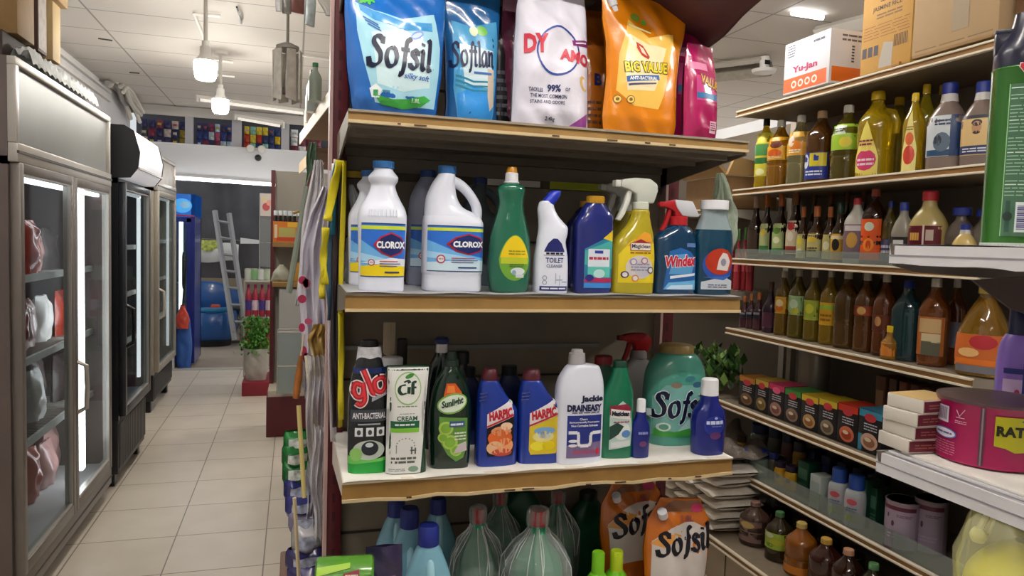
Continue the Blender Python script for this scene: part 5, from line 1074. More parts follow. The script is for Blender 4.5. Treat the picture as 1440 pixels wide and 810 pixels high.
# ------------------------------------------------------------------ fridges on the aisle's far side
STEEL = M('#7d7671', .38, .55, noise=.08, nscale=8); STEEL_L = M('#b8b3ac', .35, .4); STEEL_D = M('#4b4644', .4, .4)
GLASS = clear_film('#e8eef0', .84, .03, body='#3a3f42')
def chiller(label, xf, y0, y1, ztop, zhead, body, frame, headm, ndoor, zb=.17, depth=.66, light='#ffffff', lum=2., inside='#c9c9cb', stock=True, cur=0., name='display_fridge', hz0=None, kick=DARK, kz=.05, plain=False):
    t = thing(name, label, 'fridge', (xf, (y0+y1)/2, 0), PI/2)      # local: x = along -> +y world, -y = facing +x world
    W = (y1-y0)/2; D = depth; hz0 = hz0 or zhead
    # local frame: x in [-W, W] runs away from the camera, y from 0 (front) to D (back)
    b = MB(); th = .035
    b.box(-W, -W+th, 0.03, D, zb-.02, zhead, body); b.build('side_panel', t)
    b = MB(); b.box(W-th, W, 0.03, D, zb-.02, zhead, body); b.build('side_panel', t)
    b = MB(); b.box(-W+th, W-th, D-.03, D, zb, zhead, M(inside, .5)); b.build('back_panel', t)
    b = MB(); b.box(-W+th, W-th, .04, D-.03, zb-.02, zb+.03, M(inside, .5)); b.build('deck', t)
    b = MB(); b.box(-W, W, .03, D, zhead-.03, zhead, body); b.build('top_panel', t)
    b = MB(); b.box(-W+.01, W-.01, .035, D-.01, kz, zb-.02, kick, .004)
    if plain: b.box(-W, W, .0, .035, .075, zb-.006, STEEL, .004); b.box(-W, W, -.004, .035, .115, .122, STEEL_D)
    for k in range(0 if plain else int((y1-y0)/.03)): b.box(-W+.04+k*.03, -W+.055+k*.03, .031, .036, kz+.03, zb-.05, BLACK)
    b.build('plinth', t)
    for x in (-W+.07, W-.07):
        b = MB(); b.box(x-.03, x+.03, .06, .12, 0, kz+.01, BLACK, .004); b.build('foot', t)
    # header sign
    b = MB()
    if cur:
        prof = [(.03, zhead), (-.03, zhead+.005), (-cur, zhead+.06), (-cur-.01, (zhead+ztop)/2), (-cur+.02, ztop-.03), (-.0, ztop), (.10, ztop), (.10, zhead)]
        b.prism([(y, z) for y, z in prof], -W+.012, W-.012, headm, 0, None, 'x'); h = b.build('header', t, angle=50)
        b = MB(); b.box(-W+.012, W-.012, -cur-.012, -cur, zhead+.055, zhead+.066, STEEL_L); b.build('header_trim', h)
        for x in (-W, W-.012):
            b = MB(); b.prism([(y-.004 if y < .03 else y, z) for y, z in prof], x, x+.012, DARK, 0, None, 'x'); b.build('header_end', h)
        b = MB(); b.box(-W, W, .10, .3, zhead, ztop-.05, body); b.build('header_box', h)
    else:
        b.box(-W, W, .03, .32, zhead, ztop, body); h = b.build('header', t)
        b = MB(); b.box(-W+.03, W-.03, .016, .03, hz0+.05, ztop-.03, headm); b.build('sign_panel', h)
        b = MB(); b.box(-W, W, .0, .03, ztop-.03, ztop, STEEL_L, .003); b.build('header_trim', h)
        b = MB(); b.box(-W, W, -.004, .03, zhead-.02, zhead+.05, STEEL_L, .004); b.box(-W, W, -.008, .0, zhead+.012, zhead+.022, STEEL_D); b.build('header_trim', h)
        for x in (-W, W-.03):
            b = MB(); b.box(x, x+.03, .0, .03, zhead+.05, ztop-.03, STEEL_L, .003); b.build('header_trim', h)
    zt = zhead-.02
    for k in range(ndoor):
        a = -W+.012+(2*W-.024)*k/ndoor; c = -W+.012+(2*W-.024)*(k+1)/ndoor; a += .004; c -= .004; f = .04
        b = MB(); b.box(a, a+f, -.006, .03, zb, zt, frame, .004); b.box(c-f, c, -.006, .03, zb, zt, frame, .004); b.box(a+f, c-f, -.006, .03, zb, zb+f*1.3, frame, .004); b.box(a+f, c-f, -.006, .03, zt-f, zt, frame, .004)
        for (p, q) in (((a+f, a+f+.006)), ((c-f-.006, c-f))): b.box(p, q, -.002, .03, zb+f*1.3, zt-f, STEEL_L)
        b.box(a+f, c-f, -.002, .03, zt-f-.006, zt-f, STEEL_L); b.box(a+f, c-f, -.002, .03, zb+f*1.3, zb+f*1.3+.006, STEEL_L)
        d = b.build('door', t)
        b = MB(); b.box(a+f, c-f, .008, .014, zb+f*1.3, zt-f, GLASS); b.build('glass', d)
        hx = a+.02 if (k == ndoor-1 and ndoor > 1) else (c-.02 if ndoor > 1 else a+.02)
        if not (ndoor > 1 and k == 0):
            b = MB(); hz = zb+(zt-zb)*.30; hl = .24
            b.tube([(hx, -.006, hz), (hx, -.042, hz+.02), (hx, -.046, hz+hl*.5), (hx, -.042, hz+hl-.02), (hx, -.006, hz+hl)], .011, STEEL_L if not cur else BLACK, 8); b.build('handle', d)
    zs = [zb+.03+(zt-zb)*q for q in (.25, .47, .69)]
    for z in zs:
        b = MB(); b.box(-W+th, W-th, .08, .095, z-.008, z+.022, M('#d6d4ce', .4)); b.box(-W+th, W-th, D-.08, D-.07, z-.004, z+.004, STEEL_L)
        n = int((2*W-2*th)/.03)
        for k in range(n): b.box(-W+th+k*.03, -W+th+k*.03+.004, .09, D-.07, z-.003, z+.001, STEEL_L)
        b.build('wire_shelf', t)
    b = MB(); x = .35 if ndoor > 1 else W-.06; q = .028 if ndoor > 1 else .012; b.box(x-q, x+q, .05, .07, zb+.1, zt-.05, M(light, .4, emit=lum)); b.build('glow_bar', t)  # in the double-door fridge this glowing bar imitates a reflection
    b = MB(); b.box(-W+th, W-th, .05, .075, zt-.06, zt-.04, M(light, .4, emit=lum*.5)); b.build('glow_bar', t)  # top glow added to brighten the fridge inside
    return t, W, D, zs, zb+.03
t1, W1, D1, zs1, zd1 = chiller('grey steel double-door glass fridge with blank header panel', -.97, 3.08, 4.50, 2.12, 1.76, M('#6a5f5c', .4, .3, noise=.08, nscale=7), STEEL, M('#777876', .45, noise=.06, nscale=5), 2, lum=11, plain=True)
def stock(y, xd, z, w, h, d, c, name, label, cat, group=None, kind='pouch', seed=1, x=-.97):
    if kind == 'pouch':
        P = Pouch(w, h, d, [(0, .95), (.3, 1), (.8, .97), (1, .88)], seed, .012, [(0, .7), (.4, 1), (.8, .8), (1, .15)]); b = MB(); b.keep = True; P.into(b, c, None, 16, 18)
    else:
        b = MB(); Loft([(0, w*.45, w*.45), (h*.02, w*.5, w*.5), (h*.6, w*.5, w*.5), (h*.78, w*.22, w*.22), (h*.9, w*.2, w*.2)], 2, 18).into(b, c)
    o = one(name, label, cat, b, (x-xd, y, z), PI/2, group)
    if kind != 'pouch':
        b = MB(); Loft([(h*.9, w*.22, w*.22), (h, w*.22, w*.22)], 1, 14).into(b, M('#c8ccd2', .4)); b.build('cap', o)
    return o
RBAG = M('#b4402c', .3, coat=.4, noise=.2, nscale=25); PBAG = M('#b58a86', .35, coat=.3, noise=.2, nscale=20); WBAG = M('#cfcbc8', .35, noise=.1); DBAG = M('#4a3f3e', .4, noise=.3, nscale=25)
lv = [zd1]+zs1; nm = ['the double-door fridge floor', 'the double-door fridge lowest shelf', 'the double-door fridge middle shelf', 'the double-door fridge top shelf']
sd = 0
for li in range(4):
    for k in range(6):
        sd += 1; r = random.Random(sd); y = 3.22+k*.225
        c, cn = [(RBAG, 'red'), (RBAG, 'red'), (PBAG, 'pink'), (DBAG, 'dark'), (WBAG, 'white')][(r.randrange(3) if li == 0 else r.randrange(5))]
        ordn = ('first', 'second', 'third', 'fourth', 'fifth', 'sixth')[k]
        stock(y, .2+.08*r.random(), lv[li]+.004, .18, .20+.08*r.random(), .09, c, 'frozen_food_pack', f'{cn} frozen pack on {nm[li]}, {ordn} from the near side', 'food pack', 'food packs in the double-door fridge', seed=sd)
        if r.random() < .7: stock(y, .42, lv[li]+.004, .17, .24, .09, r.choice([RBAG, DBAG, WBAG, PBAG]), 'frozen_food_pack', f'back-row frozen pack on {nm[li]}, {ordn} from the near side', 'food pack', 'food packs in the double-door fridge', seed=sd+90)
t2, W2, D2, zs2, zd2 = chiller('black glass-door fridge with curved white header light', -.93, 4.62, 5.42, 2.10, 1.80, M('#1a1b20', .35), M('#23252c', .3), M('#dfe0e6', .4, emit=.35), 1, zb=.42, cur=.07, lum=1.2, inside='#7f8791', kz=.08)
for li, z in enumerate([zd2]+zs2):
    for k in range(6):
        c = ['#c8d0d8', '#7a94b4', '#34506a', '#a8b4c0'][(li*2+k) % 4]
        stock(4.72+k*.12, .16, z+.001, .075, .24, .07, M(c, .25, coat=.3), 'drink_bottle', f'chilled drink bottle on {("the floor", "the lowest shelf", "the middle shelf", "the top shelf")[li]} of the black fridge, {("first", "second", "third", "fourth", "fifth", "sixth")[k]} from near side', 'bottle', 'bottles in the black fridge', 'bottle', x=-.93)
t3, W3, D3, zs3, zd3 = chiller('worn beige steel fridge with its header panel, third along the wall', -1.06, 6.5, 7.45, 2.14, 1.86, M('#a39a8c', .5, .2, noise=.15, nscale=6), M('#9c9488', .4, .3), M('#b8b2aa', .45, noise=.25, nscale=9), 1, zb=.34, lum=.6, inside='#6f6c66', kz=.1)
for li, z in enumerate([zd3]+zs3):
    for k in range(5):
        stock(6.64+k*.16, .2, z+.001, .08, .22, .07, M(['#6f6a62', '#8a8072', '#58626a'][k % 3], .3), 'drink_bottle', f'dim bottle on {("the floor", "the lowest shelf", "the middle shelf", "the top shelf")[li]} of the beige fridge, {("first", "second", "third", "fourth", "fifth")[k]} from near side', 'bottle', 'bottles in the beige fridge', 'bottle', x=-1.06)
# blue drinks fridge in the doorway, facing the aisle
t = thing('drinks_fridge', 'blue drinks fridge with lit glass door standing in the back doorway', 'fridge', (-1.36, 8.82, -.02))
BF = M('#1c2a7a', .3, coat=.4)
b = MB(); b.box(-.3, -.26, 0, .6, .05, 1.95, BF); b.build('side_panel', t); b = MB(); b.box(.26, .30, 0, .6, .05, 1.95, BF); b.build('side_panel', t)
b = MB(); b.box(-.3, .3, .55, .6, .05, 1.95, M('#c9d4dc', .4)); b.build('back_panel', t)
b = MB(); b.box(-.3, .3, 0, .6, 1.70, 1.95, M('#2a6ac0', .3, emit=.3)); h = b.build('header', t)
b = MB(); decal(b, oval(.17, 1.82, .10, .08), M('#4aa0e0', .3, emit=.5), .004); decal(b, oval(.2, 1.83, .05, .04), M('#9ad0f0', .3), .006); decal(b, [(-.3, 1.72), (.3, 1.70), (.3, 1.715), (-.3, 1.735)], M('#b8304a', .4), .005); b.build('emblem', h)
b = MB(); b.box(-.26, -.22, -.03, 0, .4, 1.68, BF); b.box(.22, .26, -.03, 0, .4, 1.68, BF); b.box(-.26, .26, -.03, 0, .38, .44, BF); b.box(-.26, .26, -.03, 0, 1.64, 1.69, BF); d = b.build('door', t)
b = MB(); b.box(-.22, .22, -.02, -.014, .44, 1.64, GLASS); b.build('glass', d)
b = MB(); b.tube([(.19, -.03, .9), (.19, -.07, .95), (.19, -.07, 1.25), (.19, -.03, 1.3)], .012, BLACK); b.build('handle', d)
b = MB(); b.box(-.28, .28, .02, .58, .05, .40, BF); b.build('plinth', t)
b = MB(); b.box(.13, .17, .05, .08, .46, 1.66, M('#f4fbff', .4, emit=3)); b.build('glow_bar', t)
for z in (.7, .95, 1.2, 1.42):
    b = MB(); b.box(-.25, .25, .06, .5, z, z+.01, STEEL_L); b.build('wire_shelf', t)
p = on_y(258, 500, 8.62)
P_ = Pouch(.17, .62, .12, [(0, .8), (.4, 1), (.8, .8), (1, .5)], 9, .01); b = MB(); b.keep = True; P_.into(b, M('#1c4f9a', .35, coat=.3), None, 20, 26); one('blue_sack', 'blue sack standing at the doorway below the red bag', 'sack', b, (p.x, 8.66, 0))
P_ = Pouch(.14, .26, .08, [(0, .8), (.4, 1), (1, .3)], 15, .01); b = MB(); b.keep = True; P_.into(b, M('#c4402f', .35, coat=.3, noise=.3, nscale=14), None, 18, 20); q = on_y(257, 462, 8.56); one('red_carrier_bag', 'red and white carrier bag hanging in front of the blue drinks fridge', 'bag', b, (q.x, 8.55, q.z))
b = MB(); q2 = on_y(262, 360, 8.57); b.tube([(q.x, 8.55, q.z+.25), (q2.x-.01, 8.57, q2.z-.2), (q2.x, 8.6, q2.z)], .01, BLACK, 6); one('bag_strap', 'black strap dangling in front of the lit drinks fridge door', 'strap', b)

# ---- cartons on top of the double-door fridge
def carton(name, label, x0, x1, y0, y1, z0, z1, col, face=None, rz=0., flap=True, group=None, cat='carton'):
    t = thing(name, label, cat, ((x0+x1)/2, (y0+y1)/2, z0), rz, group); w, d, h = (x1-x0)/2, (y1-y0)/2, z1-z0
    b = MB(); b.box(-w, w, -d, d, 0, h, col, .004); b.build('body', t)
    if flap:
        b = MB(); b.box(-w*.995, w*.995, -.025, .025, h, h+.0008, M('#c9b48a', .25)); b.build('packing_tape', t)
    if face: b = MB(); face(b, w, d, h); b.build('print', t)
    return t
CB = M('#86693f', .75, noise=.1, nscale=12); CB2 = M('#a08152', .75, noise=.08, nscale=12); CBD = M('#362823', .7, noise=.1)
def xface(b, fn, w):
    """prints on the side facing +x: build in a local -y frame, then turn"""
    c = MB(); fn(c); m = Matrix.Rotation(PI/2, 4, 'Z')
    for i, f in enumerate(c.f): b.f.append(tuple(len(b.v)+j for j in f)); b.m.append(b.mi(c.mats[c.m[i]]))
    b.v += [tuple(m @ Vector(v)) for v in c.v]
carton('flat_carton', 'flattened board box lying under the cartons on the double-door fridge', -1.50, -1.05, 3.2, 4.2, 2.125, 2.238, CBD, flap=False)
carton('carton', 'tall tan carton at the near end of the double-door fridge top', -1.44, -1.02, 3.26, 3.45, 2.24, 2.78, CB, lambda b, w, d, h: (b.box(w*.2, w*.7, -d-.001, -d, h*.45, h*.5, BLACK), b.box(w*.65, w*.7, -d-.001, -d, h*.5, h*.75, BLACK), b.box(w*.2, w*.7, -d-.001, -d, h*.72, h*.75, BLACK)))
carton('carton', 'small dark brown carton with whitish end behind the tall tan carton', -1.30, -1.03, 3.53, 3.64, 2.24, 2.495, M('#4f362f', .7), lambda b, w, d, h: b.box(w, w+.001, -d*.9, d*.9, h*.05, h*.95, M('#a89f98', .7, noise=.2)))
carton('carton', 'pale yellowish carton next to the small dark brown carton on the fridge', -1.36, -1.02, 3.69, 3.80, 2.24, 2.495, M('#c2a878', .7))
carton('carton', 'carton laid across the other cartons on the double-door fridge', -1.40, -1.0, 3.47, 3.84, 2.50, 2.70, CB2)
b = MB(); b.keep = True; b.grid(lambda u, v: (-.965-.085*v, 3.25+1.0*u, 2.124+.055*math.sin(PI*v)*(1+.5*math.sin(31*u+9*v))+.012*abs(math.sin(47*u-11*v))), 60, 10, M('#c4cacc', .3, coat=.3, bump=.4)); one('plastic_sheet', 'crumpled pale plastic sheet lying along the double-door fridge top', 'plastic sheet', b)
# ------------------------------------------------------------------ far aisle shelving
t = thing('shelf_rack', 'maroon-framed shelf rack farther down the aisle with a grey panel below', 'shelf rack', (0, 0, 0))
MAR = M('#5a1c22', .5); WOODE = M('#b08a56', .55, noise=.15); GREYP = M('#a9a7a4', .5)
for x in (-.17, .74):
    b = MB(); b.box(x, x+.03, 5.9, 5.94, .3, 2.0, MAR); b.build('upright', t)
b = MB(); b.box(-.14, .74, 5.95, 5.97, .04, 2.0, M('#8f8a80', .6)); b.build('back_panel', t)
b = MB(); b.box(-.18, .74, 5.60, 5.98, .0, .30, MAR, .004); b.build('base', t)
b = MB(); b.box(-.17, .74, 5.62, 5.95, .30, .345, M('#c9bfae', .5)); b.build('shelf', t)
for z in (1.45, 1.15):
    b = MB(); b.box(-.15, .74, 5.70, 5.95, z-.035, z, WOODE); s = b.build('shelf', t)
    b = MB(); b.box(-.15, .74, 5.695, 5.70, z-.032, z-.004, M('#8a6a3a', .5)); b.build('price_rail', s)
b = MB(); b.box(-.10, .60, 5.72, 5.74, .35, 1.10, GREYP); b.build('panel', t)
# carton of capped bottles on its upper shelf
p0, p1 = on_y(384, 338, 5.8), on_y(424, 338, 5.8)
t = thing('display_carton', 'orange and yellow open carton on the far rack\'s upper shelf', 'carton', ((p0.x+p1.x)/2, 5.82, 1.452)); w = (p1.x-p0.x)/2; h = .155
OC = M('#c9701c', .5); YC = M('#d6a82c', .5)
for n_, bx, m_ in (('front', (-w, w, -.09, -.086), OC), ('back', (-w, w, .086, .09), OC)):
    b = MB(); b.box(*bx, 0, h, m_); b.build('carton_wall', t)
for x in (-w, w-.004):
    b = MB(); b.box(x, x+.004, -.086, .086, 0, h, OC); b.build('carton_wall', t)
b = MB(); decal(b, rect(-w*.75, w*.75, .01, .035), M('#b8402c', .4), .0915); decal(b, rect(-w*.6, w*.55, .04, .11), M('#a8a05a', .4), .0915); decal(b, rect(0, w*.95, .115, .15), YC, .0915); decal(b, rect(-w*.9, -w*.7, .03, .13), M('#d8c8a8', .4), .0915); b.build('print', t)
k = 0
for i in range(6):
    for j in range(2):
        x = -w*.82+i*w*.33; b = MB(); cyl(b, 0, 0, 0, .16, .016, M('#241a16', .3), 14); cyl(b, 0, 0, .16, .20, .010, M('#1a1614', .3), 14)
        o = one('small_bottle', f'silver-capped small bottle in the orange carton, {("front", "back")[j]} row, {("first","second","third","fourth","fifth","sixth")[i]} from the doorway', 'bottle', b, ((p0.x+p1.x)/2+x, 5.785+j*.07, 1.454+.0*j), 0, 'bottles in the orange carton')
        b = MB(); cyl(b, 0, 0, .198, .235, .016, M('#d4dadd', .4), 14); b.build('cap', o)
P_ = Pouch(.16, .13, .08, [(0, 1), (.5, .8), (1, .2)], 5, .006); b = MB(); b.keep = True; P_.into(b, clear_film('#b9b8a8', .3, .2, .6), None, 20, 20); q = on_y(396, 395, 5.8); one('filled_bag', 'clear filled bag on the far rack\'s lower wooden shelf', 'bag', b, (q.x, 5.8, 1.152))
q = on_y(417, 395, 5.8); carton('carton', 'small amber carton on the far rack\'s lower wooden shelf', q.x-.05, q.x+.05, 5.76, 5.86, 1.152, 1.30, M('#b0802c', .6), flap=False)
t = thing('wire_basket', 'clear-sided wire basket in front of the far rack\'s grey panel', 'basket', (0, 0, 0)); q = on_y(407, 520, 5.55); w = .085
for z in (.55, .80):
    b = MB(); b.tube([(q.x-w, 5.5, z), (q.x+w, 5.5, z), (q.x+w, 5.68, z), (q.x-w, 5.68, z), (q.x-w, 5.5, z)], .005, STEEL_L, 6); b.build('rim', t)
b = MB(); b.box(q.x-w, q.x+w, 5.5, 5.502, .35, .80, clear_film('#cfd8d8', .7)); b.build('front_panel', t)
for x in (-w, w):
    b = MB(); b.tube([(q.x+x, 5.5, .345), (q.x+x, 5.5, .82)], .005, STEEL_L, 6); b.build('post', t)
# drink display rack by the doorway
t = thing('drink_rack', 'tall wire-fronted drink rack by the doorway on a red foot', 'display rack', (0, 0, 0)); xa, xb = -.445, -.19
b = MB(); b.box(xa-.0, xb+.02, 7.08, 7.62, 0, .13, M('#8a2432', .45), .006); b.build('base', t)
for x in (xa, xb):
    for y in (7.35, 7.6):
        b = MB(); b.box(x-.006, x+.006, y-.006, y+.006, .13, 1.06, STEEL_L); b.build('post', t)
b = MB(); b.box(xa, xb, 7.34, 7.61, 1.05, 1.065, M('#b8b5b0', .4)); b.build('shelf', t); b = MB(); b.box(xa, xb, 7.34, 7.61, .70, .71, M('#b8b5b0', .4)); b.build('shelf', t)
for i in range(4):
    x = xa+.035+i*.062
    for zz, hh, c, tn in ((.712, .32, '#a8324a', 'upper'), (.70-.36, .34, '#b4563c', 'lower')):
        if tn == 'lower': zz = .345
        b = MB(); Loft([(0, .026, .026), (.005, .029, .029), (hh*.55, .029, .029), (hh*.68, .026, .026), (hh*.85, .012, .012), (hh*.88, .012, .012)], 2, 18).into(b, M(c, .25, coat=.4))
        o = one('drink_bottle', f'red drink bottle on the {tn} level of the wire-fronted rack, {("first", "second", "third", "fourth")[i]} from the doorway', 'bottle', b, (x, 7.40, zz), 0, 'red bottles in the doorway rack')
        b = MB(); cyl(b, 0, 0, hh*.87, hh*.97, .014, M('#8a2a5a' if tn == 'upper' else '#c8783c', .4), 14); b.build('cap', o)
        b = MB(); b.grid(lambda u, v: (.0296*math.sin(-1.3+2.6*u), -.0296*math.cos(-1.3+2.6*u), hh*(.2+.3*v)), 12, 2, M(('#d8c0d0' if i % 2 else '#4a3a8a') if tn == 'upper' else '#c8785c', .4)); b.build('label', o)
b = MB(); b.box(xa, xb, 7.34, 7.61, .335, .345, M('#b8b5b0', .4)); b.build('shelf', bpy.data.objects['drink_rack'])
t = thing('bag_of_greens', 'leafy green bunch in a pale bag standing before the drink rack', 'bunch of greens', (-.325, 7.20, .132))
P_ = Pouch(.22, .30, .14, [(0, .8), (.4, 1), (1, 1.05)], 4, .008, [(0, .6), (.5, 1), (1, .9)]); b = MB(); b.keep = True; P_.into(b, clear_film('#d0ccc4', .45, .2, .8, 30), None, 20, 20); b.build('bag', t)
def leaves(t, n, x, y, z, s, cols, seed, name='leaves'):
    r = random.Random(seed)
    for c in cols:
        b = MB(); b.keep = True
        for k in range(n):
            p = Vector((r.gauss(0, x), r.gauss(0, y), abs(r.gauss(0, 1))*z if False else r.uniform(-.5, 1)*z)); l = s*r.uniform(.6, 1.4); m = Matrix.Translation(p) @ Matrix.Rotation(r.uniform(0, 6.28), 4, 'Z') @ Matrix.Rotation(r.uniform(-1, 1), 4, 'X')
            vs = [(0, 0, 0), (l*.35, 0, l*.45), (0, -.1*l, l), (-l*.35, 0, l*.45)]; b.add([m @ Vector(v) for v in vs], [(0, 1, 2, 3)], M(c, .5))
        o = b.build(name, t); o['kind'] = 'stuff'
leaves(t, 330, .065, .035, .24, .034, ['#4f8f34', '#6fae4a', '#2f6324'], 3); 
for o in t.children:
    if o.name.startswith('leaves'): o.location = (0, 0, .34)
for i, (c, px) in enumerate((('#c2c8c0', 349), ('#7fae7a', 358), ('#d0d4d0', 367), ('#b0c0a8', 376))):
    q = on_y(px, 390, 7.45); b = MB(); cyl(b, 0, 0, 0, .10, .034, M(c, .35), 18); cyl(b, 0, 0, .10, .108, .03, STEEL_L, 18); one('food_can', f'pale can on top of the drink rack, {("first", "second", "third", "fourth")[i]} from the doorway', 'can', b, (q.x, 7.45, 1.067), 0, 'cans on the drink rack')
t = thing('acrylic_stand', 'tall clear stand with flower-print card above the drink rack', 'display stand', (-.26, 7.55, 1.066))
b = MB(); b.box(-.06, .08, -.05, -.046, .12, .80, clear_film('#cfd2d4', .72)); b.box(-.06, .08, .05, .054, .12, .80, clear_film('#cfd2d4', .72)); b.build('panel', t)
for x in (-.062, .078):
    b = MB(); b.box(x, x+.006, -.05, .05, .0, .84, M('#bfc2c4', .4)); b.build('post', t)
for z in (.12, .36, .58):
    b = MB(); b.box(-.058, .078, -.05, .05, z, z+.006, M('#bfc2c4', .4)); b.build('shelf', t)
b = MB(); b.box(-.055, .075, -.056, -.052, .62, .84, M('#c9bfb8', .4)); decal(b, oval(.0, .71, .035, .04, 12), M('#b8484a', .5), .057); decal(b, oval(.03, .75, .03, .03, 12), M('#d89a8a', .5), .0575); decal(b, oval(-.02, .78, .025, .02, 12), M('#d8c08a', .5), .0575); b.build('card', t)
for i, (dx, z, c) in enumerate(((-.03, .126, '#8fa39a'), (.04, .126, '#c0c4c2'), (-.03, .366, '#b4b0a8'), (.045, .366, '#6f8a80'))):
    b = MB(); b.box(-.025, .025, -.03, .03, 0, .15, M(c, .4), .004); one('small_pack', f'{("sage", "grey", "beige", "teal")[i]} pack inside the tall clear stand', 'pack', b, (-.26+dx, 7.55, 1.066+z+.001))
# ------------------------------------------------------------------ side of the near shelving: hanging goods
t = thing('shelf_rack', 'side shelves of the shelving run seen from below beside the maroon post', 'shelf rack', (0, 0, 0))
def slab(pts, z0, z1, m, name):
    b = MB(); b.prism([(x, y) for x, y in pts], z0, z1, m, 0, None, 'z'); return b.build(name, t)
slab([(.146, 3.1), (.03, 4.6), (.45, 4.62), (.55, 3.1)], 2.085, 2.11, M('#9c8a76', .6, noise=.1), 'shelf'); slab([(.142, 3.1), (.026, 4.6), (.03, 4.6), (.146, 3.1)], 2.05, 2.115, M('#d2c4b0', .6), 'price_rail')
slab([(.10, 3.75), (.03, 4.66), (.45, 4.66), (.5, 3.75)], 1.915, 1.94, M('#8a6f58', .6, noise=.1), 'shelf'); slab([(.096, 3.75), (.026, 4.66), (.03, 4.66), (.10, 3.75)], 1.88, 1.945, M('#c4ab8a', .6), 'price_rail')
slab([(.17, 2.02), (.06, 4.7), (.5, 4.7), (.6, 2.02)], .0, .25, M('#6a5648', .6), 'base')
b = MB(); b.box(.52, .56, 2.02, 4.7, .0, 2.6, BACKP); b.build('back_panel', t)
for y in (3.05, 4.66):
    b = MB(); b.box(.50, .54, y, y+.04, 0, 2.7, RED_POST); b.build('upright', t)
for i, (px, pt, pb, y, c, cp, lab) in enumerate(((437, 88, 152, 3.45, '#aebfb4', '#3a8a5c', 'pale bottle with green cap on the high side shelf, closest to the maroon post'), (431, 98, 165, 3.75, '#b4bfc0', '#8a8f90', 'pale grey bottle on the high side shelf behind the green-capped one'), (427, 112, 180, 4.1, '#c4b8a8', '#b08a5a', 'cream bottle with tan cap on the high side shelf'), (425, 145, 190, 4.45, '#c9a48a', '#d8c8b8', 'pinkish pack at the far tip of the high side shelf'))):
    p = on_y(px, pt, y); h = p.z-2.111; b = MB(); w = .03; Loft([(0, w, w), (h*.6, w, w), (h*.8, w*.4, w*.4), (h*.9, w*.4, w*.4)], 2, 18).into(b, M(c, .3, coat=.3)); o = one('plastic_bottle', lab, 'bottle', b, (max(p.x, .06)+.02, y, 2.111)); b = MB(); cyl(b, 0, 0, h*.89, h, w*.45, M(cp, .4), 14); b.build('cap', o)
def sheet(name, label, cat, pxs, y, mat, amp=.012, fr=5, seed=1, nu=26, nv=40, parent=None, part=None):
    """cloth or film hanging between picture outlines pxs = [(row, left, right), ...] at depth y"""
    r = random.Random(seed); a, c, d = (r.uniform(0, 6) for _ in range(3)); b = MB(); b.keep = True
    L_ = [on_y(l, row, y) for row, l, rr in pxs]; R_ = [on_y(rr, row, y) for row, l, rr in pxs]; n = len(pxs)-1
    def fn(u, v):
        k = min(int(v*n), n-1); f = v*n-k; p = L_[k].lerp(L_[k+1], f).lerp(R_[k].lerp(R_[k+1], f), u)
        return (p.x+.004*math.sin(9*v+a), p.y+amp*(math.sin(2*PI*u*fr+3*math.sin(2*v+a))+.6*math.sin(2*PI*u*fr*1.7+5*v+c)+.4*math.sin(17*v+7*u+d)), p.z)
    b.grid(fn, nu, nv, mat)
    if part: return b.build(part, parent, angle=180)
    return one(name, label, cat, b, angle=180)
LILAC = M('#e4e0ee', .5, noise=.1, nscale=9)
ap = sheet('hanging_apron', 'pale lilac plastic apron with pink print hanging at the shelving side', 'apron', [(262, 452, 466), (300, 436, 466), (350, 424, 464), (420, 420, 462), (500, 424, 462), (560, 430, 462)], 2.45, LILAC, .016, 3, 4)
RP = random.Random(3)
for k in range(9):
    px, py = RP.uniform(421, 436), RP.uniform(390, 520); q = on_y(px, py, 2.42); b = MB(); decal(b, oval(0, 0, .008+.006*RP.random(), .010+.008*RP.random(), 10), M(('#b8325c', '#c9587c')[k % 2], .5), 0); o = b.build('print', ap, q)
sheet('hanging_apron', 'whiter plastic apron folded behind the lilac one at the shelving side', 'apron', [(225, 440, 452), (270, 434, 458), (330, 424, 452), (400, 417, 445), (430, 416, 430)], 2.75, M('#eceaee', .5), .012, 3, 8)
sheet('hanging_cloth', 'green and red printed cloth strip hanging deepest at the shelving side', 'cloth', [(200, 434, 446), (245, 430, 448), (300, 424, 438)], 3.0, M('#6f8a72', .5, noise=.5, nscale=14), .01, 2, 11)
sheet('hanging_bag', 'pink and white wrapper hanging under the side shelf tip', 'bag', [(228, 446, 458), (262, 430, 448), (300, 427, 440)], 2.9, M('#c9929c', .5, noise=.35, nscale=16), .01, 2, 12)
b = MB(); p, q = on_y(432, 262, 2.8), on_y(406, 412, 2.8); b.tube([p, q], .011, M('#8f9a8c', .5), 8); one('umbrella_rod', 'grey-green folded umbrella tilted beside the white apron', 'umbrella', b)
b = MB(); p, q = on_y(436, 292, 3.1), on_y(412, 300, 3.1); b.tube([p, q], .006, M('#b08a4c', .5), 8); one('wooden_stick', 'short wooden stick poking out near the orange carton', 'stick', b)
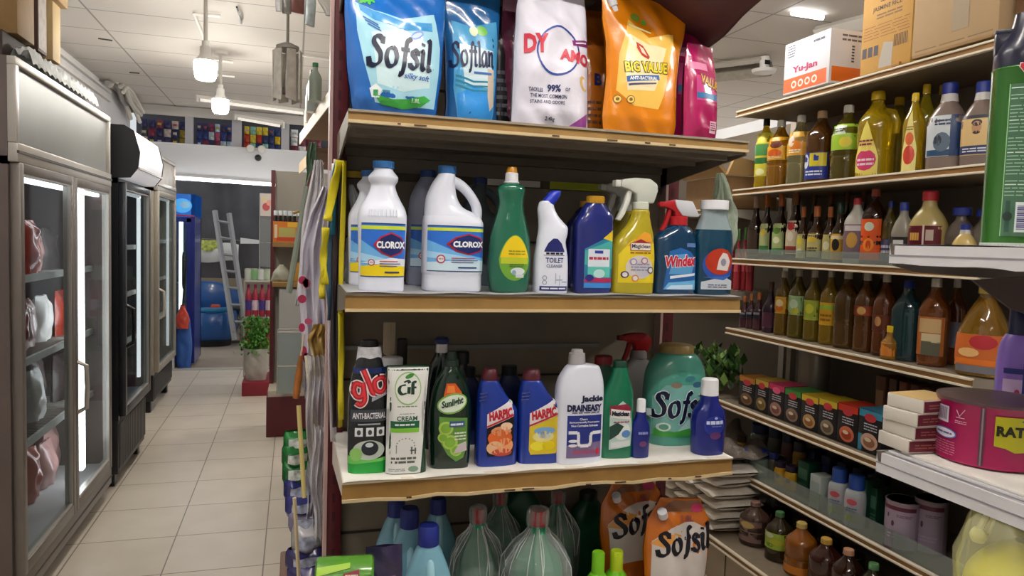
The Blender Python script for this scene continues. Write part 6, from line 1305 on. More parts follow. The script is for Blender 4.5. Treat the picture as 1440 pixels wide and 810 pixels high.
STR = [('#e0cf1c', 'yellow', [(226, 478), (250, 472), (300, 463), (310, 460)], 7, 'broad yellow strap nearest the shelving apron'), ('#d6c51a', 'yellow', [(226, 484), (300, 482), (400, 480), (470, 479), (600, 478)], 4, 'long thin yellow strap on the maroon post side'), ('#2a7a94', 'teal', [(228, 474), (262, 470), (330, 467)], 5, 'teal strap between the yellow and dark straps'),
       ('#26222a', 'black', [(224, 476), (300, 474), (420, 470), (540, 472)], 4, 'black cord hanging down the strap bunch'), ('#54403c', 'brown', [(224, 480), (320, 477), (440, 475), (600, 476)], 4, 'brown cord hanging beside the black one'), ('#c9b9b0', 'beige', [(224, 471), (330, 471), (430, 467), (560, 474)], 3, 'beige cord hanging in the strap bunch'), ('#d8c81e', 'yellow', [(320, 458), (360, 455), (400, 457)], 6, 'yellow strap end lying on the lilac apron'), ('#d0bf20', 'yellow', [(375, 455), (420, 452)], 5, 'lower yellow strap end on the lilac apron'), ('#33536a', 'blue', [(300, 466), (380, 463), (450, 464)], 5, 'blue-grey strap beside the lilac apron edge'), ('#4a3a44', 'plum', [(226, 477), (350, 479), (470, 476), (560, 480)], 4, 'plum cord hanging close to the maroon post')]
STR += [('#e8e4e0', 'white', [(230, 469), (320, 468), (420, 470), (520, 468), (610, 472)], 4, 'white cord in the middle of the strap bunch'), ('#1c1a20', 'black', [(228, 481), (330, 479), (450, 477), (560, 478)], 5, 'broad black strap close to the rack edge'), ('#8a7a70', 'grey', [(230, 475), (340, 473), (470, 471), (590, 473)], 4, 'grey cord in the strap bunch'), ('#e0d024', 'yellow', [(440, 479), (520, 480), (590, 479)], 5, 'low yellow strap end beside the maroon post'), ('#3a2c30', 'dark', [(260, 470), (360, 472), (480, 468), (600, 470)], 4, 'dark brown cord in the strap bunch'), ('#d8d0d8', 'lilac', [(240, 466), (360, 465), (500, 464), (620, 468)], 4, 'pale lilac cord at the apron edge of the bunch')]
for i, (c, n_, pts, wpx, lab) in enumerate(STR):
    y = {'yellow': 1.80, 'teal': 1.815, 'black': 1.83, 'brown': 1.84, 'dark': 1.845, 'blue': 1.85, 'plum': 1.855}.get(n_, 1.875)-.0015*i; b = MB(); b.keep = True
    P = [on_y(px, py, y) for py, px in pts]; P = [Vector(q) for q in pchip([tuple(p) for p in P], 8)]; pts = [(a_, x_-2.5) for a_, x_ in pts]; w = wpx/F*y*(1.7 if y < 1.86 else .9)
    n = len(P)-1
    b.grid(lambda u, v: tuple(P[round(v*n)]+Vector(((u-.5)*w*math.cos(.8*math.sin(v*7+i)), (u-.5)*w*math.sin(.8*math.sin(v*7+i))-.004*math.sin(9*v), 0))), 3, n, M(c, .5)); o = one('hanging_strap', lab+' hanging by the post', 'strap' if wpx > 4 else 'cord', b, group='straps and cords by the post', angle=180)
    o.modifiers.new('thickness', 'SOLIDIFY').thickness = .003
sheet('hanging_pack', 'gold patterned pack hanging low at the shelving side', 'pack', [(456, 438, 458), (480, 434, 460), (530, 438, 460)], 2.3, M('#b4924a', .3, coat=.5, noise=.4, nscale=30), .008, 2, 21)
for k, (r0, rows, y, lab) in enumerate(((0, [(500, 432, 462), (560, 430, 464), (640, 434, 468), (690, 436, 470)], 2.2, 'clear crinkled film pack hanging at the middle of the shelving side'), (1, [(600, 440, 470), (680, 438, 472), (760, 442, 472)], 2.12, 'lower clear crinkled film pack beside the maroon post'), (2, [(650, 432, 456), (700, 430, 458), (740, 434, 450)], 2.3, 'clear film pack lowest beside the navy packs'))):
    sheet('film_pack', lab, 'pack', rows, y, clear_film('#f4f2f6', .35, .2, 1.0, 40), .022, 5, 31+k)
b = MB(); b.tube([on_y(423, 500, 2.28), on_y(420, 530, 2.28), on_y(416, 560, 2.28)], [.006, .012, .010], M('#a8662c', .6, noise=.3), 10); b.tube([on_y(423, 500, 2.28), on_y(428, 470, 2.28)], .003, M('#d8c8a8', .5), 6); one('hand_brush', 'orange-brown brush head hanging at the shelving side', 'brush', b)
for i, (a_, c_, lab) in enumerate((((431, 500), (444, 640), 'thin cream stick hanging behind the brush'), ((438, 560), (470, 800), 'long cream stick leaning beside the maroon post'), ((420, 570), (428, 700), 'pale yellow stick beside the green packs'), ((452, 640), (468, 805), 'pinkish stick leaning close to the maroon post'))):
    b = MB(); b.tube([on_y(*a_, 2.26-.04*i), on_y(*c_, 2.2-.04*i)], .0065, M(('#d8cdb4', '#d2c4a8', '#d4c37c', '#c9a9a2')[i], .5), 8); one('broom_stick', lab, 'stick', b)
def packs(lst):
    for i, (l, r_, tp, bt, y, c, lab, d, cl) in enumerate(lst):
        p0, p1 = on_y(l, bt, y), on_y(r_, tp, y); w = (p1.x-p0.x)*1.4; h = (p1.z-p0.z)*1.35
        P_ = Pouch(w, h, d*1.5, [(0, .9), (.2, 1), (.8, 1), (1, .9)], 50+i, .016, [(0, .7), (.3, 1), (.7, 1), (1, .5)]); b = MB(); b.keep = True; P_.into(b, M(c, .25, coat=.6, noise=.35, nscale=26), None, 24, 20)
        o = one('sponge_pack', lab, 'pack', b, ((p0.x+p1.x)/2+.004, y, p0.z), .15, cl)
        b = MB(); decal(b, P_.clip(rect(-w*.36, w*.36, h*.3, h*.7), .9), M(('#d8e0d8', '#b8c0d8')[i > 2], .35, noise=.6, nscale=50), .0016, P_.fy, .006, .01); b.build('print', o)
packs([(402, 428, 612, 634, 2.42, '#1f8a3a', 'green film pack, topmost of the green stack at the shelving side', .06, 'green packs'), (400, 428, 632, 656, 2.40, '#1c7a34', 'green film pack in the middle of the green stack', .06, 'green packs'), (401, 430, 654, 680, 2.38, '#187030', 'green film pack lowest in the green stack', .06, 'green packs'),
       (404, 438, 678, 702, 2.36, '#2a2f7c', 'navy film pack just under the green stack', .06, 'navy packs'), (406, 440, 700, 724, 2.34, '#343888', 'navy film pack with white tear, second under the green stack', .06, 'navy packs'), (410, 442, 722, 746, 2.32, '#8a86a4', 'grey-lilac film pack in the middle of the navy stack', .06, 'navy packs'), (414, 446, 744, 776, 2.30, '#b9b8c0', 'silver film pack in the navy stack', .06, 'navy packs'), (408, 450, 774, 800, 2.28, '#2a2668', 'violet-navy film pack at the floor end of the stack', .06, 'navy packs'), (410, 452, 798, 826, 2.26, '#322c74', 'violet film pack lowest of all beside the post', .06, 'navy packs')])
b = MB(); b.box(-.03, .13, 2.18, 2.5, 0, .44, M('#7a5a4a', .6), .006); one('pack_stand', 'low brown stand under the film packs at the shelving side', 'stand', b)
b = MB(); b.tube([on_y(414, 700, 2.15), on_y(420, 810, 2.15)], .006, M('#d4c49a', .5), 6); one('bamboo_stick', 'thin bamboo stick beside the navy packs on the aisle side', 'stick', b)
# ------------------------------------------------------------------ oil and sauce shelving on the far side of the cross aisle
XR_, YA, YB_, XBK = 2.0, 1.70, 3.07, 2.38
ZR = [2.150, 1.783, 1.460, 1.127, .767, .470, .222]
t = oil_rack = thing('shelf_rack', 'long cream-edged shelf rack of oils and sauces along the cross aisle', 'shelf rack', (0, 0, 0))
BRN = M('#8a6438', .5, noise=.15, nscale=10); CRE = M('#e4d9c4', .45); DUL = M('#7d705e', .6, noise=.1)
for y in (YA-.03, YB_-.02, 4.4):
    b = MB(); b.box(XBK-.03, XBK+.02, y, y+.04, 0, 2.25, M('#b5aea2', .5)); b.build('upright', t)
b = MB(); b.box(XBK, XBK+.015, .3, 4.4, .05, 2.14, M('#6f675b', .7)); b.build('back_panel', t)  # near stretch past the shelves is added to keep the gap dark
def rack_shelf(z, x0, y0, y1, rail=.028, guard=0, gy=None):
    b = MB(); b.box(x0+.006, XBK, y0, y1, z-.024, z-.002, DUL); s = b.build('shelf', t)
    b = MB(); b.box(x0-.004, x0+.006, y0, y1, z-rail+.004, z-.004, BRN); b.build('price_rail', s)
    b = MB(); b.box(x0-.010, x0+.006, y0, y1, z-.006, z+.001, CRE, .001); b.build('rail_lip', s)
    b = MB(); b.box(x0-.012, x0+.006, y0, y1, z-rail-.001, z-rail+.006, CRE, .001); b.build('rail_lip', s)
    b = MB(); b.prism([(x0, z-.004), (XBK, z-.004), (XBK, z-.09), (x0, z-.03)], y0-.002, y0, M('#a49c90', .5)); b.build('bracket', s)
    if guard:
        b = MB(); b.box(x0+.012, x0+.015, gy[0] if gy else y0, gy[1] if gy else y1-.02, z, z+guard, clear_film('#d4dcd8', .80, .06)); b.build('clear_guard', s)
    return s
for i, z in enumerate(ZR): rack_shelf(z, 1.80 if i == 6 else XR_, YA, YB_-.05 if i != 4 else YB_+.0, guard=(.045 if i == 2 else (.07 if i == 5 else 0)))
for z in (1.70, 1.30, .775, .222): rack_shelf(z, 1.80 if z < .3 else XR_, YB_+.01, 4.4)
b = MB(); b.box(1.84, XBK, YA, 4.4, 0, .195, M('#a79a86', .6)); 
for y in (2.2, 2.7, 3.2): b.box(1.838, 1.84, y, y+.006, 0, .19, M('#3a342c', .6))
b.build('base', t)
b = MB(); b.box(2.0, XBK, .3, 1.66, .05, 2.1, M('#54483e', .7)); b.build('end_cabinet', t) if False else None
b = MB(); b.box(XR_+.02, XBK, YA-.012, YA-.004, .50, .735, M('#77706a', .6)); b.build('end_panel', t)
b = MB(); b.box(XR_+.02, XBK, YA-.012, YA-.004, .80, .95, M('#8a847e', .6)); b.build('end_panel', t)

ROT = -1.15
def oilmat(h, tr=.35): return M(h, .06, trans=min(.8, tr*1.9), coat=.5)
def bandp(z0, z1, bg, extra=(), wid=.9, ruled=True, seed=1, top=None):
    def pr(b, L, w, H, f):
        ww = min(wid, .93)
        def R2(a, c, p, q): return [(w*a, H*p), (w*c, H*p), (w*c, H*q), (w*a, H*q)]
        r0 = L.at(H*(z0+z1)/2)[1]/w*ww
        decal(b, R2(-r0, r0, z0, z1), M(bg, .35), .0008, f, .008, .03)
        for e in extra:
            k, x, z, rx, rz, c = e
            if k == 'o': decal(b, oval(w*x, H*z, w*rx, H*rz, 12), M(c, .35), .0017, f, .006, .02)
            elif k == 'r': decal(b, R2(max(-r0, x-rx), min(r0, x+rx), z-rz, z+rz), M(c, .35), .0012, f, .008, .03)
            elif k == 'd': decal(b, [(w*(x-rx), H*(z-rz)), (w*(x+rx), H*(z-rz)), (w*(x+rx), H*(z-rz*.3)), (w*(x+rx*.25), H*(z+rz*.75)), (w*x, H*(z+rz)), (w*(x-rx*.25), H*(z+rz*.75)), (w*(x-rx), H*(z-rz*.3))], M(c, .35), .0011, f, .008, .03)
            elif k == 'l': lines(b, w*(x-rx), w*(x+rx), H*(z-rz), H*(z+rz), 2, M(c, .4), .0023, f, seed, .5, .008)
    return pr
OIL = [(0, .86, .86), (.006, .94, .94), (.05, .98, .98), (.30, .96, .96), (.33, .92, .92), (.36, .96, .96), (.58, .98, .98), (.66, .92, .92), (.75, .66, .66), (.83, .40, .40), (.88, .30, .30), (.91, .29, .29)]
OILC = [(.90, .34, .34), (.985, .33, .33), (1, .28, .28)]
SQ = [(0, .84, .7, 3), (.006, .92, .78, 3), (.3, .96, .8, 3), (.6, .98, .8, 2.8), (.70, .84, .72, 2.4), (.82, .42, .42), (.88, .32, .32), (.91, .31, .31)]
SAU = [(0, .86, .86), (.006, .95, .95), (.42, .98, .98), (.54, .86, .86), (.66, .46, .46), (.74, .36, .36), (.82, .33, .33)]
SAUC = [(.81, .38, .38), (.985, .38, .38), (1, .33, .33)]
JUGP = [(0, .88, .7, 3), (.006, .96, .78, 3), (.5, 1, .82, 3), (.56, .98, .8, 2.8), (.70, .70, .62, 2.4), (.80, .40, .40), (.88, .36, .36)]
JUGC = [(.87, .42, .42), (.985, .42, .42), (1, .36, .36)]
CANP = [(0, .94, .94), (.01, 1, 1), (.02, .97, .97), (.95, .97, .97), (.97, 1, 1), (.985, 1, 1), (.99, .94, .94), (.985, .93, .93)]
def rb(name, lab, px, z, secs, mat, cap, capsec, prn=None, x=2.09, cat='bottle', rot=ROT, group=None, ex=None): return simple_bottle(name, lab, px, z, ('x', x), secs, mat, cap, capsec, prn, cat, group, rot, ex)
YL, AM, BR, OLV = oilmat('#d9b81c'), oilmat('#b8801a'), oilmat('#6f4418'), oilmat('#b5a628')
z = ZR[1]; Wc = M('#cfcdc4', .4); Yc = M('#cfae1c', .4)
rb('oil_bottle', 'yellow oil bottle with green label and black cap, far end of upper oil shelf', (1061, 1090, 168), z, OIL, YL, BLACK, OILC, bandp(.18, .80, '#c9c03c', [('r', 0, .55, .8, .08, '#4a8a4a'), ('r', 0, .38, .8, .06, '#2f6f3a'), ('o', 0, .24, .5, .05, '#d8d8a0'), ('r', 0, .68, .8, .04, '#dcd048')]))
rb('oil_bottle', 'amber oil bottle with orange label, second from the far end of the upper oil shelf', (1078, 1115, 170), z, OIL, AM, Wc, OILC, bandp(.40, .74, '#d8a024', [('o', .1, .62, .5, .05, '#5a2a18'), ('o', 0, .5, .6, .06, '#c4581c'), ('l', 0, .44, .6, .02, '#f0e0b0')]))
rb('oil_bottle', 'black-capped bottle behind the two far-end oil bottles', (1086, 1108, 168), z, OIL, AM, BLACK, OILC, x=2.24)
rb('oil_bottle', 'pale oil bottle with orange-white label between amber and brown bottles of the upper oil shelf', (1106, 1143, 163), z, OIL, oilmat('#c8c08a', .5), Wc, OILC, bandp(.42, .76, '#e0a83c', [('o', -.3, .62, .3, .08, '#e8d8c8'), ('o', .1, .55, .5, .08, '#d87a1c'), ('l', 0, .48, .5, .03, '#f4ecd0')]))
rb('oil_bottle', 'brown oil bottle with navy and yellow low label on the upper oil shelf', (1132, 1175, 157), z, OIL, BR, M('#a88a64', .4), OILC, bandp(.06, .42, '#23348c', [('r', .25, .32, .55, .09, '#cfc02c'), ('o', -.6, .3, .25, .1, '#d8dce8'), ('l', 0, .14, .6, .04, '#dfe4f0')]))
rb('oil_bottle', 'oil bottle with lime label and white cap on the upper oil shelf', (1168, 1213, 149), z, OIL, oilmat('#8a7a2c', .4), Wc, OILC, bandp(.40, .74, '#9cc43a', [('r', -.2, .66, .5, .06, '#dfe6d8'), ('l', -.2, .66, .4, .03, '#2f5a3c'), ('o', .3, .5, .4, .07, '#d8c83c')]))
def oilhandle(r, w, H, L):
    b = MB(); b.tube([(w*.3, 0, H*.78), (w*.8, 0, H*.74), (w*1.02, 0, H*.62), (w*.98, 0, H*.5)], [w*.16, w*.2, w*.2, w*.16], YL, 10); b.build('handle', r)
rb('oil_bottle', 'big oil bottle with yellow cap and pink drop-shaped label on the upper oil shelf', (1201, 1262, 130), z, [(q[0], q[1]*.92, q[2]*.85) for q in OIL], YL, Yc, OILC, bandp(.02, .03, '#d9b81c', [('d', -.15, .33, .62, .32, '#e6d86a'), ('o', -.15, .2, .55, .12, '#c83a6a'), ('o', -.15, .36, .45, .06, '#e4c86a'), ('l', -.15, .40, .35, .04, '#7a2a4a'), ('l', -.15, .18, .45, .05, '#f0d8e0')], rot if False else .9), ex=oilhandle)
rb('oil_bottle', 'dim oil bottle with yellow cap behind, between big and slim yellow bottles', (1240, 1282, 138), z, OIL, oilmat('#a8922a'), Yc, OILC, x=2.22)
rb('oil_bottle', 'slim yellow oil bottle with small yellow cap and red drop-shaped label', (1268, 1300, 132), z, OIL, YL, Yc, OILC, bandp(.02, .03, '#d9b81c', [('d', 0, .40, .66, .38, '#e8dc8a'), ('o', 0, .22, .55, .12, '#c8402c'), ('o', 0, .42, .4, .08, '#d86a3a'), ('l', 0, .55, .35, .03, '#8a6a20')]), x=2.05)
rb('oil_bottle', 'tall yellow oil bottle with yellow cap behind the red drop-shaped label', (1282, 1316, 120), z, OIL, OLV, Yc, OILC, x=2.13)
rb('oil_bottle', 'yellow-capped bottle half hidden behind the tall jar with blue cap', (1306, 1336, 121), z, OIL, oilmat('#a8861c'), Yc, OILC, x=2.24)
VIN = M('#7a6a62', .25, coat=.3)
BLC = M('#1f2f80', .4); WP = M('#c4c0bc', .4)
def neckw(r, w, H, L):
    b = MB(); Loft([(H*.78, w*.46, w*.44), (H*.875, w*.40, w*.40)], 1).into(b, WP); b.build('neck', r)
rb('vinegar_jug', 'grey-brown jug with blue cap and pale blue-edged label beside the yellow oil', (1303, 1361, 118), z, JUGP, VIN, BLC, JUGC, bandp(.16, .62, '#c9d0d4', [('r', .7, .39, .3, .23, '#1d3560'), ('o', 0, .32, .45, .11, '#5a6a7a'), ('l', .1, .54, .5, .04, '#23385a'), ('r', 0, .2, .8, .035, '#2a4a6a'), ('o', -.2, .34, .2, .06, '#2a2f3a')]), ex=neckw, cat='jug')
rb('vinegar_jug', 'grey-brown jug with blue cap and tan portrait label beside the green spray can', (1351, 1408, 116), z, JUGP, VIN, BLC, JUGC, bandp(.14, .60, '#c9a86a', [('r', 0, .58, .9, .02, '#23262e'), ('r', 0, .40, .75, .15, '#d4b47c'), ('o', 0, .46, .26, .07, '#b98a64'), ('o', 0, .51, .28, .04, '#1a1614'), ('o', 0, .40, .2, .02, '#2a1c18'), ('r', 0, .2, .9, .05, '#2a3560'), ('l', 0, .2, .7, .03, '#d8dce8')]), ex=neckw, cat='jug')
# sauces
z = ZR[2]; SOY = oilmat('#2a140c', .1); ORC = M('#b0622a', .45); GRC = M('#1f3a2c', .4); RDC = M('#a8242c', .4)
rows = [((1051, 1073, 276), SOY, M('#c9a89c', .4), bandp(.06, .5, '#3a2a20'), 'dark sauce bottle with pinkish cap at the far end of the sauce shelf'),
        ((1068, 1087, 274), SOY, ORC, bandp(.10, .55, '#a9b07a', [('o', 0, .42, .5, .05, '#d8c04c'), ('r', 0, .16, .8, .05, '#3a7a44')]), 'dark sauce bottle with orange cap and grey-green label'),
        ((1086, 1108, 273), SOY, ORC, bandp(.08, .55, '#a8b878', [('o', 0, .44, .5, .05, '#5f8f3a'), ('o', 0, .3, .5, .05, '#dce0b8'), ('r', 0, .13, .8, .05, '#4a8a4a')]), 'dark sauce bottle with orange cap and pale green label'),
        ((1105, 1129, 270), SOY, M('#8a5a34', .45), bandp(.10, .58, '#c8b89a', [('o', 0, .5, .5, .06, '#b02a30'), ('o', 0, .35, .4, .07, '#d8d0c0'), ('r', 0, .16, .8, .05, '#8a3a30')]), 'dark sauce bottle with brown cap and red and cream label'),
        ((1120, 1137, 291), oilmat('#4a2a10', .2), ORC, bandp(.06, .5, '#c8c07a', [('o', 0, .36, .5, .06, '#d8c83c'), ('o', 0, .18, .5, .05, '#e0dcc0')]), 'short sauce bottle with orange cap nearest the red-cream label'),
        ((1135, 1160, 290), oilmat('#4a2a10', .2), ORC, bandp(.08, .5, '#c4b878', [('o', -.1, .4, .6, .05, '#d8b83c'), ('l', 0, .22, .6, .05, '#3a3a2a')]), 'second short sauce bottle with orange cap in the row of three'),
        ((1156, 1176, 291), oilmat('#4a2a10', .2), ORC, bandp(.06, .5, '#b8ac6a', [('o', 0, .3, .5, .08, '#d8d4b0')]), 'third short sauce bottle with orange cap'),
        ((1168, 1192, 285), oilmat('#3f2a14', .2), GRC, bandp(.05, .48, '#c8982c', [('o', 0, .3, .5, .1, '#23201c'), ('r', 0, .42, .8, .03, '#e0d0a0')]), 'sauce bottle with dark green cap and black-yellow label')]
for px, m, c, pr, lab in rows: rb('sauce_bottle', lab, px, z, SAU, m, c, SAUC, pr, x=2.10)
rb('sauce_bottle', 'white sauce bottle with red cap and purple-grey label', (1186, 1221, 279), z, SQ, M('#b9b6ae', .3, coat=.3), RDC, OILC, bandp(.08, .60, '#7a6470', [('o', 0, .36, .5, .12, '#c89a4a'), ('r', 0, .54, .7, .04, '#cfc8c8'), ('r', 0, .12, .9, .03, '#4a2a6a')]), x=2.07)
rb('sauce_bottle', 'dark sauce bottle with bright orange label', (1210, 1247, 266), z, OIL, SOY, M('#b8604a', .4), OILC, bandp(.06, .60, '#d8541c', [('o', 0, .50, .4, .06, '#cfd4c4'), ('o', 0, .26, .45, .09, '#e88a2c'), ('o', 0, .26, .22, .06, '#c03a1c')]), x=2.08)
rb('sauce_bottle', 'small sauce bottle with blue cap between orange-labelled and square-labelled bottles', (1238, 1263, 283), z, OIL, oilmat('#6a5a20', .3), BLC, OILC, bandp(.06, .4, '#4a4a6a', [('l', 0, .25, .6, .08, '#c8c8d8')]), x=2.10)
rb('sauce_bottle', 'pale-necked bottle with blue cap and square picture label', (1253, 1285, 285), z, JUGP, M('#8a857a', .3, coat=.3), BLC, JUGC, bandp(.06, .46, '#23201f', [('r', -.1, .27, .5, .14, '#c4c8c8'), ('o', -.1, .27, .25, .07, '#5a6a5a')]), x=2.06)
rb('sauce_jug', 'wide jug with red cap and maroon label on the sauce shelf', (1277, 1333, 269), z, JUGP, M('#b8a56a', .2, coat=.4, trans=.2), RDC, JUGC, bandp(.05, .54, '#5a1420', [('r', .02, .3, .05, .25, '#cfc4bc'), ('r', .35, .42, .2, .07, '#b8a89c'), ('l', -.45, .3, .25, .2, '#d0a04c'), ('l', .5, .24, .25, .06, '#a86a6a')]), x=2.07, cat='jug')
rb('sauce_jar', 'brownish jar with navy cap near the close end of the sauce shelf', (1327, 1373, 292), z, JUGP, M('#5f554e', .3, coat=.3), BLC, [(.87, .6, .6), (.985, .6, .6), (1, .54, .54)], bandp(.05, .4, '#23201f', [('r', -.3, .25, .4, .12, '#c0c4c4')]), x=2.12, cat='jar')
rb('sauce_jar', 'second brownish navy-capped jar, closest to the green spray can', (1361, 1404, 294), z, JUGP, M('#665c54', .3, coat=.3), BLC, [(.87, .6, .6), (.985, .6, .6), (1, .54, .54)], None, x=2.16, cat='jar')
rb('sauce_jar', 'small white-necked jar with navy cap and yellow lower half', (1338, 1373, 315), z, JUGP, M('#c9b06a', .3, coat=.3), BLC, JUGC, bandp(.05, .22, '#d8c890', [('o', -.4, .14, .2, .05, '#3a2a1a'), ('o', .3, .14, .2, .05, '#3a2a1a')]), ex=neckw, x=2.03, cat='jar')
for k in range(7):
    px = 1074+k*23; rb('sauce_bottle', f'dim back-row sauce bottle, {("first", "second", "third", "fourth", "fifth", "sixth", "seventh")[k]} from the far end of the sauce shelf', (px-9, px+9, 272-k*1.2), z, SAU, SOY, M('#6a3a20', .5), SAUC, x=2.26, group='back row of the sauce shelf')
# oils one shelf lower
z = ZR[3]
for i, (px, cc, lab) in enumerate((((1040, 1054, 416), '#a8602c', 'tiny dark sauce bottle at the far end of the lower oil shelf'), ((1049, 1063, 413), '#b0682c', 'tiny dark sauce bottle second from the far end of the lower oil shelf'), ((1059, 1075, 411), '#b0602c', 'tiny dark sauce bottle third from the far end of the lower oil shelf'))):
    rb('sauce_bottle', lab, px, z, SAU, M('#43202a', .15, coat=.4), M(cc, .4), SAUC, bandp(.30, .56, '#23202c', [('r', 0, .44, .6, .03, '#8a8a9a')]), x=2.10)
rb('sauce_bottle', 'taller dark violet bottle beside the three tiny sauce bottles', (1072, 1094, 396), z, SAU, M('#2c1c30', .12, coat=.4), M('#4a2a20', .4), SAUC, bandp(.1, .4, '#4a2438'), x=2.10)
LOWB = [((1089, 1113, 381), '#8a6a1a', bandp(.34, .60, '#c8962c', [('o', 0, .5, .5, .06, '#e0d0a0'), ('o', 0, .42, .5, .05, '#c4681c')]), 'oil bottle with orange label, first of the full-size oils on the lower oil shelf'),
        ((1108, 1135, 379), '#7a6a1c', bandp(.34, .62, '#8fb07a', [('o', 0, .5, .5, .07, '#b8ccb0'), ('o', .2, .4, .4, .05, '#b8b43c')]), 'oil bottle with pale green label on the lower oil shelf'),
        ((1130, 1157, 380), '#8a741c', bandp(.30, .58, '#9aa83a', [('o', 0, .46, .5, .07, '#c4c83c')]), 'oil bottle with olive-lime label on the lower oil shelf'),
        ((1152, 1181, 379), '#a8841a', bandp(.26, .56, '#c8981c', [('r', 0, .5, .8, .03, '#8fb03a'), ('l', 0, .36, .6, .06, '#8a5a10')]), 'oil bottle with golden label on the lower oil shelf'),
        ((1172, 1208, 381), '#6a4a20', None, 'unlabelled brown oil bottle after the golden label on the lower oil shelf'),
        ((1200, 1234, 383), '#7a4a20', bandp(.46, .58, '#8a3a20', [('o', 0, .52, .4, .05, '#c8a060')]), 'brown oil bottle with thin red label on the lower oil shelf'),
        ((1226, 1262, 385), '#7a3f1c', bandp(.30, .5, '#5a2a1a', [('o', -.2, .42, .3, .06, '#b88a5a')]), 'red-brown oil bottle left of the dark teal bottle on the lower oil shelf')]
for px, c, pr, lab in LOWB: rb('oil_bottle', lab.replace('left of', 'before'), px, z, OIL, oilmat(c, .3), M('#b9b5a4', .4), OILC, pr, x=2.10)
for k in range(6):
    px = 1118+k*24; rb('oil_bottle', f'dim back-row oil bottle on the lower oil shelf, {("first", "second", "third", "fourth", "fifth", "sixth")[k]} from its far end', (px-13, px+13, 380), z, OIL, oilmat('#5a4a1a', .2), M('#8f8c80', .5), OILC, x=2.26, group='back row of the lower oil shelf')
rb('oil_bottle', 'small amber bottle standing before the dark teal bottle', (1238, 1263, 458), z, SAU, oilmat('#c08a2c', .3), Yc, SAUC, bandp(.1, .5, '#c87a2c'), x=2.05)
rb('cordial_bottle', 'dark teal bottle with blue cap on the lower oil shelf', (1252, 1298, 394), z, SQ, oilmat('#1c3a3e', .1), BLC, OILC, None, x=2.10)
rb('oil_bottle', 'square amber bottle with cream label and white cap on the lower oil shelf', (1290, 1336, 391), z, SQ, oilmat('#8a4a1c', .25), Wc, OILC, bandp(.12, .56, '#a8602c', [('r', 0, .46, .7, .08, '#c8a878'), ('r', .1, .32, .6, .05, '#cfbf98'), ('r', .1, .2, .6, .08, '#5a5a4a')]), x=2.10)
rb('oil_bottle', 'amber bottle with white cap behind, before the biggest oil bottle', (1326, 1358, 392), z, SQ, oilmat('#7a4220', .25), Wc, OILC, bandp(.2, .5, '#6a6a7a'), x=2.2)
BIGO = [(0, .80, .66, 3), (.006, .88, .74, 3), (.22, .98, .80, 2.8), (.4, .96, .8, 2.6), (.6, .76, .68, 2.4), (.78, .44, .42), (.87, .26, .26), (.91, .25, .25)]
rb('oil_bottle', 'biggest oil bottle with yellow cap and red-orange label on the lower oil shelf', (1343, 1424, 400), z, BIGO, oilmat('#b08228', .3), M('#c8b05a', .4), [(.90, .30, .30), (.985, .29, .29), (1, .24, .24)], bandp(.10, .46, '#c8682c', [('o', .2, .38, .5, .08, '#b8303a'), ('o', -.3, .26, .4, .05, '#e8b87a'), ('r', 0, .16, .8, .03, '#e07a2c'), ('r', 0, .08, .8, .04, '#77777f')]), x=2.10)
# noodle and curry cartons
z = ZR[4]
tops = ['#b0762c', '#b89a3a', '#b82a5a', '#3a8a3c', '#c8a82c', '#c8b02c', '#c4341c', '#3a8aa8']; cn = ['tan', 'mustard', 'pink', 'green', 'golden', 'yellow', 'red', 'blue']
edges = [1041, 1064, 1083, 1106, 1130, 1155, 1182, 1212, 1247]; tt = [527, 531, 537, 545, 553, 559, 566, 574]
for i in range(8):
    loc, W, H = slotx(edges[i], edges[i+1], tt[i], 2.10, z); y0 = on_x(edges[i], 600, 2.06).y; y1 = on_x(edges[i+1], 620, 2.06).y
    t2_ = thing('sachet_carton', f'black food carton with {cn[i]} top and round dish picture in the cartons\' row', 'carton', (2.09, (y0+y1)/2, z+.001), -PI/2, 'black food cartons on the fifth shelf'); w = abs(y0-y1)/2*.94; H = max(.12, on_x((edges[i]+edges[i+1])/2, tt[i], 2.09).z-z)
    b = MB(); b.box(-w, w, -.05, .07, 0, H, M('#17171c', .4), .002); b.build('body', t2_)
    b = MB(); decal(b, rect(-w*.96, w*.96, H*.82, H*.99), M(tops[i], .4), .0508); decal(b, oval(0, H*.82, w*.5, H*.10, 14), M('#b8343c' if i != 2 else '#d85a80', .4), .0512); lines(b, -w*.5, w*.6, H*.5, H*.70, 3, M('#c4c4cc', .4), .0512, None, i+2, .4)
    decal(b, oval(0, H*.26, w*.72, H*.20, 18), M(('#7a5a3c', '#8a7040', '#a87870', '#8a7466', '#b89060', '#8a7a66', '#c86a4a', '#c8a08a')[i], .4), .0512); decal(b, oval(0, H*.24, w*.5, H*.12, 14), M(('#5a3a28', '#6a5a2c', '#7a4a44', '#6a4a3a', '#8a5a2c', '#5f5040', '#9a3420', '#8a5a44')[i], .4), .0516); decal(b, oval(-w*.1, H*.3, w*.3, H*.05, 10), M('#d8c8a8', .4), .052)
    if i == 7: decal(b, rect(-w*.95, -w*.6, H*.0, H*.4), M('#3a8aa8', .4), .051)
    b.build('print', t2_)
    b = MB(); b.box(-w, w, -.05, .07, H, H+.001, M(tops[i], .4)); b.build('lid', t2_)
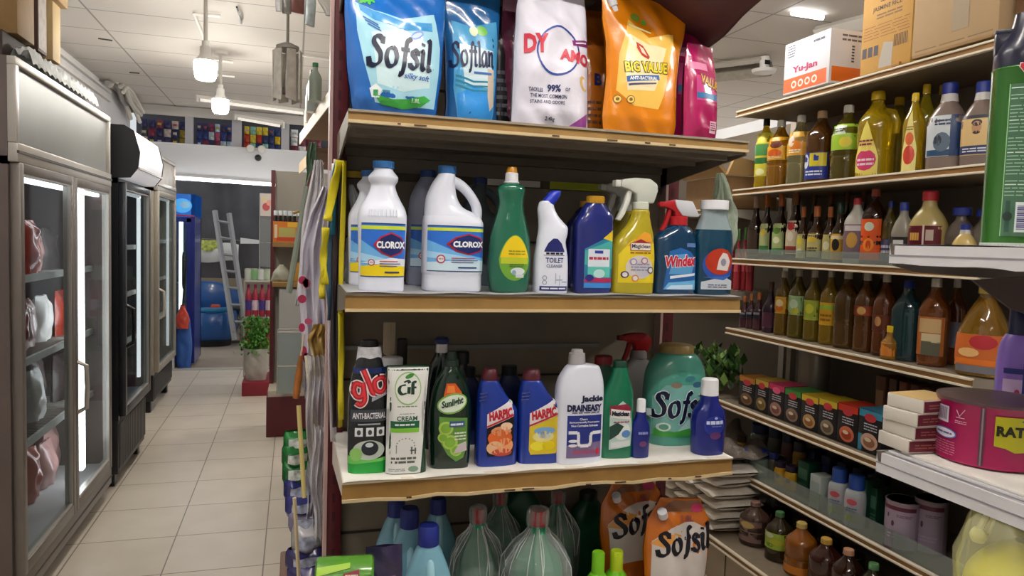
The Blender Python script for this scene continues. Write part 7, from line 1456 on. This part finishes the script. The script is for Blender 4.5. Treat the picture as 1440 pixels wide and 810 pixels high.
for k, (l, r_, tp_, c) in enumerate(((1238, 1262, 528, '#5a3a28'), (1258, 1276, 532, '#4a2c22'), (1272, 1290, 536, '#6a3a2a'), (1288, 1306, 540, '#54332a'), (1304, 1324, 545, '#4a2a26'))):
    loc, W, H = slotx(l, r_, tp_, 2.2, z); b = MB(); b.box(-W*.4, W*.4, -.05, .05, 0, H, M(c, .5), .003); o = one('snack_pack', f'dim brown pack standing deep on the carton shelf, {("first", "second", "third", "fourth", "fifth")[k]} after the black cartons', 'pack', b, (2.2, loc[1], z+.001), -PI/2, 'brown packs on the fifth shelf')
    b = MB(); decal(b, rect(-W*.3, W*.3, H*.4, H*.8), M('#8a6a4a', .5), .051); b.build('print', o)
for k in range(6):
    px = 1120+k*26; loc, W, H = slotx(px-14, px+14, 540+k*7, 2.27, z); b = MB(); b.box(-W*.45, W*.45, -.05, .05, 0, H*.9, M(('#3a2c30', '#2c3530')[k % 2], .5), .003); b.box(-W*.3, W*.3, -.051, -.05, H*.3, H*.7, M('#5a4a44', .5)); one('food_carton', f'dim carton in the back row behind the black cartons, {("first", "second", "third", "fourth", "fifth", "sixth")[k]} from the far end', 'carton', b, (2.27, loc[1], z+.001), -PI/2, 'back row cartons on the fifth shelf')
rb('food_canister', 'grey metal-looking canister standing behind the black cartons', (1121, 1166, 492), z, CANP, M('#8f8b84', .3, .4), M('#6a6660', .4), [(.98, .9, .9), (1, .85, .85)], None, x=2.24, cat='canister')
b = MB(); p = on_x(1114, 500, 2.25); b.box(2.23, 2.26, p.y-.015, p.y+.015, .77, 1.10, M('#a9a59c', .5)); b.build('upright', oil_rack)
# jars shelf
z = ZR[5]
JAR = [(0, .9, .9), (.006, .97, .97), (.6, 1, 1), (.7, .94, .94), (.76, .8, .8)]; JARC = [(.75, .9, .9), (.985, .9, .9), (1, .84, .84)]
def jar(px, c, lc, lab, x, band=None): rb('food_jar', lab, px, z, JAR, M(c, .25, coat=.4), M(lc, .35), JARC, band, x=x, cat='jar')
jar((1044, 1082, 631), '#8a9a8c', '#1c3a9c', 'jar with bright blue lid foremost at the far end of the jar shelf', 2.07, bandp(.1, .6, '#6a7a6c', [('o', 0, .4, .6, .12, '#9aa89a')]))
jar((1055, 1083, 595), '#6f746c', '#23305a', 'grey jar with dark lid at the back, first on the jar shelf', 2.22); jar((1079, 1100, 600), '#5f645c', '#1c2648', 'grey jar with dark lid at the back, second on the jar shelf', 2.22); jar((1098, 1118, 606), '#6a4f54', '#1c2340', 'plum jar with dark lid at the back, third on the jar shelf', 2.22)
jar((1080, 1094, 636), '#4a4a3c', '#1c2a6a', 'slim dark jar with blue lid beside the foremost blue-lidded jar', 2.10)
jar((1035, 1050, 612), '#a8842c', '#3a2c20', 'small golden jar at the very far end of the jar shelf', 2.12); jar((1114, 1133, 620), '#a8842c', '#2a2a3a', 'small golden jar at the back of the jar shelf', 2.2)
jar((1089, 1106, 648), '#c8981c', '#2a1c34', 'yellow jar with dark lid, first of the yellow pair', 2.08, bandp(.2, .6, '#c89a2c', [('o', 0, .4, .4, .1, '#7a5a1c')])); jar((1103, 1122, 654), '#c8a02c', '#2a1c34', 'yellow jar with dark lid, second of the yellow pair', 2.08, bandp(.2, .6, '#c49020', [('o', 0, .4, .4, .1, '#6a4a1c')]))
def sbox(px, x, c, lab, name='food_carton', pc='#8a9a98', cat='carton'):
    l, r_, tp_ = px; loc, W, H = slotx(l, r_, tp_, x, z); b = MB(); b.box(-W*.42, W*.42, -.035, .035, 0, H, M(c, .4), .003); o = one(name, lab, cat, b, (x, loc[1], z+.001), -PI/2)
    b = MB(); decal(b, rect(-W*.34, W*.34, H*.5, H*.8), M(pc, .4), .0356); lines(b, -W*.34, W*.34, H*.15, H*.4, 3, M(pc, .4), .0356); b.build('print', o)
sbox((1124, 1152, 648), 2.10, '#0f3a2a', 'dark green carton in the middle of the jar shelf', pc='#3a6a4c'); sbox((1142, 1169, 667), 2.05, '#9aa4a0', 'pale grey carton beside the white bottles on the jar shelf')
sbox((1214, 1232, 672), 2.10, '#14382e', 'dark green pack between white bottles and tins', pc='#5a8a6c'); sbox((1228, 1246, 684), 2.12, '#16402f', 'second dark green pack beside the pale tins', pc='#4a7a64')
for k in range(5): sbox((1136+k*22, 1158+k*22, 632+k*9), 2.26, ('#16204a', '#1c2a5a')[k % 2], f'navy carton in the back row of the jar shelf, {("first", "second", "third", "fourth", "fifth")[k]} from the far end', pc='#2f3f7c')
for px, lab in (((1164, 1194, 657), 'white bottle with blue cap, farther of the pair on the jar shelf'), ((1187, 1219, 667), 'white bottle with blue cap, closer of the pair on the jar shelf')): rb('cream_bottle', lab, px, z, [(0, .9, .8), (.006, .96, .86), (.5, 1, .9), (.68, .92, .84), (.74, .62, .6)], M('#a9b0b4', .3, coat=.3), M('#23489c', .4), [(.73, .74, .7), (.985, .70, .68), (1, .62, .6)], bandp(.1, .6, '#a8a4ac', [('o', 0, .5, .5, .06, '#b8505a'), ('l', 0, .35, .5, .05, '#3a5a8a'), ('o', 0, .18, .6, .07, '#8fa83c')]), x=2.05)
TIN = M('#8f7f8c', .35, .1, noise=.06)
for px, x, lab in (((1243, 1294, 700), 2.07, 'pale pinkish milk tin with maroon rim band, front of the pair'), ((1284, 1332, 698), 2.14, 'second pale pinkish milk tin, tucked behind the front one')): rb('milk_tin', lab, px, z, CANP, TIN, M('#a89ea6', .5), [(.975, .93, .93), (.985, .93, .93)], bandp(.04, .84, '#97879a', [('r', 0, .86, .97, .04, '#5a2038'), ('r', 0, .03, .97, .02, '#5a2038'), ('o', -.2, .55, .09, .06, '#54304a'), ('l', .4, .72, .4, .03, '#6a4a66'), ('l', .1, .3, .6, .06, '#a898b0'), ('o', -.5, .7, .06, .05, '#54304a')], .93), x=x, cat='tin')
# bottom deck
z = ZR[6]
def mk(px, c, cc, lab, pr=None, x=1.95, secs=OIL): return rb('oil_bottle', lab, px, z, secs, oilmat(c, .25), M(cc, .4), OILC, pr, x=x)
mk((1040, 1082, 704), '#5a4238', '#7a5a50', 'brown bottle in a pinkish wrapper next to the white packs on the bottom deck', bandp(.1, .6, '#7a625a', [('o', 0, .5, .5, .08, '#b8a060')])); mk((1056, 1088, 700), '#4a342a', '#a8a49c', 'dark bottle with white cap behind the wrapped bottle on the bottom deck', None, 2.1)
mk((1076, 1114, 718), '#3a2c18', '#3a6a3c', 'dark bottle with lime label and green cap on the bottom deck', bandp(.26, .60, '#9ab43a', [('o', -.3, .54, .4, .05, '#c8d0b0'), ('o', .3, .42, .5, .06, '#b8b82c'), ('o', -.2, .34, .4, .04, '#5a8a2c')]))
mk((1103, 1148, 733), '#a8641c', '#b8a05a', 'glowing amber bottle with yellow cap on the bottom deck', bandp(.05, .2, '#c87a2c')); mk((1136, 1184, 755), '#4a2018', '#b8903c', 'dark red-brown bottle with mustard cap on the bottom deck'); mk((1168, 1214, 770), '#3a1e14', '#b88a70', 'very dark bottle with pinkish cap on the bottom deck'); mk((1204, 1248, 790), '#2f2a14', '#4a7a4c', 'dark bottle with green cap at the close end of the bottom deck'); mk((1240, 1290, 812), '#4a2c18', '#b8a090', 'dark bottle whose top just shows at the picture\'s lower border')
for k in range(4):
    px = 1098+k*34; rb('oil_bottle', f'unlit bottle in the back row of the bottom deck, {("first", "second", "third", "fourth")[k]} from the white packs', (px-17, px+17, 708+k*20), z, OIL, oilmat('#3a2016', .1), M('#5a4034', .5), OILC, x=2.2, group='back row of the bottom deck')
# white flour packs
FL = M('#d8d0c4', .55, noise=.12, nscale=18, bump=.3, bscale=40); k = 0
for col, (yc, xc) in enumerate(((2.84, 1.93), (3.03, 1.93), (3.24, 1.94), (3.46, 1.95))):
    for lay in range(6 if col < 2 else 7):
        r = random.Random(k+40); k += 1; P_ = Pouch(.18, .24, .05, [(0, .95), (.5, 1), (1, .95)], k, .004, [(0, .3), (.2, 1), (.8, 1), (1, .3)])
        b = MB(); b.keep = True; P_.into(b, FL, None, 16, 16); o = one('flour_pack', f'white flour pack, layer {("one", "two", "three", "four", "five", "six", "seven")[lay]} from below in the {("first", "second", "third", "fourth")[col]} stack beyond the wrapped bottle', 'pack', b, (xc-.12+r.uniform(-.01, .01), yc+r.uniform(-.008, .008), z+.028+lay*.050), 0, 'white flour packs on the bottom deck')
        o.rotation_euler = (PI/2, 0, PI/2+r.uniform(-.08, .08))
b = MB(); b.keep = True; b.grid(lambda u, v: (1.84+.34*u, 2.76+.9*v, z+.345+.05*(v > .4)+.02*math.sin(11*u+9*v)+.012*math.sin(31*v-12*u)-.05*max(0, .3-u)), 30, 40, M('#6a6058', .4, coat=.2, bump=.5)); one('plastic_sheet', 'dull grey plastic sheet lying over the white flour packs', 'plastic sheet', b)
# goods on the continuing bay
oc = carton('carton', 'open brown carton on the shelf just beyond the oil bottles\' end', 2.02, 2.30, 3.10, 3.5, 1.702, 1.86, M('#8f6f48', .7, noise=.1), flap=False)
b = MB(); b.prism([(2.0, 1.862), (2.32, 1.862), (2.30, 1.91), (2.04, 1.95)], 3.08, 3.10, CB2); b.prism([(2.0, 1.862), (2.02, 1.862), (1.95, 1.94), (1.93, 1.935)], 3.1, 3.5, CB2); fl = b.build('flap', oc); fl.location = -oc.location
for k in range(5): rb('drink_bottle', f'red bottle beyond the sauce shelf\'s far end, {("first", "second", "third", "fourth", "fifth")[k]} from the sauces', (1050-k*9, 1061-k*9, 318+k*2), 1.302, SAU, M('#a8303c', .25, coat=.4), M('#4a7a3c', .4), SAUC, bandp(.3, .6, '#c8505c'), x=2.1+.03*(k % 2), group='red bottles beyond the sauce shelf')
t3_ = thing('bunch_of_greens', 'loose green leafy bunch beyond the black food cartons', 'bunch of greens', (2.08, 3.2, .86))
leaves(t3_, 70, .035, .08, .12, .05, ['#4a7a34', '#2f5a24', '#7a9a4c', '#23401c'], 8)
b = MB(); b.tube([(0, 0, -.08), (0, .02, .05)], [.03, .02], M('#7f9a5a', .5), 8); b.build('stems', t3_)

# ---- cartons on the oil rack's top
ZT = ZR[0]+.001
def yprint(fn): return fn
t = thing('carton', 'white carton with orange band on top of the oil rack', 'carton', (2.02+.11, 2.58, ZT+.02), -PI/2); w, d, h = .14, .11, .215
WB = M('#dcdce2', .55); OB = M('#e0701c', .5)
b = MB(); b.box(-w, w, -d, d, 0, h, WB, .003); b.build('body', t)
b = MB(); f_ = d+.0006
decal(b, rect(-w*.98, w*.90, h*.03, h*.30), M('#d8683a', .5), f_)
[decal(b, oval(w*x, h*.16, w*.12, h*.075, 14), M('#f0e0d8', .5), f_+.0004) for x in (-.5, -.2, .1, .4)]; [decal(b, oval(w*x, h*.16, w*.07, h*.04, 12), M('#d8683a', .5), f_+.0008) for x in (-.5, -.2, .1, .4)]; text(b, 'Yu-Jan', -w*.05, h*.43, M('#b8406a', .5), w=w*1.1, h=h*.16, off=f_+.0004, bold=.04); lines(b, -w*.85, -w*.5, h*.7, h*.95, 5, M('#6a6a80', .5), f_+.0004); lines(b, w*.3, w*.8, h*.82, h*.92, 1, M('#5a5a70', .5), f_+.0004)
m90 = Matrix.Rotation(PI/2, 4, 'Z')       # the end facing the camera
c = MB(); decal(c, rect(-d*.9, d*.9, h*.05, h*.32), OB, w+.0006); lines(c, -d*.5, d*.5, h*.78, h*.94, 2, M('#6a6a78', .5), w+.0006, None, 4)
for k in range(6): decal(c, rect(-d*.06, d*.06, h*(.42+k*.055), h*(.45+k*.055)), M('#4a4a58', .5), w+.0006)
k0 = len(b.v); 
for i, f in enumerate(c.f): b.f.append(tuple(k0+j for j in f)); b.m.append(b.mi(c.mats[c.m[i]]))
b.v += [tuple(m90 @ Vector(v)) for v in c.v]
b.build('print', t)
b = MB(); Loft([(0, .13, .10), (.01, .14, .11), (.05, .13, .10), (.09, .06, .05)], 2, 24).into(b, M('#2c2422', .6)); one('dark_bag', 'dark lumpy bag peeking over the white carton with orange band', 'bag', b, (2.30, 2.62, 2.30)); 
b = MB(); b.box(2.2, 2.36, 2.5, 2.75, ZT, 2.298, M('#4a3a30', .7), .004); one('carton', 'brown carton under the dark bag behind the white carton', 'carton', b)
t = thing('carton', 'tall yellow-brown rice carton standing between white carton and big plain carton', 'carton', (2.05+.14, 2.19, ZT+.02), -PI/2); w, d, h = .118, .14, .46
YB2 = M('#c79a52', .7, noise=.06, nscale=8); b = MB(); b.box(-w, w, -d, d, 0, h, YB2, .004); b.build('body', t)
b = MB(); f_ = d+.0006; K = M('#4a3420', .6)
decal(b, [(-w*.65, h*.62), (w*.5, h*.62), (w*.5, h*.80), (-w*.65, h*.80)], M('#3a3a48', .6), f_); [decal(b, oval(-w*.45+w*.27*k, h*.69, w*.11, h*.05, 12), M('#d8d0c0', .6), f_+.0004) for k in range(4)]
text(b, 'SELECT', 0, h*.565, K, w=w*.55, h=h*.04, off=f_, bold=.02); text(b, 'JASMINE RICE', 0, h*.495, K, w=w*1.15, h=h*.045, off=f_, bold=.02); lines(b, -w*.4, w*.6, h*.41, h*.46, 2, M('#7a5a30', .6), f_, None, 5); lines(b, -w*.9, w*.92, h*.26, h*.38, 5, M('#8a4a2c', .6), f_, None, 6, .2)
for k in range(3): decal(b, rect(-w*(.92-k*.24), -w*(.74-k*.24), h*.13, h*.21), M('#4a4650', .6), f_)
for k in range(9): decal(b, rect(w*(.35+k*.06), w*(.38+k*.06), h*.16, h*.25), K, f_)
decal(b, [(-w*.22, h*.02), (w*.3, h*.02), (w*.32, h*.20), (-w*.05, h*.22), (-w*.18, h*.1)], M('#b9b3a8', .2), f_+.0004)
b.build('print', t)
b = MB(); b.box(w*.4, w*.7, -d-.012, -d, -.004, .012, M('#b08040', .7), .003); b.build('flap', t)
t = thing('carton', 'big plain tan carton with clear tape on top of the oil rack', 'carton', (2.05+.15, 1.905, ZT+.035), -PI/2); w, d, h = .163, .15, .46
b = MB(); b.box(-w, w, -d, d, 0, h, M('#b39873', .75, noise=.05, nscale=9), .005); b.build('body', t)
b = MB(); f_ = d+.0006; text(b, 'PLEASE HANDLE WITH CARE', w*.1, h*.575, M('#5a3a24', .6), w=w*1.75, h=h*.034, off=f_, bold=.02, rot=.03); decal(b, oval(-w*.1, h*.70, w*.3, h*.05, 16), M('#8a5a3a', .6), f_); decal(b, oval(-w*.1, h*.70, w*.26, h*.04, 16), M('#b39873', .7), f_+.0004); lines(b, -w*.9, w*.9, .012, .016, 1, M('#8a7048', .6), f_, None, 5, 1)
b.build('print', t)
b = MB(); b.box(-w*.02, w*.36, -d-.0016, -d-.0008, h*.10, h*.56, M('#a89880', .2)); b.build('packing_tape', t)
b = MB(); b.box(-w*.9, w*.95, -d-.012, -d+.02, -.012, -.0005, M('#9a7a50', .7), .002); b.build('flap', t)
t = thing('carton', 'shaded brown carton with round stamp beyond the tape on the big carton', 'carton', (2.09+.14, 1.57, ZT), -PI/2); w, d, h = .155, .14, .5
b = MB(); b.box(-w, w, -d, d, 0, h, M('#6f5138', .75, noise=.06), .005); b.build('body', t)
b = MB(); decal(b, oval(-w*.1, h*.62, w*.55, h*.15, 24), M('#8a3f28', .6), d+.0006); decal(b, oval(-w*.1, h*.62, w*.47, h*.125, 24), M('#6f5138', .7), d+.001); lines(b, -w*.4, w*.2, h*.56, h*.68, 2, M('#8a3f28', .6), d+.0014); lines(b, -w*.8, w*.2, h*.3, h*.38, 1, M('#3a2a20', .6), d+.0006); b.build('print', t)
b = MB(); b.box(2.0, 2.36, 1.42, 1.70, ZR[0]-.02, ZR[0], DUL); b.build('shelf', oil_rack)

# ------------------------------------------------------------------ nearest shelving
t = near = thing('shelf_rack', 'nearest shelf corner with white paper-lined edges holding the green can', 'shelf rack', (0, 0, 0))
WH = M('#d4d2d4', .6, noise=.08, nscale=14); DBR = M('#4a3b38', .6)
YN0, YN1 = .15, .972
def near_shelf(z0, z1, torn):
    b = MB(); b.box(.965, 1.40, YN0, YN1-.01, z0, z1-.003, M('#77706c', .6)); s = b.build('shelf', t)
    r = random.Random(int(z0*100)); n = 26; top = []; bot = []
    for k in range(n+1):
        y = YN0+(YN1-YN0)*k/n; top.append((y, z1+.001)); bot.append((y, z0+r.uniform(-.002, .002)*torn-(.010 if torn and k < 14 else 0)))
    b = MB(); b.prism(top+bot[::-1], .945, .965, WH, 0, None, 'x'); b.box(.944, .946, YN0, YN1, (z0+z1)/2-.001, (z0+z1)/2+.0012, M('#8f8b90', .6)); b.build('edge_liner', s)
    b = MB(); b.grid(lambda u, v: (.95+.45*u, YN0+(YN1-YN0)*v, z1+.002+.0015*math.sin(14*u+9*v)), 12, 20, WH); b.build('shelf_liner', s)
    b = MB(); b.prism([(.94, z1+.004), (1.40, z1), (1.40, z0-.03), (.99, z0-.012), (.95, z0-.002)], YN1-.01, YN1-.004, M('#6a625c', .6)); b.build('side_bracket', s)
    return s
near_shelf(1.484, 1.514, 1); near_shelf(1.135, 1.168, 0)
for k, (z_, x0) in enumerate(((1.172, .952), (1.176, .958))):
    b = MB(); b.box(x0, 1.15, .25, .955-.02*k, z_, z_+.003, PAPER if k else WH); o = b.build('paper_lining', near)
p = [on_y(*q, .90) for q in ((1368, 394), (1445, 388), (1445, 442), (1422, 434), (1390, 410))]
b = MB(); b.prism([(q.x, q.z) for q in p]+[] , .90, .905, DBR); b.build('bracket_plate', near)
b = MB(); b.box(1.385, 1.42, .12, .16, 0, 2.2, DBR); b.build('upright', near); b = MB(); b.box(1.40, 1.42, .16, .93, .1, 2.0, DBR); b.build('back_panel', near) if False else None
# green spray can
t = thing('aerosol_can', 'tall green aerosol can with dark cap on the nearest upper shelf', 'aerosol can', (1.034, .840, 1.5165), -.70); R_, H = .0345, .335
GRN2 = M('#2d621f', .25, .2, coat=.4); b = MB(); Loft([(0, R_*.93, R_*.93), (.003, R_, R_), (.006, R_*.98, R_*.98), (.26, R_*.98, R_*.98), (.263, R_*1.0, R_*1.0), (.268, R_*.9, R_*.9)], 1, 48).into(b, GRN2); b.build('body', t)
b = MB(); Loft([(.0, R_*1.0, R_*1.0), (.006, R_*1.0, R_*1.0)], 1, 40).into(b, M('#c8ccc8', .3, .6)); b.build('rim', t)
NVC = M('#14162a', .3, coat=.3); b = MB(); Loft([(.262, R_*.96, R_*.96), (.285, R_*.94, R_*.94), (.30, R_*.80, R_*.84, 2.2, .002), (.318, R_*.62, R_*.70, 2.2, .006), (.335, R_*.54, R_*.6, 2.2, .008), (.345, R_*.5, R_*.55, 2.2, .008)], 2, 32).into(b, NVC)
b.build('cap', t); b = MB(); b.box(-.033, .0, -.008, .008, .285, .322, NVC, .003); b.box(-.034, -.004, -.009, .009, .318, .324, M('#3a3d4a', .3), .002); b.build('nozzle', t)
b = MB(); L = Loft([(0, R_, R_), (.28, R_, R_)], 1, 48); f = L.fy
PL = M('#42644c', .3, coat=.2); decal(b, rect(-R_*.45, R_*.97, .016, .238), PL, .0005, f, .003, 0); decal(b, rect(-R_*.44, -R_*.415, .016, .238), M('#9ad08a', .3), .0009, f, .003, 0)
r = random.Random(4)
for k in range(34):
    z_ = .232-k*.0052
    if z_ < .072: break
    if r.random() < .14: continue
    lines(b, -R_*.38, R_*.93, z_-.0018, z_+.0018, 1, M('#8fb89a', .4) if k % 9 else M('#c8dcc8', .4), .0009, f, k, .42, .004)
decal(b, [(-R_*.18, .262), (R_*.03, .252), (R_*.25, .262), (R_*.22, .268), (R_*.1, .268), (R_*.03, .265), (-R_*.06, .268), (-R_*.15, .268)], M('#d8c8c0', .3), .0008, f, .003, 0); decal(b, [(-R_*.14, .262), (R_*.03, .2535), (R_*.21, .262), (R_*.18, .2665), (-R_*.12, .2665)], M('#b8283a', .3), .0012, f, .003, 0)
decal(b, rect(R_*.05, R_*.66, .022, .066), M('#c9d4d0', .3), .0009, f, .003, 0)
for k in range(13):
    z_ = .026+k*.0028; decal(b, rect(R_*.12, R_*.6, z_, z_+(.0018 if k % 3 else .001)), M('#4a3f78', .4), .0013, f, .003, 0)
decal(b, rect(-R_*.30, -R_*.14, .022, .068), M('#2c4a3c', .4), .0009, f, .003, 0); decal(b, oval(-R_*.22, .045, R_*.17, .007, 12), M('#1c3028', .4), .0013, f, .003, 0)
b.build('label', t)
# rat glue tin
t = thing('glue_tin', 'magenta rat glue tin with yellow panel on the nearest lower shelf', 'tin', (1.065, .868, 1.181), -1.04); R_, H = .077, .098
MG = M('#a01450', .3, .1, coat=.4); b = MB(); Loft([(0, R_*.97, R_*.97), (.002, R_*1.0, R_*1.0), (.005, R_*.985, R_*.985), (H-.006, R_*.985, R_*.985), (H-.003, R_*1.01, R_*1.01), (H, R_*1.0, R_*1.0), (H-.001, R_*.95, R_*.95), (H-.008, R_*.94, R_*.94)], 1, 64).into(b, MG); b.build('body', t)
b = MB(); Loft([(H-.008, R_*.94, R_*.94), (H-.006, R_*.90, R_*.90), (H-.010, R_*.8, R_*.8)], 1, 48).into(b, M('#5a4a4c', .4, .5)); b.build('lid', t)
b = MB(); Loft([(H-.004, R_*1.012, R_*1.012), (H+.0005, R_*1.012, R_*1.012), (H+.001, R_*.97, R_*.97)], 1, 64).into(b, M('#6a5458', .35, .6)); b.build('rim', t)
L = Loft([(0, R_, R_), (H, R_, R_)], 1, 64); f = L.fy; b = MB()
decal(b, rect(-R_*.03, R_*.06, .004, H-.006), M('#5f4654', .35, .4), .0005, f, .004, 0); decal(b, rect(R_*.0, R_*.03, .004, H-.006), M('#9a8a92', .35, .5), .0009, f, .004, 0)
decal(b, rect(-R_*.88, -R_*.61, H*.60, H*.86), M('#cfc4d0', .4), .0006, f, .004, 0)
for k in range(10): decal(b, rect(-R_*(.855-k*.022), -R_*(.845-k*.022), H*.64, H*.84), M('#3a2a4a', .5), .001, f, .004, 0)
decal(b, oval(-R_*.68, H*.43, R_*.25, H*.085, 22), M('#4a6ab0', .4), .0006, f, .004, 0); decal(b, oval(-R_*.68, H*.43, R_*.22, H*.068, 22), M('#dcd4dc', .4), .001, f, .004, 0); lines(b, -R_*.84, -R_*.52, H*.41, H*.45, 1, M('#4a5a8a', .4), .0014, f, 2, .7, .004)
lines(b, -R_*.90, -R_*.45, H*.08, H*.32, 6, M('#cf8aa8', .4), .0006, f, 7, .25, .004); lines(b, -R_*.48, -R_*.26, H*.62, H*.68, 2, M('#d8a8bc', .4), .0006, f, 3, .4, .004)
for (x0, z0), (x1, z1) in (((-.46, .84), (-.40, .74)), ((-.40, .74), (-.30, .86)), ((-.46, .72), (-.3, .72))): b.tube([(R_*x0, f(R_*x0, 0)-.0008, H*z0), (R_*x1, f(R_*x1, 0)-.0008, H*z1)], .0006, M('#d8a8bc', .4), 4)
decal(b, [(R_*.22, H*.38), (R_*.40, H*.36), (R_*.55, H*.30), (R_*.95, H*.34), (R_*.95, H*.84), (R_*.22, H*.84)], M('#b4b01c', .35), .0006, f, .004, 0)
text(b, 'RAT', R_*.47, H*.62, M('#23200c', .4), w=R_*.44, h=H*.16, off=.0012, fy=f, bold=.05, dx=.004)
decal(b, [(R_*.62, H*.78), (R_*.95, H*.76), (R_*.95, H*.86), (R_*.7, H*.86)], M('#2a5a84', .4), .001, f, .004, 0); b.build('label', t)
# small boxes stack
for k in range(4):
    t = thing('soap_box', f'white-edged box with maroon end, {("lowest", "second from below", "third from below", "topmost")[k]} in the stack by the rat glue tin', 'box', (.995+.004*(k % 2), .945-.003*k, 1.181+k*.0225), .10*(k-1.5)*.5)
    b = MB(); b.box(-.042, .042, -.034, .034, 0, .0215, M('#cfc8bc', .6), .001); b.build('body', t)
    b = MB(); b.box(-.040, .041, -.0346, -.034, .002, .0195, M('#6a1c30', .5)); lines(b, -.03, .03, .006, .015, 2, M('#a86a5a', .5), .0348, None, k+2, .4); b.build('end_print', t)
    if k == 3:
        b = MB(); b.box(-.041, .041, -.033, .033, .0216, .0222, M('#c4a468', .5)); b.build('top_print', t)
# violet bottle
t = thing('body_lotion_bottle', 'violet and blue bottle with dark cap standing behind the rat glue tin', 'bottle', (1.205, .935, 1.181), -.6); H = on_x(1432, 432, 1.2).z-1.181; w = .036
L = Loft([(0, w*.9, w*.6, 3), (.004, w, w*.64, 3), (H*.6, w, w*.64, 2.8), (H*.74, w*.9, w*.6), (H*.8, w*.7, w*.5)], 2); b = MB(); L.into(b, M('#8a6ac8', .3, coat=.3)); b.build('body', t)
b = MB(); Loft([(H*.79, w*.62, w*.5), (H*.985, w*.6, w*.48), (H, w*.5, w*.42)], 1).into(b, M('#14143a', .3)); b.build('cap', t); f = L.fy
b = MB(); decal(b, rect(-w*.85, w*.9, H*.05, H*.48), M('#c8b4dc', .35), .0006, f, .005); decal(b, rect(-w*.1, w*.9, H*.05, H*.60), M('#23308c', .35), .001, f, .005); decal(b, rect(-w*.85, w*.4, H*.52, H*.56), M('#2a2f7c', .35), .0014, f, .005)
for x, z_ in ((-.6, .3), (-.35, .2), (-.5, .14), (-.3, .38)): decal(b, oval(w*x, H*z_, w*.12, H*.03, 8), M('#b02a5c', .4), .0014, f, .005)
lines(b, w*.1, w*.7, H*.1, H*.5, 6, M('#7a8ad8', .4), .0014, f, 5, .3); b.build('label', t)
# yellow bag
p0 = on_x(1395, 708, .97); c_ = on_x(1436, 800, 1.0)
t = thing('carrier_bag', 'clear bag of yellow goods with knotted white handles under the nearest shelf', 'bag', c_)
r = random.Random(2); b = MB(); b.keep = True; YW = M('#d6cf12', .4, noise=.08, nscale=12)
b.grid(lambda u, v: (.062*math.cos(2*PI*u)*math.sin(PI*(.02+.96*v))**.7, .075*math.sin(2*PI*u)*math.sin(PI*(.02+.96*v))**.7, -.11+.15*v), 40, 24, YW); b.build('contents', t, angle=180)
b = MB(); b.keep = True
def yb(u, v):
    q = [(0, .3), (.1, .9), (.5, 1.08), (.75, .85), (.9, .4), (1, .12)]
    for (a0, r0), (a1, r1) in zip(q, q[1:]):
        if a0 <= v <= a1: rr = r0+(r1-r0)*(v-a0)/(a1-a0); break
    fo = 1+.07*math.sin(2*PI*u*7+3*v)+.05*math.sin(2*PI*u*13+7*v)
    return (.068*rr*fo*math.cos(2*PI*u)-.02*max(0, v-.6)*2, .082*rr*fo*math.sin(2*PI*u), -.13+.25*v)
b.grid(yb, 70, 34, clear_film('#fbfad0', .74, .10, .35, 40)); b.build('film', t, angle=180)
for k, (a_, c2, m_) in enumerate((((1374, 750), (1396, 706), (1386, 727)), ((1388, 748), (1400, 708), (1397, 727)))):
    A_, C2, M_ = [on_x(*q, .955+.01*k)-c_ for q in (a_, c2, m_)]; b = MB(); b.tube([A_, M_, C2], [.0045, .004, .003], M('#d0ccd0', .5), 8); b.build('handle', t)
k = on_x(1376, 752, .955)-c_; b = MB(); Loft([(-.01, .008, .008), (0, .012, .012), (.01, .007, .007)], 2, 12).into(b, M('#d8d6c0', .4)); b.build('knot', t, k)
b = MB(); b.tube([on_x(1396, 704, .957), on_x(1401, 712, .955), on_x(1393, 714, .952)], .002, M('#9a9698', .4, .5), 6); b.build('shelf_hook', near)
# ceiling run beyond the oil rack
b = MB(); p, q = Vector((2.2, 5.9, 2.79)), on_z(1085, 97, 2.79); b.tube([p, q], .05, M('#a39d92', .6, noise=.15), 4); b.tube([p+Vector((-.1, -.15, .03)), q+Vector((-.15, -.1, .03))], .02, M('#b9b3aa', .6), 4); one('ceiling_trunking', 'grey trunking box along the ceiling beyond the oil rack', 'trunking', b)
t = thing('round_lamp_head', 'white round lamp head on the ceiling trunking beyond the oil rack', 'lamp', on_z(1075, 92, 2.78))
b = MB(); Loft([(-.05, .075, .075), (-.03, .085, .085), (-.02, .03, .03), (.03, .035, .035), (.06, .03, .03)], 2, 24).into(b, M('#e4e2de', .4)); b.build('housing', t)
b = MB(); b.box(-.02, .02, -.035, -.03, .0, .03, BLACK); b.build('knob', t)
b = MB(); b.tube([on_z(1150, 45, 2.82), on_z(1215, 29, 2.82), on_z(1300, 8, 2.82)], .05, M('#bdb8b0', .6), 4); one('ceiling_trunking', 'pale trunking box on the ceiling above the white carton', 'trunking', b)
# ------------------------------------------------------------------ daylight outside the back doorway
w = bpy.data.worlds.new('daylight'); SC.world = w; w.use_nodes = True
w.node_tree.nodes['Background'].inputs[0].default_value = (.92, .96, 1, 1); w.node_tree.nodes['Background'].inputs[1].default_value = .75
# ------------------------------------------------------------------ camera, view
cd = bpy.data.cameras.new('camera'); cam = bpy.data.objects.new('camera', cd); COL.objects.link(cam)
cd.sensor_width = 36; cd.lens = F/1440*36; cd.clip_start = .02; cd.clip_end = 60
cam.matrix_world = Matrix.Translation(CAM) @ RW.to_4x4()
SC.camera = cam
vs = SC.view_settings; vs.view_transform = 'Standard'; vs.look = 'None'; vs.gamma = 1; vs.use_curve_mapping = False; vs.exposure = 0
